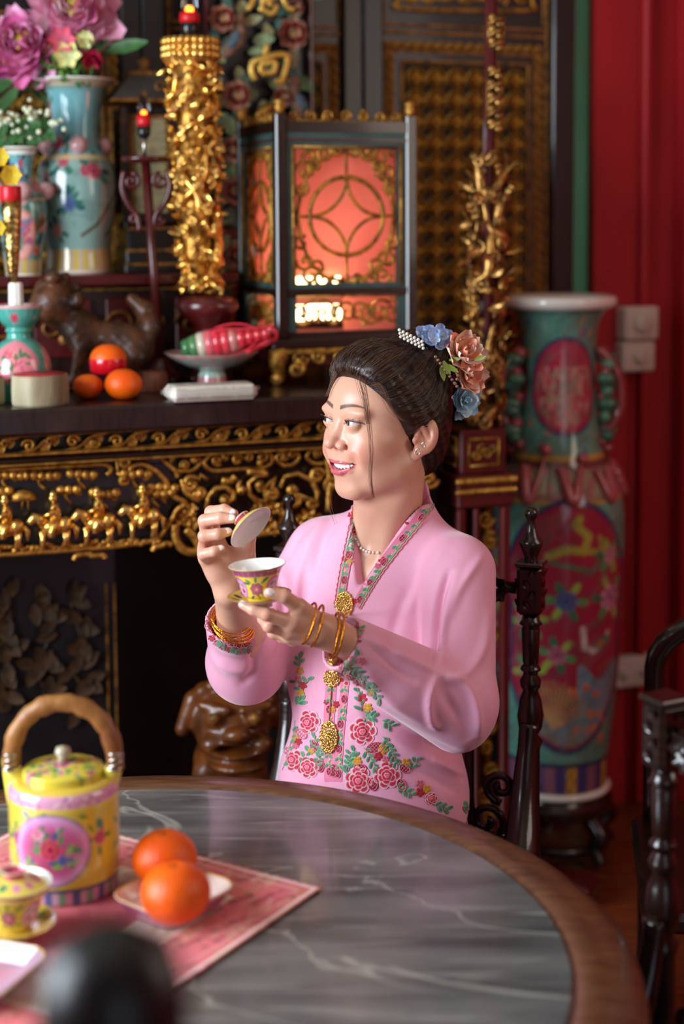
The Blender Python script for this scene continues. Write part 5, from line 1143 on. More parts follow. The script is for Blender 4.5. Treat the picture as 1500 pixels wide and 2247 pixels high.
# ---------------------------------------------------------------- vases with flowers
def painted_vase(name, label, px, base_py, pts, z0, seed, group=None, med=False, vv=3.345):
    Y = PV(px, base_py, vv).y; c = Vector((P(px, base_py, Y).x, Y, z0)); k = Y/F; z = lambda py: P(px, py, Y).z-z0+(z0-P(px, base_py, Y).z)*0
    b = z(base_py); t = thing(name, label, 'vase', c, 0, group); prof = resample([(r*k, z(py)-b) for r, py in pts], .003); R = max(r for r, _ in pts)*k; hh_ = max(q[1] for q in prof)
    def fn(A_, Z_, R_):
        x = ((A_+pi/2+.1+pi) % (2*pi)-pi)*R; rs_ = np.random.RandomState(seed); p = Paint(x, Z_, (128, 160, 152) if not med else (118, 158, 156))
        p.put((fbm(x, Z_, 0, 38, 3, seed) > .35)*.45, (92, 130, 122)); p.put(((Z_ > hh_*.62)*(Z_ < hh_*.95))*.45, (96, 178, 196))
        for i in range(30):
            cx, cy = rs_.uniform(-pi*R, pi*R), rs_.uniform(hh_*.18, hh_*.92); r_ = rs_.uniform(.012, .026)
            for q in range(5): a = rs_.uniform(0, 6.28); p.leaf(cx+r_*1.3*cos(a), cy+r_*1.3*sin(a), r_*.7, r_*.3, a, [(36, 92, 84), (60, 112, 92), (28, 76, 84)][q % 3])
            p.flower(cx, cy, r_, [(206, 122, 110), (190, 84, 100), (214, 150, 140), (90, 110, 150)][i % 4], [(150, 50, 60), (120, 40, 70), (170, 90, 90), (50, 70, 120)][i % 4], 6)
        for i in range(5):
            cx = rs_.uniform(-pi*R, pi*R); p.line([(cx-.04, hh_*.2), (cx, hh_*.26), (cx+.03, hh_*.36), (cx+.07, hh_*.46)], .005, (84, 74, 50))
        if med:
            for cx in (.25*R, -2*R): p.ell(cx, hh_*.32, R*.62, hh_*.2, (206, 120, 104), e=.06); p.ell(cx, hh_*.32, R*.55, hh_*.18, (222, 160, 150), e=.1); p.flower(cx, hh_*.33, .016, (214, 110, 110), (160, 60, 70)); p.spray(26, (cx-R*.4, cx+R*.4, hh_*.2, hh_*.44), .006, [(90, 130, 110), (190, 90, 110), (110, 120, 150)], rs_)
        st_ = np.floor((x+9)/.012).astype(int) % 2; p.put((Z_ < hh_*.13)*1., (190, 164, 72)); p.put((Z_ < hh_*.13)*(st_ == 0)*.7, (170, 150, 150)); p.band(-1, hh_*.02, (222, 206, 190)); p.put((Z_ > hh_*.965)*1., (186, 176, 150)); p.put((np.abs(Z_-hh_*.6) < hh_*.012)*.8, (206, 180, 130)); return p.c
    V, Q_, c_ = vgrid(prof, 260, fn); link('body', npmesh('body', V, Q_, c_), 'porcelain', t)
    rmax = prof[-1][0]; MB().lathe([(rmax, prof[-1][1]), (rmax*1.02, prof[-1][1]+.003), (rmax*.94, prof[-1][1]+.002), (rmax*.6, prof[-1][1]-.018), (rmax*.42, prof[-1][1]-.05), (rmax*.4, prof[-1][1]-.12), (0, prof[-1][1]-.13)], (0, 0, 0), 40).obj('mouth', 'white_glaze', t)
    for q in range(4):
        a = -pi/2+.25+q*pi/2; r0 = np.interp(hh_*.66, [q_[1] for q_ in prof], [q_[0] for q_ in prof]); mb = MB((196, 150, 150)); cx, cy = (r0+.004)*cos(a), (r0+.004)*sin(a); mb.ell((cx, cy, hh_*.665), .02); mb.color((150, 150, 190)).ell((cx*1.05, cy*1.05, hh_*.645), .012); mb.color((206, 160, 150)).tube([(cx, cy, hh_*.65), (cx*1.08, cy*1.08, hh_*.62)], .008, 7); mb.obj('relief_lion', 'porcelain', t)
    return t, c, hh_, k
tv, vc_, vh, vk = painted_vase('porcelain_vase', 'large pale blue porcelain vase with painted peonies holding big pink blooms', 172, 600, [(68, 600), (72, 590), (70, 545), (80, 480), (86, 420), (80, 365), (60, 332), (52, 305), (54, 260), (60, 215), (68, 192), (84, 178)], ZTI, 31)
tv2, vc2, vh2, vk2 = painted_vase('porcelain_vase', 'smaller porcelain vase with red medallion holding white blossom sprigs', 52, 602, [(38, 602), (40, 590), (44, 545), (54, 485), (52, 440), (40, 408), (26, 390), (23, 365), (30, 335), (42, 324)], ZTI, 41, med=True, vv=3.275)
def ruffle(t, c, r, cols, seed, facing, name='peony_bloom'):
    rr = random.Random(seed); f = Vector(facing).normalized(); u = f.orthogonal().normalized(); v = f.cross(u); mb = MB(); c = Vector(c)
    for ring in range(6):
        n_ = 17-ring; rad_ = 1-.13*ring
        for i in range(n_):
            a = i*2*pi/n_+ring*.5+rr.uniform(-.2, .2); d = u*cos(a)+v*sin(a)+f*(-.25+.28*ring); mb.color(cols[rr.randrange(len(cols))]); mb.petal(c+f*(.01*ring), d, f, r*rad_*rr.uniform(.8, 1.08), r*.34*rr.uniform(.7, 1.2), rr.uniform(.1, .4), tip=.05)
    mb.color((206, 166, 70))
    for i in range(24): a = rr.uniform(0, 6.28); q = rr.uniform(0, .24)*r; mb.ell(c+f*(.05+r*.28)+u*(q*cos(a))+v*(q*sin(a)), r*.06, n=5, m=4)
    return mb.obj(name, 'petals', t)
def bouquet1():
    Y = vc_.y; G = lambda px, py, dy=0: P(px, py, Y+dy)
    zr_ = vh+ZTI
    ruf = [(165, 30, .1, [(240, 158, 190), (246, 178, 204), (230, 134, 174), (250, 204, 218)], -.03), (52, 105, .085, [(226, 120, 172), (236, 146, 190), (212, 100, 160), (242, 172, 206)], -.05), (105, 118, .06, [(214, 96, 150), (226, 120, 164)], -.02), (-20, 130, .07, [(206, 92, 170), (190, 80, 150)], 0), (30, 150, .045, [(190, 50, 120), (206, 90, 160)], -.03)]
    for i, (px, py, r, cols, dy) in enumerate(ruf):
        c = G(px, py, dy); t = thing('artificial_peony', ['large pale pink peony on top of the bouquet', 'large magenta pink peony at the left of the bouquet', 'medium deep pink peony between the two large ones', 'purple pink peony at the outer left edge of the bouquet', 'small crimson pink bloom under the left peony'][i], 'flower', c, 0, None)
        ruffle(t, (0, 0, 0), r, cols, i, (.05, -1, .15)); e = Vector((vc_.x, vc_.y, zr_-.1))-c; MB().tube(smooth_pts([(0, .02, 0), (e.x*.4, e.y*.5+.02, e.z*.4), (e.x, e.y, e.z)], 5), .004, 6).obj('stalk', 'leaf', t)
    for i, (px, py, c1) in enumerate(((138, 88, (226, 96, 120)), (150, 122, (232, 226, 150)), (190, 100, (236, 232, 170)), (205, 140, (170, 20, 60)))):
        c = G(px, py, -.09); t = thing('artificial_lily', ['coral star lily in the middle of the bouquet', 'cream yellow star lily below the coral lily', 'pale closed lily bud above the crimson bud', 'dark crimson rosebud at the right of the bouquet'][i], 'flower', c, 0, None); mb = MB(c1)
        for j in range(6): a = j*pi/3+i; mb.petal((0, 0, 0), (cos(a)*(.35 if i >= 2 else 1), -.3, sin(a) if i < 2 else (.5+.4*sin(a))), (0, -1, 0), .034, .011 if i < 3 else .018, .25)
        mb.obj('petals', 'petals', t); e = Vector((vc_.x, vc_.y, zr_-.1))-c; MB().tube(smooth_pts([(0, .005, 0), (e.x*.4, e.y*.5, e.z*.4), (e.x, e.y, e.z)], 4), .003, 6).obj('stalk', 'leaf', t)
    rr = random.Random(3); t = thing('bouquet_leaves', 'green foliage sprays of the bouquet in the large vase', 'foliage', Vector((vc_.x, vc_.y, zr_-.05)))
    for i, (px, py, a, ln) in enumerate(((230, 110, .1, .1), (120, 135, 2.2, .05), (160, 150, -1.2, .05), (30, 175, 3.6, .1), (190, 120, .5, .06), (100, 150, -2, .05), (150, 140, 1.0, .05), (0, 190, 3.9, .1), (40, 190, -2.2, .08))):
        mb = MB(); b = G(px, py, -.06)-t.location; mb.petal(b, (cos(a), -.25, sin(a)), (0, -1, .3), ln, ln*.16, .1); mb.obj('leaf', 'leaf', t)
    for i in range(34): mb = MB(); b = G(rr.gauss(140, 24), rr.gauss(138, 12), -.08)-t.location; a = rr.uniform(0, 6.28); mb.petal(b, (cos(a), -.4, sin(a)), (0, -1, 0), .016, .006, .2, n=3); mb.obj('leaflet', 'bright_leaf', t)
bouquet1()
def bouquet2():
    Y = vc2.y; rr = random.Random(9)
    for i, (px, py) in enumerate(((12, 280), (30, 268), (62, 258), (45, 290), (110, 275), (-10, 285), (85, 270))):
        c = P(px, py, Y-.02); t = thing('blossom_sprig', 'white budded blossom sprig in the smaller medallion vase', 'flower', c, 0, 'white blossom sprigs in the small vase')
        mb = MB((226, 230, 196))
        for j in range(12): mb.ell((rr.gauss(0, .012), rr.gauss(0, .01), rr.gauss(.005, .012)), rr.uniform(.004, .0065), n=6, m=4)
        stuff(mb.obj('buds', 'petals', t)); e = Vector((vc2.x, vc2.y, ZTI+vh2-.04))-c; MB().tube([(0, 0, .01), (e.x*.5, e.y*.5, e.z*.4), (e.x, e.y, e.z)], .0025, 5).obj('stalk', 'leaf', t)
        for j in range(3): a = rr.uniform(0, 6.28); mb = MB(); mb.petal((0, .004, -.012), (cos(a), -.2, .5*sin(a)-.2), (0, -1, .3), rr.uniform(.03, .05), .011, .1); mb.obj('leaf', 'leaf', t)
bouquet2()

# ---------------------------------------------------------------- things standing on the altar top
def candle_stand():
    Y = PV(44, 840, 2.99).y; c = Vector((P(44, 830, Y).x, Y, ZA)); k = Y/F; z0 = ZA; z = lambda py: P(44, py, Y).z-z0
    t = thing('porcelain_candle_stand', 'teal porcelain candle stand with pink floral dome base and flared dish', 'candle stand', c)
    pr = resample([(68*k, 0), (70*k, .004), (68*k, z(800)), (58*k, z(770)), (40*k, z(750)), (28*k, z(742)), (26*k, z(730)), (30*k, z(726)), (28*k, z(718)), (38*k, z(708)), (46*k, z(695)), (52*k, z(672)), (50*k, z(669)), (36*k, z(682)), (1*k, z(684))], .0016)
    def fn(A_, Z_, R_):
        x = ((A_+pi/2+pi) % (2*pi)-pi)*55*k; p = Paint(x, Z_, (72, 160, 144)); rs_ = np.random.RandomState(3)
        for cx in (0, 110*k, -110*k): p.ell(cx, z(790), 46*k, 46*k, (222, 130, 140), e=.15); p.flower(cx-.006, z(790), .02, (230, 150, 150), (190, 80, 100)); p.spray(30, (cx-40*k, cx+40*k, z(828), z(760)), .004, [(70, 120, 80), (206, 90, 110), (110, 150, 120)], rs_); p.flower(cx, z(695), .012, (206, 96, 110), (150, 50, 70))
        p.put((Z_ > z(676))*1., (206, 160, 160)); return p.c
    V, Q_, cc_ = vgrid(pr, 160, fn); link('body', npmesh('body', V, Q_, cc_), 'porcelain', t)
    t2 = thing('gilt_candle', 'gilt embossed candle with red band and yellow flowers standing in the teal stand', 'candle', c+Vector((P(35, 670, Y).x-c.x, 0, z(682))), 0)
    zz = lambda py: z(py)-z(682); MB().lathe([(17*k, 0), (16*k, zz(625)), (14*k, zz(620)), (0, zz(620))], (0, 0, 0), 8).obj('holder', 'white_glaze', t2, False)
    MB().lathe([(9*k, zz(622)), (12*k, zz(590)), (17*k, zz(540)), (21*k, zz(470)), (22*k, zz(440)), (0, zz(440))], (-.004, 0, 0), 20).obj('candle', 'gold_emboss', t2); MB().lathe([(22*k, zz(441)), (23.5*k, zz(438)), (23.5*k, zz(412)), (22*k, zz(408)), (0, zz(408))], (-.005, 0, 0), 20).obj('red_band', 'red_plastic', t2)
    for px, py, r in ((28, 385, .026), (2, 345, .024), (-2, 500, .02), (20, 372, .008)):
        mb = MB((240, 196, 40) if r > .01 else (190, 30, 50)); b = P(px, py, Y-.02)-t2.location
        for j in range(6): a = j*1.05; mb.petal(b, (cos(a), -.4, sin(a)), (0, -1, 0), r, r*.5, .3)
        mb.obj('flower', 'petals', t2)
candle_stand()
oz = [(190, 878, 34, 'mandarin orange at the left under the red-banded one on the altar', 5), (268, 879, 42, 'mandarin orange at the right under the red-banded one on the altar', 6)]
for px, py, r, lb, sd in oz:
    c = AT(px, py, ZA); k = c.y/F; orange(Vector((c.x, c.y+.02, ZA)), r*k*1.0, sd, .82, lb)
c = AT(231, 872, ZA); k = c.y/F; zo = P(231, 826, c.y+.03).z
t = orange(Vector((c.x, c.y+.045, zo)), 41*k, 8, .88, 'mandarin orange wrapped in a shiny red paper band on top of two others')
MB().lathe([(37*k, .006), (41*k, .010), (42.5*k, .030), (41.5*k, .034)], (0, 0, 0), 40, close=False).obj('red_band', 'red_foil', t)
def drum(px, py0, py1, r, name, label, cat, m, top):
    c = AT(px, py1, ZA); Y = c.y+.03; k = Y/F; h_ = (py1-py0)*k; t = thing(name, label, cat, Vector((P(px, py1, Y).x, Y, ZA)))
    rr = random.Random(px+500); mb = MB().lathe([(0, 0), (r*k*.97, 0), (r*k, h_*.1), (r*k*1.01, h_*.5), (r*k*.99, h_*.95), (r*k*.96, h_), (r*k*.9, h_*.97), (0, h_*.95)], (0, 0, 0), 40); mb.v = [(x*(1+.02*sin(7*atan2(y, x))), y, z) for x, y, z in mb.v]; mb.obj('side', m, t)
    mb = MB(top); mb.lathe([(0, 0), (r*k*.92, 0), (r*k*.9, .003), (0, .004)], (0, 0, h_*.97), 32); mb.obj('top', 'paint', t); return t
drum(88, 824, 892, 62, 'rice_cake', 'round sticky rice cake wrapped in dried leaf with red paper top', 'rice cake', 'leaf_wrap', (176, 50, 56)); drum(-30, 832, 892, 40, 'rice_cake', 'greenish wrapped rice cake cut by the frame beside the leaf-wrapped cake', 'rice cake', 'leaf_wrap', (170, 66, 60))
c = AT(335, 858, ZA); drum(333, 820, 862, 34, 'round_box', 'low round brown woven box behind the mandarin oranges on the altar', 'box', 'basket', (110, 58, 34))
# white packet in clear film
def packet():
    c = AT(462, 880, ZA); Y = c.y+.03; k = Y/F; t = thing('white_packet', 'flat white packet in crinkled clear wrap lying at the front of the altar', 'packet', Vector((P(462, 880, Y).x, Y, ZA)), TH)
    w, h_ = 195*k, 34*k; MB().box((0, 0, h_/2), (w, .075, h_), bev=.009).obj('packet', 'white_plastic', t, True, 50)
    mb = MB(); n_, m__ = 30, 12; rr = random.Random(2); vs_, f_ = [], []
    for i in range(n_+1):
        for j in range(m__):
            a = 2*pi*j/m__; s_ = i/n_; e = 1 if .08 < s_ < .92 else max(.25, 1-abs(s_-.5)*2+.16); vs_.append(((s_-.5)*w*1.12, (.042*cos(a))*e+rr.uniform(-.001, .001), h_*.52+h_*.56*sin(a)*e+rr.uniform(-.001, .001)+.003*(1-e)))
    for i in range(n_):
        for j in range(m__): f_.append((i*m__+j, i*m__+(j+1) % m__, (i+1)*m__+(j+1) % m__, (i+1)*m__+j))
    mb.add(vs_, f_); mb.obj('clear_wrap', 'film', t)
packet()
def footed_dish():
    Y = PV(465, 838, 3.03).y; k = Y/F; cx = P(465, 838, Y).x; t = thing('footed_dish', 'pale porcelain footed dish with pink rim holding the red netted package', 'dish', Vector((cx, Y, ZA)))
    z0 = ZA; z = lambda py: P(465, py, Y).z-z0
    pr = resample([(36*k, 0), (34*k, .004), (30*k, z(822)), (28*k, z(812)), (60*k, z(800)), (88*k, z(785)), (101*k, z(775)), (100*k, z(773)), (60*k, z(790)), (1*k, z(796))], .002)
    V, Q_, cc_ = vgrid(pr, 120, lambda A_, Z_, R_: Paint(((A_+pi) % (2*pi)-pi)*.06, Z_, (170, 190, 178)).put((R_ > 90*k)*.7, (206, 150, 140)).put((R_ < 40*k)*(Z_ < z(826))*.8, (206, 96, 110)).put((fbm(A_*9, Z_*300, 0, 1.2, 2, 3) > .5)*(R_ > 45*k)*.5, (206, 120, 130)).c); link('body', npmesh('body', V, Q_, cc_), 'porcelain', t)
    p = thing('netted_package', 'red and green wrapped package in clear plastic lying tilted on the footed dish', 'package', Vector((cx, Y, ZA+z(786))), 0)
    a, b = Vector((P(400, 762, Y).x-cx, 0, .018)), Vector((P(575, 726, Y).x-cx, 0, .048)); pts = [a.lerp(b, i/10) for i in range(11)]
    mb = MB(); 
    for i, q in enumerate(pts): mb.color([(60, 120, 70), (80, 130, 80), (206, 190, 170), (214, 90, 100), (206, 40, 60), (214, 60, 70), (190, 120, 110), (206, 40, 56), (200, 36, 50), (196, 40, 50), (190, 40, 50)][i]); mb.tube([q, q+(b-a)/10*1.02], [(.014+.017*sin(pi*min(1, (i+.6)/9)))*1.0, (.014+.017*sin(pi*min(1, (i+1.6)/9)))], 10)
    mb.obj('wrapping', 'red_wrap', p)
    rr = random.Random(6); 
    for i in range(9):
        mb = MB((214, 44, 62)); a_ = rr.uniform(0, 6.28); o_ = Vector((0, .026*cos(a_), .026*sin(a_))); mb.tube(smooth_pts([pts[2]+o_*.8, pts[5]+o_*1.15+Vector((0, 0, .004)), pts[8]+o_*1.0, b+Vector((rr.uniform(0, .03), rr.uniform(-.02, .02), rr.uniform(-.02, .025)))], 4), .0024, 5); mb.obj('red_cord', 'red_wrap', p)
    mb = MB((206, 40, 56)); mb.tube(smooth_pts([b, b+Vector((.02, -.01, .012)), b+Vector((.03, 0, -.005)), b+Vector((.01, .01, -.02)), b+Vector((-.03, -.03, -.034))], 4), .004, 6); mb.obj('ribbon', 'red_wrap', p)
footed_dish()
# ---------------------------------------------------------------- implicit surfaces for organic shapes
def sE(p, c, r, R=None):
    q = p-np.array(c, np.float32)
    if R is not None: q = q @ R
    r = np.array(r, np.float32); k0 = np.linalg.norm(q/r, axis=1); k1 = np.linalg.norm(q/(r*r), axis=1)+1e-9; return k0*(k0-1)/k1
def sC(p, a, b, ra, rb_):
    a = np.array(a, np.float32); b = np.array(b, np.float32); d = b-a; q = p-a; t = np.clip(q @ d/(d @ d), 0, 1); return np.linalg.norm(q-t[:, None]*d, axis=1)-(ra+(rb_-ra)*t)
def sm(a, b, k): h = np.clip(.5+.5*(b-a)/k, 0, 1); return b+(a-b)*h-k*h*(1-h)
def smax(a, b, k): return -sm(-a, -b, k)
def chain(p, pts, rad, k=.004):
    d = None
    for i in range(len(pts)-1):
        e = sC(p, pts[i], pts[i+1], rad[i], rad[i+1]); d = e if d is None else sm(d, e, k)
    return d
def sdf_mesh(fn, lo, hi, h, B=14):
    lo = np.array(lo, np.float32); hi = np.array(hi, np.float32); nb = np.ceil((hi-lo)/(h*B)).astype(int)
    G = np.stack(np.meshgrid(*[np.arange(n) for n in nb], indexing='ij'), -1).reshape(-1, 3); ctr = lo+(G*B+B/2)*h
    d = fn(ctr.astype(np.float32)); G = G[np.abs(d) < B*h*1.05]; S1 = B+2
    L = np.stack(np.meshgrid(*[np.arange(S1)]*3, indexing='ij'), -1).reshape(-1, 3); big = (nb*B+4).astype(np.int64)
    KV, PV_, QK = [], [], []
    for s in range(0, len(G), 24):
        g = G[s:s+24]; idx = (g[:, None, :]*B+L[None]-1); pts = (lo+idx*h).astype(np.float32).reshape(-1, 3); D = fn(pts).reshape(len(g), S1, S1, S1)
        I = D < 0; c8 = [(i, j, k) for i in (0, 1) for j in (0, 1) for k in (0, 1)]; n = B+1
        cnt = sum(I[:, i:i+n, j:j+n, k:k+n].astype(np.int8) for i, j, k in c8); mx_ = (cnt > 0) & (cnt < 8); w = np.argwhere(mx_)
        if not len(w): continue
        acc = np.zeros((len(w), 3), np.float32); num = np.zeros(len(w), np.float32)
        for a in c8:
            for ax in range(3):
                if a[ax]: continue
                b = list(a); b[ax] = 1; da = D[w[:, 0], w[:, 1]+a[0], w[:, 2]+a[1], w[:, 3]+a[2]]; db = D[w[:, 0], w[:, 1]+b[0], w[:, 2]+b[1], w[:, 3]+b[2]]; m = (da < 0) != (db < 0)
                t = np.where(m, da/(da-db+1e-20), 0); q = np.tile(np.array(a, np.float32), (len(w), 1)); q[:, ax] = t; acc += q*m[:, None]; num += m
        cell = g[w[:, 0]]*B+w[:, 1:]-1; KV.append(((cell[:, 0]+1).astype(np.int64)*big[1]+(cell[:, 1]+1))*big[2]+cell[:, 2]+1); PV_.append(lo+(cell+acc/num[:, None])*h)
        for ax in range(3):
            o = [0, 0, 0]; o[ax] = 1; a0 = I[:, 1:n, 1:n, 1:n]; a1 = I[:, 1+o[0]:n+o[0], 1+o[1]:n+o[1], 1+o[2]:n+o[2]]; e = np.argwhere(a0 != a1)
            if not len(e): continue
            fl = a0[e[:, 0], e[:, 1], e[:, 2], e[:, 3]]; base = g[e[:, 0]]*B+e[:, 1:]; u, v = (ax+1) % 3, (ax+2) % 3; ks = []
            for (du, dv) in ((-1, -1), (0, -1), (0, 0), (-1, 0)):
                c = base.copy(); c[:, u] += du; c[:, v] += dv; ks.append(((c[:, 0]+1).astype(np.int64)*big[1]+(c[:, 1]+1))*big[2]+c[:, 2]+1)
            q = np.stack(ks, 1); q[~fl] = q[~fl][:, ::-1]; QK.append(q)
    K_, P_, Q_ = np.concatenate(KV), np.concatenate(PV_), np.concatenate(QK); uk, first = np.unique(K_, return_index=True)
    return P_[first], np.searchsorted(uk, Q_)
def nrm_(v): v = np.array(v, float); return v/np.linalg.norm(v)

# ---------------------------------------------------------------- the woman
HY, HP = radians(54), radians(4)
hf0 = Vector((-sin(HY), -cos(HY), 0)); hl = Vector((cos(HY), -sin(HY), 0))
hf = hf0*cos(HP)+Vector((0, 0, sin(HP))); hu = Vector((0, 0, cos(HP)))-hf0*sin(HP)
HO = P(898, 966, 2.373)-hl*.071
HR = np.array([hl, hf, hu], np.float32)            # rows: local axes
HOn = np.array(HO, np.float32)
def HL(p): return (p-HOn) @ HR.T
def HW(x, y, z): return HO+hl*x+hf*y+hu*z
TY = radians(33)
tf = Vector((-sin(TY), -cos(TY), 0)); tl = Vector((cos(TY), -sin(TY), 0)); tz = Vector((0, 0, 1))
TRn = np.array([tl, tf, tz], np.float32).T           # columns
S0 = P(848, 1232, 2.475); T1 = P(822, 1480, 2.455); T2 = P(816, 1730, 2.475)
def TW(b, x, y, z): return b+tl*x+tf*y+tz*z
SL, EL, WL = P(1018, 1262, 2.37), P(1008, 1540, 2.275), P(733, 1394, 2.14)
SR, ER, WR = P(672, 1256, 2.57), P(540, 1450, 2.42), P(503, 1296, 2.235)
def mouth_gap(q):
    x, z = np.abs(q[:, 0]), q[:, 2]+.0465-5.0*q[:, 0]**2
    up_ = .0036-2.6*x*x; dn_ = -.0054+5.2*x*x
    return np.maximum(np.maximum(z-up_, dn_-z), np.maximum(.057-q[:, 1], x-.0335))
def f_head(p):
    q = HL(p); qa = q.copy(); qa[:, 0] = np.abs(qa[:, 0]); a = lambda c, r, R=None: sE(qa, c, r, R)
    d = sE(q, (0, -.008, .047), (.0735, .092, .083)); d = sm(d, sE(q, (0, .03, .048), (.062, .058, .058)), .02)
    d = sm(d, sE(q, (0, .03, -.012), (.0585, .058, .06)), .025)
    d = sm(d, a((.040, .046, -.006), (.025, .030, .020)), .018)            # cheek bones
    d = sm(d, a((.031, .066, -.027), (.021, .019, .018)), .014)            # smiling cheeks
    d = sm(d, sE(qa, (.040, .024, -.036), (.023, .042, .042)), .02)
    d = sm(d, sC(qa, (.047, .004, -.050), (.014, .051, -.079), .019, .017), .026); d = sm(d, sE(q, (0, .0570, -.083), (.023, .0155, .0155)), .016)
    d = sm(d, sE(q, (0, .0575, -.045), (.034, .027, .028)), .014)           # muzzle
    d = sm(d, a((.03, .0745, .039), (.026, .013, .009)), .012)             # brow
    d = smax(d, -a((.031, .096, .0205), (.0195, .0125, .0105)), .009)       # sockets
    d = smax(d, -a((.0155, .1, .016), (.006, .013, .014)), .008)
    d = sm(d, sC(q, (0, .080, .024), (0, .0945, -.005), .0072, .0088), .009)  # nose
    d = sm(d, sE(q, (0, .0992, -.0105), (.0102, .0100, .0090)), .006); d = sm(d, a((.0145, .0870, -.0135), (.0082, .0095, .0076)), .005)
    d = smax(d, -a((.0072, .0940, -.0208), (.0048, .0060, .0036)), .0025)
    d = smax(d, -sE(q, (0, .1005, -.029), (.0032, .006, .008)), .003)       # philtrum
    d = smax(d, -a((.038, .0880, -.044), (.006, .012, .016), None), .012)  # smile fold
    d = smax(d, -sC(qa, (.021, .0835, -.014), (.040, .0665, -.040), .0016, .0022), .007)
    # lips
    up_pts = [(.0360, .0625, -.0395), (.023, .0765, -.0412), (.009, .0838, -.0405), (0, .0848, -.0418)]
    lo_pts = [(.0360, .0625, -.0405), (.023, .0755, -.0500), (.009, .0820, -.0545), (0, .0830, -.0556)]
    d = sm(d, chain(qa, up_pts, [.0018, .0030, .0036, .0036], .003), .0035); d = sm(d, chain(qa, lo_pts, [.0022, .0040, .0053, .0054], .003), .0035)
    d = smax(d, -mouth_gap(q), .0012)
    # eyelids
    ec = (.0305, .0760, .0225); e0 = a(ec, (.0140, .0140, .0140)); x = qa[:, 0]-ec[0]; z = q[:, 2]-ec[2]
    zc = z-.10*x; u_ = .0038-.0038*(x/.0148)**2; l_ = -.0026+.0026*(x/.0148)**2
    slit = np.maximum(np.maximum(zc-u_, l_-zc), ec[1]+.002-q[:, 1]); lid = smax(e0, -slit*.8, .0010); lid = np.maximum(lid, np.abs(x)-.0172)
    d = sm(d, smax(lid, ec[1]+.0015-q[:, 1], .003), .0045); d = smax(d, -(np.maximum(slit*.8, a(ec, (.0175, .0175, .0175)))), .0010)
    crease = np.abs(zc-(u_+.0036))-.0007; crease = np.maximum(np.maximum(crease, np.abs(x)-.0145), -(q[:, 1]-ec[1]-.006)); d = smax(d, -np.maximum(crease, d-.0016+0*d), .0012)
    # ears
    ax_ = radians(14); Re = np.array([[1, 0, 0], [0, cos(ax_), sin(ax_)], [0, -sin(ax_), cos(ax_)]], np.float32)
    rz_ = radians(26); Rz = np.array([[cos(rz_), -sin(rz_), 0], [sin(rz_), cos(rz_), 0], [0, 0, 1]], np.float32); R = (Re.T @ Rz)
    ear = sE(qa, (.0785, -.027, .006), (.0062, .0190, .0290), R); ear = smax(ear, -sE(qa, (.0830, -.022, .008), (.0075, .0110, .0175), R), .003)
    ear = sm(ear, sE(qa, (.0735, -.017, -.0185), (.0052, .0085, .0110), R), .005); ear = sm(ear, sC(qa, (.0770, -.018, .020), (.0800, -.032, .002), .0028, .0026), .003); ear = sm(ear, sE(qa, (.0735, -.009, .0), (.004, .0045, .006)), .003)
    return sm(d, ear, .006)
NB = [HW(0, -.028, -.045), HW(0, -.02, -.09), S0+tz*.035-tf*.005]
def f_neck(p):
    d = sC(p, NB[0], NB[1], .052, .050); d = sm(d, sC(p, NB[1], NB[2], .049, .056), .02)
    for sg in (-1, 1):
        d = sm(d, sC(p, HW(sg*.05, -.018, -.035), S0+tl*(sg*.018)+tf*.055-tz*.005, .016, .011), .02)
        d = sm(d, sC(p, S0+tl*(sg*.02)+tf*.05-tz*.004, S0+tl*(sg*.13)+tf*.012+tz*.012, .011, .014), .02)
        d = sm(d, sC(p, S0+tz*.055-tf*.02, S0+tl*(sg*.12)-tf*.01-tz*.005, .036, .032), .03)
    return d
def f_torso(p, e=0.0):
    d = sC(p, S0-tl*.12-tz*.01, S0+tl*.12-tz*.01, .05+e, .05+e)
    d = sm(d, sE(p, TW(S0, 0, .0, -.11), (.138+e, .092+e, .15+e), TRn), .05); d = sm(d, sE(p, T1, (.128+e, .095+e, .16+e), TRn), .06); d = sm(d, sE(p, T2, (.155+e, .118+e, .13+e), TRn), .06)
    for sg in (-1, 1): d = sm(d, sE(p, TW(S0, sg*.068, .062, -.165), (.058+e, .05+e, .058+e), TRn), .04)
    return d
# hands: joints by picture position and distance
def J(*a): return [np.array(P(*q), np.float32) for q in a]
L_th = J((690, 1362, 2.12), (655, 1332, 2.092), (622, 1308, 2.072), (589, 1301, 2.066)); L_in = J((640, 1366, 2.092), (584, 1348, 2.073), (556, 1338, 2.076), (532, 1327, 2.082))
L_mi = J((632, 1384, 2.105), (590, 1373, 2.088), (578, 1358, 2.108), (596, 1345, 2.125)); L_ri = J((634, 1396, 2.125), (600, 1388, 2.125), (592, 1362, 2.145), (606, 1346, 2.150)); L_li = J((642, 1402, 2.145), (618, 1398, 2.155), (612, 1374, 2.17), (622, 1356, 2.172))
def f_handL(p):
    W_ = np.array(WL, np.float32); d = None
    for b, r in ((L_in[0], .0125), (L_mi[0], .0125), (L_ri[0], .0115), (L_li[0], .0105)):
        e = sC(p, W_+(np.array(P(706, 1384, 2.13))-np.array(WL))*1.0, b, .0165, r); d = e if d is None else sm(d, e, .014)
    d = sm(d, sC(p, np.array(P(706, 1384, 2.13), np.float32), W_, .0195, .0205), .014)
    d = sm(d, sC(p, np.array(P(708, 1376, 2.122), np.float32), L_th[1], .015, .0125), .012)
    for c, r in ((L_th, [.012, .0108, .0095, .0072]), (L_in, [.0105, .0088, .008, .0062]), (L_mi, [.0108, .0092, .0084, .0068]), (L_ri, [.0102, .0088, .008, .0064]), (L_li, [.0095, .0078, .007, .0058])): d = sm(d, chain(p, c, r, .003), .0035)
    return d
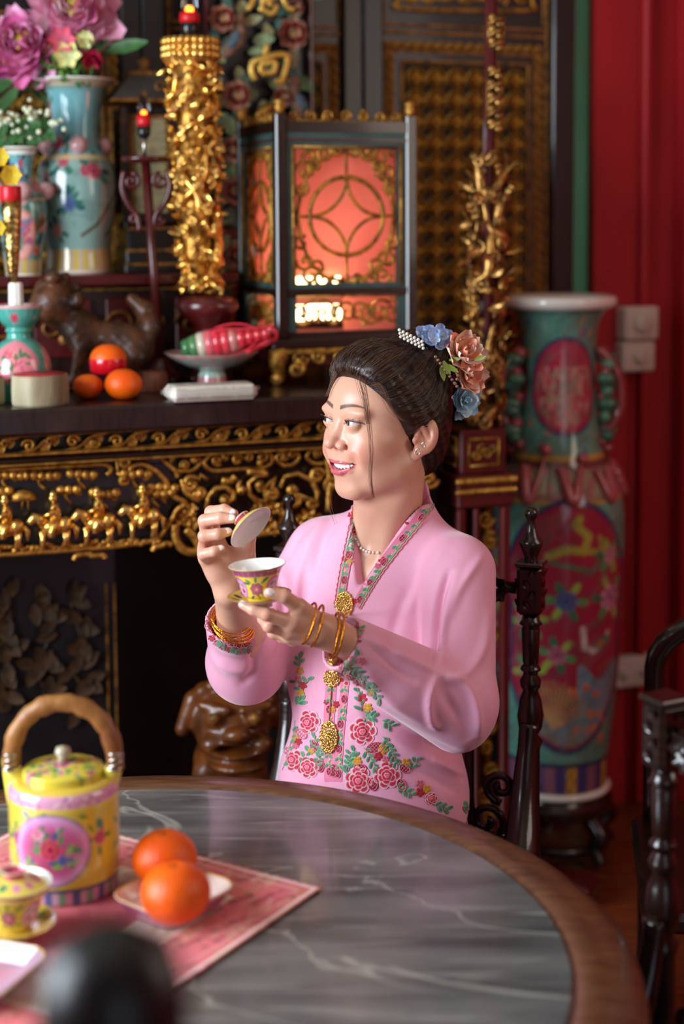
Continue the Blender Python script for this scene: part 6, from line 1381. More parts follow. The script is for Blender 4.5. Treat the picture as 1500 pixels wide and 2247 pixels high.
R_in = J((470, 1176, 2.25), (463, 1124, 2.232), (492, 1119, 2.214), (513, 1127, 2.206)); R_mi = J((458, 1188, 2.235), (449, 1143, 2.205), (484, 1137, 2.192), (511, 1138, 2.188))
R_ri = J((453, 1205, 2.222), (448, 1176, 2.182), (478, 1172, 2.176), (500, 1167, 2.182)); R_li = J((455, 1226, 2.215), (446, 1216, 2.18), (470, 1210, 2.17), (485, 1204, 2.173))
R_th = J((512, 1262, 2.232), (540, 1222, 2.232), (545, 1180, 2.235), (528, 1145, 2.225))
def f_handR(p):
    W_ = np.array(WR, np.float32); d = sC(p, W_, np.array(P(492, 1250, 2.235), np.float32), .0195, .02)
    for b, r in ((R_in[0], .0135), (R_mi[0], .0135), (R_ri[0], .0125), (R_li[0], .0125)): d = sm(d, sC(p, np.array(P(494, 1256, 2.237), np.float32), b, .018, r), .014)
    d = sm(d, sE(p, P(528, 1228, 2.235), (.017, .016, .026)), .014); d = sm(d, sE(p, P(476, 1244, 2.225), (.014, .015, .024)), .014)
    for c, r in ((R_th, [.0165, .0135, .0105, .008]), (R_in, [.011, .0095, .0085, .0066]), (R_mi, [.0112, .0096, .0088, .0068]), (R_ri, [.0106, .009, .0082, .0064]), (R_li, [.0098, .0082, .0074, .0058])): d = sm(d, chain(p, c, r, .003), .0035)
    return d
def f_arms(p, w=None):
    d = None
    for i_, (s_, e_, w_) in enumerate(((SL, EL, WL), (SR, ER, WR))):
        if w is not None and w != i_: continue
        k = sm(sC(p, s_, e_, .043, .036), sC(p, e_, Vector(e_).lerp(w_, .35), .035, .036), .02); k = sm(k, sC(p, Vector(e_).lerp(w_, .3), w_, .036, .0225), .015); d = k if d is None else np.minimum(d, k)
    return d
def f_body(p):
    d = sm(f_head(p), f_neck(p), .016); d = sm(d, f_torso(p, -.004), .02); a = f_arms(p); d = sm(d, a, .015)
    return sm(sm(d, f_handL(p), .012), f_handR(p), .012)
def skin_cols(V):
    q = HL(V.astype(np.float32)); x = np.abs(q[:, 0]); c = np.tile(np.array(lin((218, 165, 139)), np.float32), (len(V), 1))
    def put(m, col): 
        nonlocal c
        m = np.clip(m, 0, 1)[:, None]; c = c*(1-m)+np.array(lin(col), np.float32)*m
    head = (q[:, 2] > -.12) & (np.linalg.norm(q, axis=1) < .2)
    put(head*.5*np.exp(-(((x-.042)/.022)**2+((q[:, 2]+.02)/.018)**2))*(q[:, 1] > .02), (222, 132, 112)); put(head*.35*np.exp(-((q[:, 0]/.012)**2+((q[:, 2]+.018)/.012)**2))*(q[:, 1] > .06), (216, 140, 118)); put(.5*head*(x > .071)*(q[:, 2] < .035)*(q[:, 1] < .01), (206, 132, 108))
    # lips: coloured band around the opening
    zz = q[:, 2]+.0465-5.0*q[:, 0]**2; t = x/.037; upo = .0098*(1-t**2.2)-.0016*np.exp(-(q[:, 0]/.004)**2); dno = -.0150*(1-t**2.4)
    put(head*np.clip(np.minimum(upo-zz, zz-dno)/.0012+.5, 0, 1)*(q[:, 1] > .060)*(t < 1)*.9, (198, 84, 96))
    put(head*(zz < .003)*(zz > -.004)*(q[:, 1] < .079)*(q[:, 1] > .05)*(x < .033)*1., (120, 40, 44))
    # eyebrows
    bx = (x-.010)/.040; arch = .0455+.0062*np.sin(np.clip(bx, 0, 1)*2.0)-.003*np.clip(bx, 0, 1)**3; th = .0033*(1-.75*np.clip(bx, 0, 1)**1.5)
    put(head*np.clip((th-np.abs(q[:, 2]-arch))/.0012+.5, 0, 1)*(bx > -.02)*(bx < 1)*(q[:, 1] > .04)*.82, (62, 42, 36))
    # lash line and a darker band above it on the lid
    ex = x-.0305; ez = q[:, 2]-.0225-.10*ex; u_ = .0038-.0038*(ex/.0148)**2; put(head*np.exp(-((ez-u_-.0004)/.0013)**2)*(np.abs(ex) < .0175)*(q[:, 1] > .066)*.9, (58, 36, 32)); put(head*np.exp(-((ez-u_-.004)/.003)**2)*(np.abs(ex) < .016)*(q[:, 1] > .06)*.35, (188, 124, 104))
    # knuckles warmer
    for jn in (L_in, L_mi, L_ri, L_li, R_in, R_mi, R_ri, R_li):
        for b in jn[:2]: put(.35*np.exp(-(np.linalg.norm(V-b, axis=1)/.013)**2), (216, 140, 120))
    return c
mat('skin', None, .34, vc=True, sss=.22, bump=.05, bscale=900)
person = thing('person', 'woman in a pink embroidered blouse holding a tea cup and its lid', 'person', Vector((T2.x, T2.y, 0)))
def wl(name, V, Q, m, col=None, parent=person, smooth=True):
    o = link(name, npmesh(name, np.asarray(V)-np.array(parent_off(parent)), Q, col), m, parent, smooth); return o
def parent_off(p):
    o = Vector((0, 0, 0))
    while p: o += p.location; p = p.parent
    return o
FINE = 1.0
def build_body():
    lo1 = np.array(HO)-[.13, .14, .16]; hi1 = np.array(HO)+[.13, .14, .16]
    fh = lambda p: f_head_neck(p)
    parts = []
    parts.append(sdf_mesh(lambda p: sm(sm(f_head(p), f_neck(p), .016), f_torso(p, -.004), .02), (HO.x-.105, HO.y-.14, S0.z-.085), (HO.x+.12, HO.y+.13, HO.z+.14), .0015*FINE))
    for J_ in (('L', WL, L_in, L_li), ('R', WR, R_in, R_li)):
        pts = np.array([J_[1]]+[q for c in (L_th, L_in, L_mi, L_ri, L_li) for q in c]) if J_[0] == 'L' else np.array([J_[1]]+[q for c in (R_th, R_in, R_mi, R_ri, R_li) for q in c])
        e_ = np.array(EL if J_[0] == 'L' else ER); w_ = np.array(J_[1]); m_ = w_+(e_-w_)*.5; pts = np.vstack([pts, m_])
        parts.append(sdf_mesh((lambda p: sm(f_arms(p, 0), f_handL(p), .012)) if J_[0] == 'L' else (lambda p: sm(f_arms(p, 1), f_handR(p), .012)), pts.min(0)-.026, pts.max(0)+.026, .0014*FINE))
    lo2 = np.array([min(ER.x, SR.x)-.08, 2.12, T2.z-.14]); hi2 = np.array([EL.x+.09, 2.68, S0.z+.06])
    parts.append(sdf_mesh(lambda p: sm(sm(f_torso(p, -.006), f_neck(p)+.002, .02), f_arms(p)+.002, .015), lo2, hi2, .006))
    V, Q, o = [], [], 0
    for v, q in parts: V.append(v); Q.append(q+o); o += len(v)
    V = np.concatenate(V); Q = np.concatenate(Q); return wl('body', V, Q, 'skin', skin_cols(V))
body = build_body()
# eyes
def eyes():
    for sg in (-1, 1):
        c = HW(sg*.0305, .0760, .0225)-person.location; g = (hf*.86+hl*(-.35)+hu*.02).normalized()     # looking to her right
        R = g.to_track_quat('Z', 'Y').to_matrix(); n = 40; mb = MB()
        pr = [(.0123*sin(pi*k/n), -.0123*cos(pi*k/n)) for k in range(n+1)]
        cols = []
        for r, z in pr:
            a = atan2(r, z); cols.append(lin((8, 6, 6)) if a < .17 else lin((58, 34, 22)) if a < .42 else lin((36, 22, 16)) if a < .49 else lin((196, 190, 188)))
        mb.lathe([(max(r, 1e-5), z) for r, z in pr], c, 28, R, cols=cols); mb.obj('eye', 'eyeball', person)
        lash = MB()
        for i in range(26):
            x = -.0135+.028*i/25; zu = .0038-.0038*(x/.0148)**2+.10*x; b = HW(sg*(.0305+x), .0760+sqrt(max(1e-6, .0141**2-x*x-zu*zu)), .0225+zu)-person.location
            d = (hf*.8+hu*.55+hl*(sg*x*30)).normalized(); ln = .0036+.0032*max(0, x/.014); lash.tube([b-hf*.0005, b+d*ln*.5, b+d*ln+hu*ln*.3], [.0003, .00024, .0001], 4)
        stuff(lash.obj('eyelashes', 'black_plastic', person))
mat('eyeball', None, .06, vc=True, coat=.8)
eyes()
def teeth():
    mb = MB()
    t = MB()
    for i in range(-4, 5):
        if i == 0: continue
        k = abs(i)-.5; a = k*.175*(1 if i > 0 else -1); x = .030*sin(a)*1.3; y = .0812-.021*(1-cos(a*1.15))*1.6; w = (.0046, .0041, .0043, .0040)[abs(i)-1]; h = (.0056, .0051, .0053, .0048)[abs(i)-1]
        R = Matrix((hl*cos(a)-hf*sin(a), hf*cos(a)+hl*sin(a), hu)).transposed(); c = HW(x, y-.003, -.0458+5*x*x)-person.location; MB().ell(c, (w, .0028, h), R, 12, 8).obj('tooth', 'tooth', person)
    mb = MB((150, 60, 60)); mb.ell(HW(0, .058, -.047)-person.location, (.024, .014, .009), Matrix((hl, hf, hu)).transposed()); mb.obj('tongue', 'skin', person)
teeth()
mat('hair', (50, 32, 24), .36, col2=(36, 22, 17), nscale=14, bump=.12, bscale=40)
mat('hair_light', (96, 64, 46), .4)
mat('hair_wisp', (124, 86, 64), .45)
mat('bright_leaf2', (116, 128, 44), .5)
mat('pearl_bronze', (150, 112, 92), .22, .4)
mat('kebaya', (237, 168, 194), .62, col2=(232, 160, 188), nscale=8, sheen=.5, bump=.1, bscale=1300, sss=.05)
mat('gold_bangle', (244, 166, 52), .2, 1, col2=(222, 136, 34), nscale=90, bump=.4, bscale=300)
mat('sarong', (150, 84, 120), .7, col2=(196, 130, 150), nscale=30)
# ---------------------------------------------------------------- hair
def f_hair(p):
    q = HL(p); d = sE(q, (0, -.012, .058), (.086, .106, .094)); d = sm(d, sE(q, (0, .036, .096), (.064, .046, .046)), .03); d = sm(d, sE(q, (.01, -.070, .118), (.058, .052, .056)), .022)
    d = sm(d, sE(q, (0, -.064, .0), (.064, .052, .072)), .03)
    a = np.abs(q[:, 0]); pl = (q[:, 1]-.004)*.786-(q[:, 2]-.002)*.619+a*.05
    pl2 = np.maximum(q[:, 1]+.002-.0*a, -(q[:, 2]-.034))-0.0        # keep the cheek and ear clear
    fl = np.sin(q[:, 2]*420+q[:, 1]*160+q[:, 0]*90)*.0006+np.sin(q[:, 2]*190-q[:, 1]*260)*.0009
    return smax(smax(d+fl, pl, .012), -sE(np.abs(q)*np.array([1, -1, 1], np.float32)*np.array([1, np.nan, 1], np.float32) if False else np.stack([a, q[:, 1], q[:, 2]], 1), (.088, -.020, -.002), (.027, .021, .026)), .006)
V, Q = sdf_mesh(f_hair, np.array(HO)-[.17, .17, .13], np.array(HO)+[.17, .17, .21], .0028)
hair = wl('hair', V, Q, 'hair')
def strands():
    rr = np.random.RandomState(3); N, M = 3000, 14
    a = rr.uniform(-1, 1, N); s = np.zeros((N, 3)); ph = a*pi*.98
    s[:, 0] = np.sin(ph*.62)*.080; s[:, 1] = .082*np.cos(ph*.62)-.022*np.abs(a); s[:, 2] = .100-.104*np.abs(a)**1.6
    b = a*1.9; e = np.stack([.01+.050*np.sin(b), -.045-.03*np.abs(np.sin(b)), .112+.052*np.cos(b)], 1)+rr.normal(0, .0035, (N, 3))
    t0 = rr.uniform(0, .75, N)*(rr.rand(N) > .35); t1 = np.minimum(1, t0+rr.uniform(.45, .8, N)); u = np.linspace(0, 1, M)[None, :, None]; t = t0[:, None, None]+(t1-t0)[:, None, None]*u
    Pp = s[:, None]*(1-t)+e[:, None]*t; Pp[:, :, 2] -= np.sin(pi*t[:, :, 0])*.030*np.abs(a)[:, None]; Pp[:, :, 0] += np.sin(pi*t[:, :, 0])*.03*np.sign(a)[:, None]*np.abs(a)[:, None]
    Wp = (HOn+Pp.reshape(-1, 3) @ HR).reshape(N, M, 3); off = rr.uniform(-.0004, .0012, N)[:, None]
    for it in range(7):
        w = Wp.reshape(-1, 3); d = f_hair(w.astype(np.float32)); g = np.zeros_like(w)
        for k in range(3): dd = np.zeros(3); dd[k] = .0012; g[:, k] = f_hair((w+dd).astype(np.float32))-d
        g /= np.linalg.norm(g, axis=1)[:, None]+1e-9; w = w-g*np.clip(d-np.repeat(off, M, 1).ravel(), -.012, .012)[:, None]*.9; Wp = w.reshape(N, M, 3)
        if it < 5: Wp[:, 1:-1] = Wp[:, 1:-1]*.5+(Wp[:, :-2]+Wp[:, 2:])*.25
    Wp = Wp-np.array(person.location); mb = [MB(), MB()]
    for i in range(N): mb[0 if i % 3 else 1].tube([Vector(q) for q in Wp[i]], [.0001]+[.00045]*(M-2)+[.0001], 3)
    stuff(mb[0].obj('hair_strands', 'hair', person)); stuff(mb[1].obj('hair_highlights', 'hair_light', person))
strands()
def wisp(pts, n, jit, name, r=.00017):
    rr = random.Random(len(pts)*7+n); mb = MB(); base = [Vector(p)-person.location for p in pts]
    for i in range(n):
        o = Vector((rr.gauss(0, jit), rr.gauss(0, jit), 0)); q = [b+o*(1-.6*k/(len(base)-1))+Vector((rr.gauss(0, jit*.25), 0, 0)) for k, b in enumerate(base)]; mb.tube(smooth_pts(q, 5), r, 3)
    return stuff(mb.obj(name, 'hair_wisp', person))
wisp([HW(.036, .074, .098), P(800, 860, 2.322), P(808, 920, 2.316), P(814, 990, 2.312), P(813, 1050, 2.312), P(819, 1092, 2.316)], 16, .0028, 'loose_lock', .00018)
wisp([HW(.036, .074, .098), P(790, 840, 2.325), P(800, 880, 2.32), P(806, 930, 2.318)], 18, .004, 'loose_lock')
wisp([HW(.046, .06, .09), P(835, 850, 2.335), P(860, 900, 2.345), P(886, 925, 2.355)], 16, .004, 'loose_lock')
wisp([HW(-.02, .082, .1), P(730, 830, 2.40), P(716, 870, 2.40)], 10, .003, 'loose_lock', .0002)
wisp([P(716, 1090, 2.40), P(722, 1120, 2.39), P(735, 1150, 2.38)], 3, .004, 'loose_lock', .0002)
# earrings
for (px, py, r) in ((917, 991, .0046), (929, 976, .0036)):
    c = P(px, py, 2.352)-person.location; mb = MB(); mb.tube([c+Vector((.3*r*cos(a), -.9*r*cos(a)*.3, 0))*1+Vector((r*.45*cos(a), 0, r*sin(a))) for a in [i*pi/10 for i in range(20)]], .0009, 8, True); mb.obj('hoop_earring', 'silver', person)
# hair ornaments
def hp(px, py, Y): return P(px, py, Y)-person.location
def bloom(name, px, py, Y, r, cols, rings, face, seed, wd=.45, cup=.5, tip=.3):
    rr = random.Random(seed); c = hp(px, py, Y); f = Vector(face).normalized(); u = f.orthogonal().normalized(); v = f.cross(u); mb = MB()
    for ring, (n, k, lift) in enumerate(rings):
        for i in range(n):
            a = i*2*pi/n+ring*.7+rr.uniform(-.15, .15); mb.color(cols[(i+ring) % len(cols)]); mb.petal(c+f*(r*.12*ring), u*cos(a)+v*sin(a)+f*lift, f, r*k*rr.uniform(.9, 1.1), r*k*wd, cup*rr.uniform(.7, 1.2), n=6, tip=tip)
    return mb.obj(name, 'petals', person)
HF = (.62, -.72, .3)
rr = random.Random(8)
for i in range(15):
    a = i*2.4; q = 30*sqrt(i/15); bloom('blue_floret', 948+q*cos(a)*1.15, 744+q*sin(a)*.95, 2.405+.0012*q-.001*(i % 3), .0125, [(188, 208, 244), (204, 220, 248), (170, 196, 238)], [(4, 1, .3)], (.5+.2*rr.uniform(-1, 1), -.8, .3+.3*rr.uniform(-1, 1)), i, .62, .25, .1)
PE = [(255, 188, 158), (255, 206, 182), (255, 170, 140), (255, 222, 204)]
bloom('peach_flower', 1006, 782, 2.435, .040, PE, [(8, 1.0, .25), (7, .85, .6), (6, .62, 1.1), (4, .4, 1.8)], (.45, -.8, .4), 3, .42, .35); bloom('peach_flower', 1020, 822, 2.440, .034, PE, [(8, 1.0, .25), (6, .8, .7), (5, .55, 1.3)], (.5, -.85, .1), 5, .42, .35)
BL = [(176, 212, 226), (196, 222, 232), (156, 196, 214), (212, 232, 238)]
bloom('pale_blue_flower', 1014, 878, 2.445, .030, BL, [(8, 1.0, .2), (7, .8, .6), (5, .5, 1.2)], (.45, -.85, .1), 7, .5, .3); bloom('pale_blue_flower', 1002, 903, 2.442, .016, BL, [(5, 1.0, .3), (4, .6, .9)], (.6, -.7, -.3), 9, .5, .3)
for i, (px, py, dx, dz, ln) in enumerate(((972, 792, .4, -.9, .024), (980, 800, .8, -.6, .022), (968, 800, .1, -1, .026), (985, 790, .9, .1, .018), (1040, 790, .8, .3, .02))): mb = MB(); mb.petal(hp(px, py, 2.402), (dx, -.2, dz), (.3, -.9, .2), ln, ln*.2, .1); mb.obj('ornament_leaf', 'bright_leaf2', person)
def pearls(pts, r, Y, mt='pearl', name='hair_pearl'):
    first = None
    for k, (px, py) in enumerate(pts):
        c = hp(px, py, Y[k] if isinstance(Y, list) else Y)
        if first is None: first = MB().ell((0, 0, 0), r, n=12, m=9).obj(name, mt, person); first.location = c
        else: inst(first, person, c)
row = []
for j in range(3):
    for i in range(7): row.append((876+i*8.2+j*1.5, 724+i*4.2+j*7.5-(j == 1)*0))
pearls(row, .0027, [2.385+.001*i for i in range(21)])
pearls([(955+i*5.2, 783+i*7.2) for i in range(10)]+[(1002, 832), (998, 842), (1004, 824)], .0027, 2.402, 'pearl_bronze')

# ---------------------------------------------------------------- blouse
CLc, CRc = P(752, 1411, 2.165), P(503, 1362, 2.305)
def f_keb(p):
    d = f_torso(p, .011); d = sm(d, sC(p, T1-tz*.02, T2-tz*.05, .118, .13)+.004, .05)
    q = (p-np.array(S0, np.float32)) @ TRn
    d = sm(d, sC(p, S0+tz*.0+tl*.014, S0+tl*.020+tf*.012+tz*.108, .086, .0595), .03)
    for sg in (-1, 1): d = sm(d, sC(p, S0+tz*.05+tl*.015, S0+tl*(sg*.125)+tz*.004, .046, .045), .04)
    sl = sm(sC(p, SL+tz*.004-tl*.010, EL, .058, .054), sC(p, EL+tz*.0, CLc, .057, .041), .016); sl = sm(sl, sC(p, EL-tz*.030+tf*.01, Vector(EL).lerp(CLc, .55)-tz*.022, .042, .038), .03)
    sr = sm(sC(p, SR+tz*.006+tl*.014, ER, .058, .058), sC(p, ER-tz*.008, CRc, .058, .037), .03)
    d = sm(d, sl, .014); d = sm(d, sr, .018)
    # neckline
    x, y, z = q[:, 0], q[:, 1], q[:, 2]; zz = z+.018
    xl = .006-.42*zz; xr = .013+.53*zz; cut = np.maximum(np.maximum((xl-x)*.95, (x-xr)*.85), np.maximum(-.02-y, -zz*.7)); d = smax(d, -cut, .004)
    d = smax(d, (z-.128-.25*(x-.02)-.05*y)*.95, .004)
    # cuffs: open ends
    for c, e, w, r, ln in ((CLc, EL, WL, .0365, .05), (CRc, ER, WR, .0335, .035)):
        ax = (Vector(c)-Vector(e)).normalized() if c is CLc else (Vector(w)-Vector(e)).normalized(); d = smax(d, -sC(p, Vector(c)-ax*ln, Vector(c)+ax*.03, r*.82, r*1.06), .003)
        a_ = np.array(ax, np.float32); near = np.linalg.norm(p-np.array(c, np.float32), axis=1) < .075; pl = (p-np.array(c, np.float32)) @ a_-.006; d = np.where(near, smax(d, pl, .003), d)
    return smax(d, T2.z-.075-p[:, 2], .006)
lo = np.array([min(ER.x, CRc.x)-.09, 2.06, T2.z-.1]); hi = np.array([EL.x+.09, 2.70, S0.z+.16])
KV, KQ = sdf_mesh(f_keb, lo, hi, .0036)
# folds pressed into the cloth along lines of the picture
def project(V):
    d = V-np.array(CAM); k = d @ np.array(fw); return CX+F*(d @ np.array(rt))/k, CY-F*(d @ np.array(up))/k
def normals(V, Q):
    n = np.zeros_like(V); a, b, c, d = V[Q[:, 0]], V[Q[:, 1]], V[Q[:, 2]], V[Q[:, 3]]; fn = np.cross(c-a, d-b)
    for k in range(4): np.add.at(n, Q[:, k], fn)
    return n/(np.linalg.norm(n, axis=1)[:, None]+1e-12)
def folds(V, Q, lines):
    N = normals(V, Q); px, py = project(V); view = (np.array(CAM)-V); view /= np.linalg.norm(view, axis=1)[:, None]; face = np.clip((N*view).sum(1)*2.5, 0, 1); disp = np.zeros(len(V))
    for pts, w, amp in lines:
        pts = [tuple(q)[:2] for q in smooth_pts([(a, b, 0) for a, b in pts], 5)]; best = np.full(len(V), 1e9); tt = np.zeros(len(V)); n = len(pts)-1; sg = np.zeros(len(V))
        for i in range(n):
            (x0, y0), (x1, y1) = pts[i], pts[i+1]; dx, dy = x1-x0, y1-y0; L2 = dx*dx+dy*dy+1e-9; t = np.clip(((px-x0)*dx+(py-y0)*dy)/L2, 0, 1); dd = np.hypot(px-x0-dx*t, py-y0-dy*t); m = dd < best; best[m] = dd[m]; tt[m] = ((i+t)/n)[m]
        env = np.sin(np.pi*np.clip(tt, .02, .98))**.6; disp += 1.45*amp*env*np.exp(-(best/(w*.9))**2)
    return V+N*(disp*face)[:, None]
KV = folds(KV, KQ, [([(985, 1255), (963, 1320), (952, 1395), (950, 1460)], 9, -.009), ([(1005, 1260), (982, 1330), (972, 1400), (972, 1450)], 9, .005), ([(1075, 1330), (1060, 1420), (1020, 1480), (970, 1490)], 12, .004), ([(960, 1475), (1010, 1500), (1040, 1550), (1050, 1610)], 11, .008), ([(965, 1500), (985, 1540), (1010, 1580), (1035, 1625)], 16, -.004), ([(960, 1480), (940, 1530), (945, 1580), (965, 1600)], 9, .005),
    ([(790, 1395), (850, 1425), (910, 1455), (960, 1478)], 8, .0045), ([(815, 1420), (870, 1470), (920, 1500)], 10, -.003), ([(800, 1470), (860, 1540), (940, 1590)], 12, .0035), ([(690, 1140), (650, 1180), (630, 1230)], 12, -.004), ([(735, 1130), (705, 1190), (690, 1260), (680, 1330)], 12, -.0042), ([(720, 1120), (680, 1190), (655, 1270), (650, 1330)], 12, .003),
    ([(900, 1290), (870, 1360), (850, 1440)], 16, -.003), ([(985, 1180), (930, 1270), (890, 1350)], 14, .003), ([(1060, 1215), (1010, 1290), (985, 1360)], 10, .004), ([(445, 1400), (480, 1440), (540, 1450), (590, 1420)], 12, -.004), ([(455, 1430), (500, 1470), (560, 1470)], 10, .003), ([(560, 1330), (570, 1400), (555, 1470), (530, 1500)], 11, -.005), ([(590, 1340), (600, 1400), (580, 1450)], 10, .004), ([(610, 1260), (620, 1330), (612, 1400)], 10, -.004),
    ([(800, 1560), (880, 1600), (960, 1640), (1020, 1660)], 12, -.004), ([(810, 1590), (890, 1640), (980, 1690), (1020, 1730)], 12, .0035), ([(850, 1660), (930, 1700), (1000, 1740)], 10, -.003), ([(940, 1660), (990, 1690), (1025, 1700)], 8, .004), ([(655, 1440), (650, 1540), (640, 1640)], 8, -.0015), ([(690, 1440), (690, 1540)], 7, .0015), ([(640, 1480), (630, 1580)], 7, .0015), ([(780, 1480), (800, 1560), (815, 1640)], 8, -.0025)])
keb = wl('blouse', KV, KQ, 'kebaya')
kbv = BVHTree.FromPolygons([tuple(v) for v in KV], [tuple(int(i) for i in q) for q in KQ])
def hit(px, py, off=.0012):
    d = ray(px, py).normalized(); r = kbv.ray_cast(CAM, d, 6)
    if r[0] is None: return None
    n = r[1] if r[1].dot(d) < 0 else -r[1]; return r[0]+n*off-person.location
def decal(mb, polys, off=.0012):
    """polys: list of ([(px, py)...] outline, centre, colour rgb rim, colour centre, lift)"""
    for pts, cen, c1, c2, lift in polys:
        P3 = [hit(x, y, off) for x, y in pts]; c3 = hit(cen[0], cen[1], off+lift)
        if c3 is None or any(p is None or (p-c3).length > .02 for p in P3): continue
        n = len(P3); mid = [a*.62+c3*.38+(c3-CAM+person.location).normalized()*(-lift*.6) for a in P3]; mb.add(P3+mid+[c3], [(i, (i+1) % n, n+(i+1) % n, n+i) for i in range(n)]+[(n+i, n+(i+1) % n, 2*n) for i in range(n)], [lin(c1)]*n+[lin(c2)]*(n+1))
def petal_px(cx, cy, a, ln, wd, n=9):
    o = []
    for i in range(n*2):
        t = i/(n*2)*2*pi; x = ln*.5*(1-cos(t)) ; y = wd*sin(t)*(.75+.25*(1-cos(t))/2); o.append((cx+x*cos(a)-y*sin(a), cy+x*sin(a)+y*cos(a)))
    return o
RED, YEL, PNK, GR1, GR2, WHT = (206, 34, 56), (240, 176, 40), (244, 120, 140), (138, 190, 156), (84, 146, 106), (246, 214, 220)
def star(px, py, r, col, off=.0013):
    mb = MB(); dk = tuple(int(c*.8) for c in col); decal(mb, [(petal_px(px, py, i*2*pi/5+.3, r, r*.42), (px+r*.5*cos(i*2*pi/5+.3), py+r*.5*sin(i*2*pi/5+.3)), col, dk, .0004) for i in range(5)], off)
    if mb.v: mb.obj('embroidered_star', 'thread', keb)
def leafd(mb, px, py, a, ln, w, col=GR1, c2=GR2): decal(mb, [(petal_px(px, py, a, ln, w), (px+ln*.5*cos(a), py+ln*.5*sin(a)), col, c2, .0005)], .0013)
def rose(px, py, r, red=(196, 30, 62), sq=1.0, seed=0):
    mb = MB(); rr_ = random.Random(seed); polys = []
    for ring, (n, k0, ln, wd, c1, c2) in enumerate(((7, .36, .66, .40, WHT, red), (6, .2, .5, .33, WHT, red), (5, .05, .38, .26, (240, 170, 186), red), (3, 0, .2, .16, WHT, (230, 90, 116)))):
        for i in range(n):
            a = i*2*pi/n+ring*.5+rr_.uniform(-.1, .1); bx, by = px+r*k0*cos(a)*sq, py+r*k0*sin(a); decal(mb, [(petal_px(bx, by, a, r*ln, r*wd), (bx+r*ln*.35*cos(a), by+r*ln*.35*sin(a)), c1, c2, .0004)], .0012+.0006*ring)
    if mb.v: mb.obj('embroidered_rose', 'thread', keb)
def lace(px, py, w, h, rot=0):
    mb = MB((150, 36, 66)); n = 14; o = [(px+w*cos(i*2*pi/n)*cos(rot)-h*sin(i*2*pi/n)*sin(rot), py+w*cos(i*2*pi/n)*sin(rot)+h*sin(i*2*pi/n)*cos(rot)) for i in range(n)]; decal(mb, [(o, (px, py), (158, 40, 70), (138, 34, 64), .0002)], .0009)
    q = [hit(x, y, .0016) for x, y in o]
    if all(q): mb.color((232, 120, 140)).tube(q, .0007, 5, True)
    k = int(max(w, h)/4)+1
    for i in range(-k, k+1):
        for s_ in (1, -1):
            a, b = (px+i*8-h*.9*s_, py-h*.9), (px+i*8+h*.9*s_, py+h*.9); pts = []
            for t in np.linspace(0, 1, 9):
                x, y = a[0]+(b[0]-a[0])*t, a[1]+(b[1]-a[1])*t; X, Y_ = (x-px)*cos(-rot)-(y-py)*sin(-rot), (x-px)*sin(-rot)+(y-py)*cos(-rot)
                if (X/w)**2+(Y_/h)**2 < 1: pts.append(hit(x, y, .0014))
            pts = [p for p in pts if p]
            if len(pts) > 1: mb.tube(pts, .0005, 3)
    if mb.v: mb.obj('lace_cutwork', 'thread', keb)
def cord(pts, r, col, name='embroidered_cord', off=.0012, wav=0, n=5):
    q = smooth_pts([(a, b, 0) for a, b in pts], n); P3 = []
    for i, v in enumerate(q):
        t = (q[min(i+1, len(q)-1)]-q[max(i-1, 0)]).normalized(); s_ = wav*abs(sin(i*.9)); h_ = hit(v.x-t.y*s_, v.y+t.x*s_, off)
        if h_ and (not P3 or (h_-P3[-1]).length < .03): P3.append(h_)
    if len(P3) > 1: MB(col).tube(P3, r, 5).obj(name, 'thread', keb)
def band(pts, w0, w1, seed, side=1):
    """lace border along a line: net ground, leaves, cords"""
    q = smooth_pts([(a, b, 0) for a, b in pts], 10); rr_ = random.Random(seed); n = len(q)
    def o_(i, s_): t = (q[min(i+1, n-1)]-q[max(i-1, 0)]).normalized(); return (q[i].x-t.y*s_, q[i].y+t.x*s_)
    mb = MB()
    for a in range(n-1):
        ps = [hit(*o_(a, w0), .0008), hit(*o_(a+1, w0), .0008), hit(*o_(a+1, w1), .0008), hit(*o_(a, w1), .0008)]
        if all(ps) and max((ps[0]-x).length for x in ps) < .03: mb.color((232, 128, 158)).add(ps, [(0, 1, 2, 3)])
        elif mb.v: mb.obj('lace_band', 'thread', keb); mb = MB()
    if mb.v: mb.obj('lace_band', 'thread', keb)
    for s_, c_, r_ in ((w1, (240, 150, 160), .0010), (w1-side*5, (150, 196, 150), .0009), (w0, (226, 120, 150), .0007)): cord([o_(i, s_) for i in range(0, n, 2)], r_, c_, wav=2.5 if s_ == w1 else 1.0, n=3)
    mb = MB(); i = 3; k = 0
    while i < n-3:
        t = (q[i+1]-q[i-1]).normalized(); a = atan2(t.y, t.x); m_ = (w0+w1)/2; x, y = o_(i, m_+side*rr_.uniform(-2, 2))
        if k % 3 == 2: lace(x, y, 9, 5.5, a)
        else:
            for s_ in (-.7, .6): leafd(mb, x, y, a+s_+rr_.uniform(-.2, .2), 13, 3.6, GR1 if s_ > 0 else (176, 206, 160), GR2)
            leafd(mb, x, y, a+pi+.5, 9, 2.6, (230, 226, 190), (150, 170, 120))
        i += 3; k += 1
    if mb.v: stuff(mb.obj('embroidered_leaves', 'thread', keb))
band([(948, 1092), (915, 1138), (872, 1190), (828, 1248), (800, 1292), (778, 1330)], 8, -16, 1, -1); band([(786, 1112), (776, 1170), (763, 1230), (752, 1290), (746, 1335)], -9, 11, 2)
band([(742, 1350), (733, 1420), (727, 1500), (722, 1580), (722, 1660), (724, 1715)], -12, 12, 3); band([(758, 1470), (752, 1540), (746, 1600), (742, 1660), (740, 1715)], 8, -10, 4, -1)
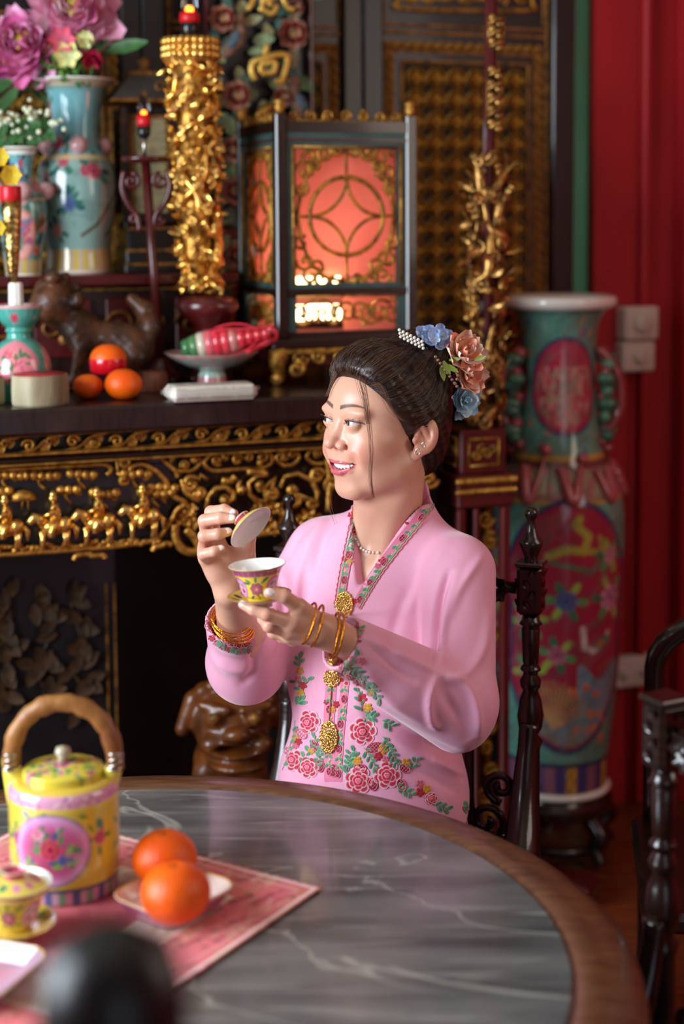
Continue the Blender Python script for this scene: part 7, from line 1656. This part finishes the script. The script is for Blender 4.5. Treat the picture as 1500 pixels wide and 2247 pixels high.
for px, py, r, c in ((888, 1147, 8, RED), (871, 1146, 8, YEL), (838, 1229, 8, RED), (822, 1231, 8, YEL), (829, 1243, 7, PNK), (757, 1227, 8, RED), (768, 1231, 7, YEL), (760, 1243, 6, PNK), (739, 1322, 7, RED), (777, 1320, 7, RED), (770, 1131, 7, RED), (777, 1133, 6, YEL), (716, 1540, 6, RED), (738, 1545, 8, RED), (729, 1556, 8, YEL),
    (658, 1472, 9, YEL), (654, 1491, 8, PNK), (664, 1504, 10, RED), (660, 1519, 9, YEL), (649, 1617, 8, YEL), (655, 1627, 9, RED), (649, 1636, 8, PNK), (683, 1648, 8, YEL), (607, 1688, 9, YEL), (625, 1636, 6, YEL), (604, 1680, 7, PNK),
    (746, 1456, 9, RED), (793, 1450, 10, PNK), (794, 1532, 12, RED), (806, 1552, 11, YEL), (805, 1522, 7, PNK), (795, 1506, 10, RED), (813, 1517, 9, YEL), (840, 1643, 12, YEL), (829, 1658, 11, RED), (846, 1666, 9, PNK), (783, 1669, 11, YEL), (890, 1672, 10, YEL), (920, 1720, 10, PNK), (921, 1738, 11, RED), (935, 1731, 10, YEL), (1025, 1775, 8, RED)): star(px, py, r, c)
for px, py, r, sd in ((676, 1584, 27, 1), (642, 1667, 26, 2), (676, 1683, 25, 3), (795, 1604, 31, 4), (848, 1700, 31, 5), (786, 1712, 31, 6), (945, 1752, 14, 7), (762, 1488, 17, 8), (782, 1497, 13, 9)): rose(px, py, r, seed=sd)
for a in ((662, 1610, 14, 10, .5), (690, 1635, 8, 12, 0), (703, 1680, 9, 14, 0), (822, 1640, 20, 12, -.3), (790, 1684, 14, 9, .3), (818, 1720, 10, 14, 0), (886, 1686, 12, 9, .6), (880, 1722, 9, 14, -.4), (632, 1648, 8, 8, 0), (718, 1645, 12, 8, 1.5), (732, 1690, 14, 10, 1.5)): lace(*a)
mb = MB(); rr = random.Random(21)
sprays = [((656, 1462), (655, 1440), 4), ((664, 1515), (648, 1490), 3), ((672, 1500), (676, 1488), 2), ((650, 1545), (665, 1535), 5), ((640, 1560), (628, 1538), 3), ((636, 1640), (648, 1580), 9), ((660, 1680), (694, 1615), 9), ((690, 1690), (708, 1640), 8), ((620, 1690), (634, 1640), 6), ((770, 1460), (815, 1510), 9), ((782, 1420), (760, 1462), 5), ((800, 1500), (836, 1535), 6), ((792, 1560), (785, 1510), 5), ((800, 1570), (822, 1572), 5), ((838, 1580), (860, 1594), 5), ((840, 1615), (872, 1680), 11), ((798, 1640), (826, 1690), 9), ((760, 1690), (768, 1650), 7), ((760, 1700), (778, 1640), 5), ((900, 1690), (915, 1660), 4), ((866, 1722), (905, 1745), 7), ((950, 1765), (985, 1775), 5), ((1022, 1785), (1030, 1755), 6), ((800, 1560), (806, 1600), 3)]
for (x0, y0), (x1, y1), n in sprays:
    a0 = atan2(y1-y0, x1-x0)
    for i in range(n):
        t = (i+.3)/n; s_ = 1 if i % 2 else -1; leafd(mb, x0+(x1-x0)*t, y0+(y1-y0)*t, a0+s_*.75+rr.uniform(-.2, .2), rr.uniform(13, 19), rr.uniform(3.4, 5), rr.choice([GR1, (160, 206, 176), (120, 172, 130)]), rr.choice([GR2, (70, 128, 96)]))
    cord([(x0, y0), ((x0+x1)/2+3, (y0+y1)/2), (x1, y1)], .0005, GR2)
stuff(mb.obj('embroidered_leaves', 'thread', keb))
# cuffs: lace edge around the sleeve openings
def cuff(pts, seed, w):
    rr_ = random.Random(seed); cord(pts, .0014, (236, 140, 156), 'cuff_edge', wav=2)
    q = smooth_pts([(a, b, 0) for a, b in pts], 8); mb = MB(); n = len(q)
    for i in range(2, n-2, 4):
        t = (q[i+1]-q[i-1]).normalized(); nx, ny = -t.y, t.x; x, y = q[i].x+nx*w, q[i].y+ny*w; lace(q[i].x+nx*w*.5, q[i].y+ny*w*.5, 11, abs(w)*.36, atan2(t.y, t.x))
        for k in range(3): leafd(mb, x, y, atan2(ny*w, nx*w)+rr_.uniform(-1.2, 1.2), 15, 4.5)
        star(x+rr_.uniform(-4, 4)+nx*w*.5, y+ny*w*.5, 7, rr_.choice([RED, PNK, RED]))
    if mb.v: stuff(mb.obj('embroidered_leaves', 'thread', keb))
cuff([(777, 1372), (768, 1392), (757, 1415), (748, 1440), (742, 1462)], 1, -13); cuff([(452, 1345), (460, 1368), (480, 1388), (505, 1402), (530, 1408), (552, 1400)], 2, 14)
# brooches joined by a chain
def brooch(px, py, w, h, seed, n=60):
    rr_ = random.Random(seed); t = MB(); rim = []
    for i in range(n):
        a = i*2.4; r_ = sqrt((i+.5)/n); x, y = px+w*r_*cos(a), py+h*r_*sin(a); c = hit(x, y, .004+.005*(1-r_))
        if c is None: continue
        if i % 3: t.ell(c, rr_.uniform(.0014, .0024), n=7, m=5)
        else: u = Vector((rr_.uniform(-1, 1), 0, rr_.uniform(-1, 1))); t.tube([c+Vector((x2, -.001, z2)) for x2, z2 in spiral(0, 0, .0034, 1.2, rr_.uniform(0, 6), 1, 10)], .0007, 4)
    for i in range(14):
        a = i*2*pi/14; c = hit(px+w*cos(a), py+h*sin(a), .003)
        if c: t.ell(c, .0022, n=7, m=5); rim.append(c)
    if len(rim) > 2: t.tube(rim, .0016, 6, True)
    c = hit(px, py, .004)
    for q in rim[::2]: t.tube([c, (c+q)/2+Vector((0, -.002, 0)), q], .0012, 5)
    t.obj('gold_brooch', 'gold_jewel', person)
brooch(757, 1327, 17, 27, 1); brooch(730, 1487, 16, 18, 2, 44); brooch(723, 1616, 18, 34, 3, 80); brooch(727, 1452, 7, 10, 4, 14)
t = MB()
for i in range(26):
    c = hit(729-i*.25, 1506+i*3.4, .0022)
    if c: t.ell(c, .0013, n=6, m=4)
t.obj('brooch_chain', 'gold_dull', person)
# pearl necklace on the skin
bb = BVHTree.FromObject(body, bpy.context.evaluated_depsgraph_get())
def bhit(px, py, off):
    d = ray(px, py).normalized(); r = bb.ray_cast(CAM-person.location, d, 6)
    return None if r[0] is None else r[0]+(r[1] if r[1].dot(d) < 0 else -r[1])*off
nk = smooth_pts([(776, 1160, 0), (780, 1178, 0), (790, 1200, 0), (802, 1209, 0), (816, 1213, 0), (834, 1212, 0)], 4); fst = None
acc, last = [], None
for v in nk:
    if last is None or (v-last).length > 5.6: acc.append(v); last = v
for v in acc:
    c = bhit(v.x, v.y, .002)
    if c is None: continue
    if fst is None: fst = MB().ell((0, 0, 0), .0026, n=12, m=9).obj('necklace_pearl', 'pearl', person); fst.location = c
    else: inst(fst, person, c)
# bangles
def bangle(c, ax, r, th, name='gold_bangle', flat=1.0, sq=1.0):
    ax = Vector(ax).normalized(); u = ax.orthogonal().normalized(); v = ax.cross(u); c = Vector(c)-person.location; pts = [c+u*(r*cos(a))+v*(r*sq*sin(a)) for a in [i*2*pi/56 for i in range(56)]]
    mb = MB(); mb.tube(pts, [th*(1+.12*sin(i*2.2)) for i in range(56)], 8, True); mb.obj(name, 'gold_bangle', person)
bangle(P(677, 1368, 2.116), (.94, .16, -.34), .0292, .0018); bangle(P(695, 1373, 2.122), (.95, .12, -.30), .0292, .0018); bangle(P(733, 1394, 2.142), (.98, .12, -.20), .0320, .0019); bangle(P(740, 1396, 2.144), (.97, .16, -.26), .0320, .0017)
for i, (px, py, r) in enumerate(((506, 1356, .031), (509, 1364, .031), (510, 1371, .0315), (512, 1378, .0315))): bangle(P(px, py, 2.290+.003*i), (.28+.05*(i % 2), -.5, .8+.05*i), r, .0015 if i else .0011)
# nails
def nail(tip, prev, px, py, r):
    tip = Vector(tip); prev = Vector(prev); ax = (tip-prev).normalized(); vw = (CAM-tip).normalized(); n = (vw-ax*vw.dot(ax)+Vector((0, 0, .35))); n = (n-ax*n.dot(ax)).normalized(); s_ = ax.cross(n); R = Matrix((ax, s_, n)).transposed()
    MB().ell(tip+n*(r*.78)-ax*.0012-person.location, (r*.95, r*.72, r*.30), R, 14, 10).obj('fingernail', 'nail', person)
nail(L_th[3], L_th[2], 0, 0, .0076); nail(L_in[3], L_in[2], 0, 0, .0064)
nail(R_in[3], R_in[2], 0, 0, .0066); nail(R_mi[3], R_mi[2], 0, 0, .0068); nail(R_ri[3], R_ri[2], 0, 0, .0064); nail(R_li[3], R_li[2], 0, 0, .0058)
# sarong and shoes
def f_skirt(p):
    d = sE(p, T2-tz*.045, (.158, .125, .118), TRn)
    for sg in (-1, 1):
        k = T2+tl*(sg*.075)+tf*.36; k.z = .545; h_ = T2+tl*(sg*.07); h_.z = .545; f_ = k+tf*.02; f_.z = .12; d = sm(d, sC(p, h_, k, .088, .066), .04); d = sm(d, sC(p, k, f_, .066, .06), .04)
    return smax(smax(d, .09-p[:, 2], .01), .455-p[:, 2]-np.maximum(0, ((p-np.array(T2, np.float32)) @ np.array(tf, np.float32))-.2)*6, .01)
V, Q = sdf_mesh(f_skirt, (T2.x-.5, T2.y-.65, .05), (T2.x+.35, T2.y+.2, T2.z+.1), .011); wl('sarong', V, Q, 'sarong')
for sg in (-1, 1):
    c = T2+tl*(sg*.075)+tf*.41; c.z = .04; mb = MB((150, 60, 80)); R = Matrix((tl, tf, tz)).transposed(); mb.ell(c-person.location+tz*.0, (.042, .115, .039), R, 16, 10); mb.obj('shoe', 'paint', person)

# ---------------------------------------------------------------- cup, saucer and lid in her hands
cc = P(571, 1330, 2.105); ts, tc_, R_, h_ = gaiwan(cc, .98, 'yellow and pink floral tea cup held on its saucer in her hand', nm='tea_cup', detail=300)
ts['label'] = 'small white saucer with yellow floral rim held under the tea cup by her hand'
tilt = Matrix.Rotation(radians(-4), 4, 'Y')
for o in (ts, tc_): o.rotation_euler = (radians(0), radians(-4), 0)
tc_.location = Vector(cc)+Vector((-.0007, 0, .0094*.98))
nI = Vector((.675, -.48, -.561)).normalized(); lc = P(545, 1152, 2.185)
tlid = thing('porcelain_cover', 'white tea cup lid with yellow edge and red knob held tilted in her fingers', 'lid', lc-(-nI)*.004); lid_mesh(tlid, .0362)
tlid.rotation_euler = (-nI).to_track_quat('Z', 'Y').to_euler()
# ---------------------------------------------------------------- carved lions
def altar_lion():
    Yc = PV(230, 780, 3.11).y; G = lambda px, py, dy=0: np.array(P(px, py, Yc+dy), np.float32); k = Yc/F; base = P(235, 849, Yc); dz = ZA-base.z
    sh = np.array([0, 0, dz], np.float32)
    def fn(p):
        p = p-sh; E = lambda px, py, dy, rx, ry, rz_: sE(p, G(px, py, dy), (rx*k, ry*k, rz_*k))
        d = E(245, 742, 0, 78, 40, 40); d = sm(d, E(185, 735, 0, 38, 42, 46), .02); d = sm(d, E(295, 765, 0, 42, 44, 46), .02)
        for dy in (-.028, .028):
            d = sm(d, sC(p, G(178, 765, dy), G(165, 830, dy), 16*k, 12*k), .012); d = sm(d, sC(p, G(165, 832, dy), G(150, 834, dy), 12*k, 11*k), .01); d = sm(d, sC(p, G(300, 785, dy), G(288, 828, dy), 22*k, 13*k), .012); d = sm(d, sC(p, G(288, 830, dy), G(268, 834, dy), 13*k, 11*k), .01)
        d = sm(d, chain(p, [G(325, 750), G(334, 715), G(318, 680), G(290, 655)], [12*k, 17*k, 20*k, 14*k], .01), .012)
        d = sm(d, sC(p, G(170, 715), G(130, 675), 38*k, 40*k), .02); d = sm(d, E(118, 660, -.01, 50, 48, 46), .015); d = sm(d, E(84, 682, -.01, 22, 30, 22), .012); d = sm(d, E(74, 668, -.01, 14, 18, 12), .006); d = smax(d, -E(72, 697, -.01, 22, 26, 6), .004)
        q = (p-G(118, 660))/k
        for i in range(16):
            a = i*.72; d = sm(d, sE(p, G(128+44*cos(a), 652+46*sin(a), -.03+.02*(i % 3)), (14*k, 16*k, 14*k)), .005)
        return d+.0016*np.sin(p[:, 0]*260)*np.sin(p[:, 2]*240)*np.sin(p[:, 1]*220)
    lo = np.minimum(G(40, 850), G(360, 590))-[.02, .12, .02]+sh; hi = np.maximum(G(40, 850), G(360, 590))+[.02, .12, .03]+sh
    V, Q = sdf_mesh(fn, lo, hi, .005); t = thing('carved_lion', 'dark brown carved wooden guardian lion standing on the altar behind the mandarins', 'statue', Vector((base.x, base.y, ZA)))
    link('body', npmesh('body', V-np.array(t.location), Q), 'brown_carving', t); MB().box((0, 0, .004), (.27, .13, .008), bev=.002).obj('plinth', 'black_lacquer', t, True, 40)
altar_lion()
def floor_lion():
    Yc = 3.0; G = lambda px, py, dy=0: np.array(P(px, py, Yc+dy), np.float32); k = Yc/F; z = lambda px, py: P(px, py, Yc).z
    cx = P(505, 1600, Yc).x
    def fn(p):
        E = lambda px, py, dy, rx, ry, rz_: sE(p, G(px, py, dy), (rx*k, ry*k, rz_*k))
        d = E(508, 1585, 0, 88, 85, 78); d = sm(d, E(515, 1632, -.05, 78, 60, 34), .02)
        d = smax(d, -E(520, 1655, -.11, 70, 64, 13), .005); d = sm(d, E(522, 1674, -.05, 66, 60, 14), .008)      # mouth
        d = sm(d, E(520, 1612, -.095, 30, 24, 17), .008)
        for sx in (-1, 1): d = sm(d, E(520+sx*22, 1618, -.095, 14, 14, 10), .005); d = sm(d, E(515+sx*45, 1578, -.065, 22, 20, 17), .008); d = sm(d, sC(p, G(515+sx*18, 1560, -.07), G(515+sx*72, 1548, -.05), 11*k, 13*k), .008); d = sm(d, E(520+sx*58, 1632, -.07, 22, 24, 20), .01)
        d = sm(d, sC(p, G(425, 1535, 0), G(400, 1600, -.01), 22*k, 17*k), .012); d = sm(d, sC(p, G(592, 1535, .02), G(612, 1590, .02), 20*k, 16*k), .012)
        for i in range(9): a = pi+i*pi/8; d = sm(d, E(508+86*cos(a), 1560+66*sin(a), .01, 20, 24, 18), .008)
        d = sm(d, sC(p, G(505, 1670, .03), np.array((cx, Yc+.06, .14), np.float32), 84*k, 105*k), .03)
        for sx in (-1, 1): d = sm(d, sC(p, G(505+sx*55, 1700, -.02), np.array((cx+sx*.055, Yc-.06, .10), np.float32), 28*k, 28*k), .02); d = sm(d, sE(p, (cx+sx*.055, Yc-.08, .085), (.035, .05, .026)), .012)
        return smax(d, .062-p[:, 2], .004)
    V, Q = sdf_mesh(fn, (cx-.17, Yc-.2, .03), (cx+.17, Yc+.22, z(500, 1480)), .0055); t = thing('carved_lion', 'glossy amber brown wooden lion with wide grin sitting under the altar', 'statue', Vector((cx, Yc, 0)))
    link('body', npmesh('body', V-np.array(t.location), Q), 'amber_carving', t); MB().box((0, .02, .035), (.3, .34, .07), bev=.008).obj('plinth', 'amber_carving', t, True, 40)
    for sx in (-1, 1): MB().ell(Vector(G(515+sx*45, 1577, -.082))-t.location, .011).obj('eye', 'gold_dark', t)
floor_lion()
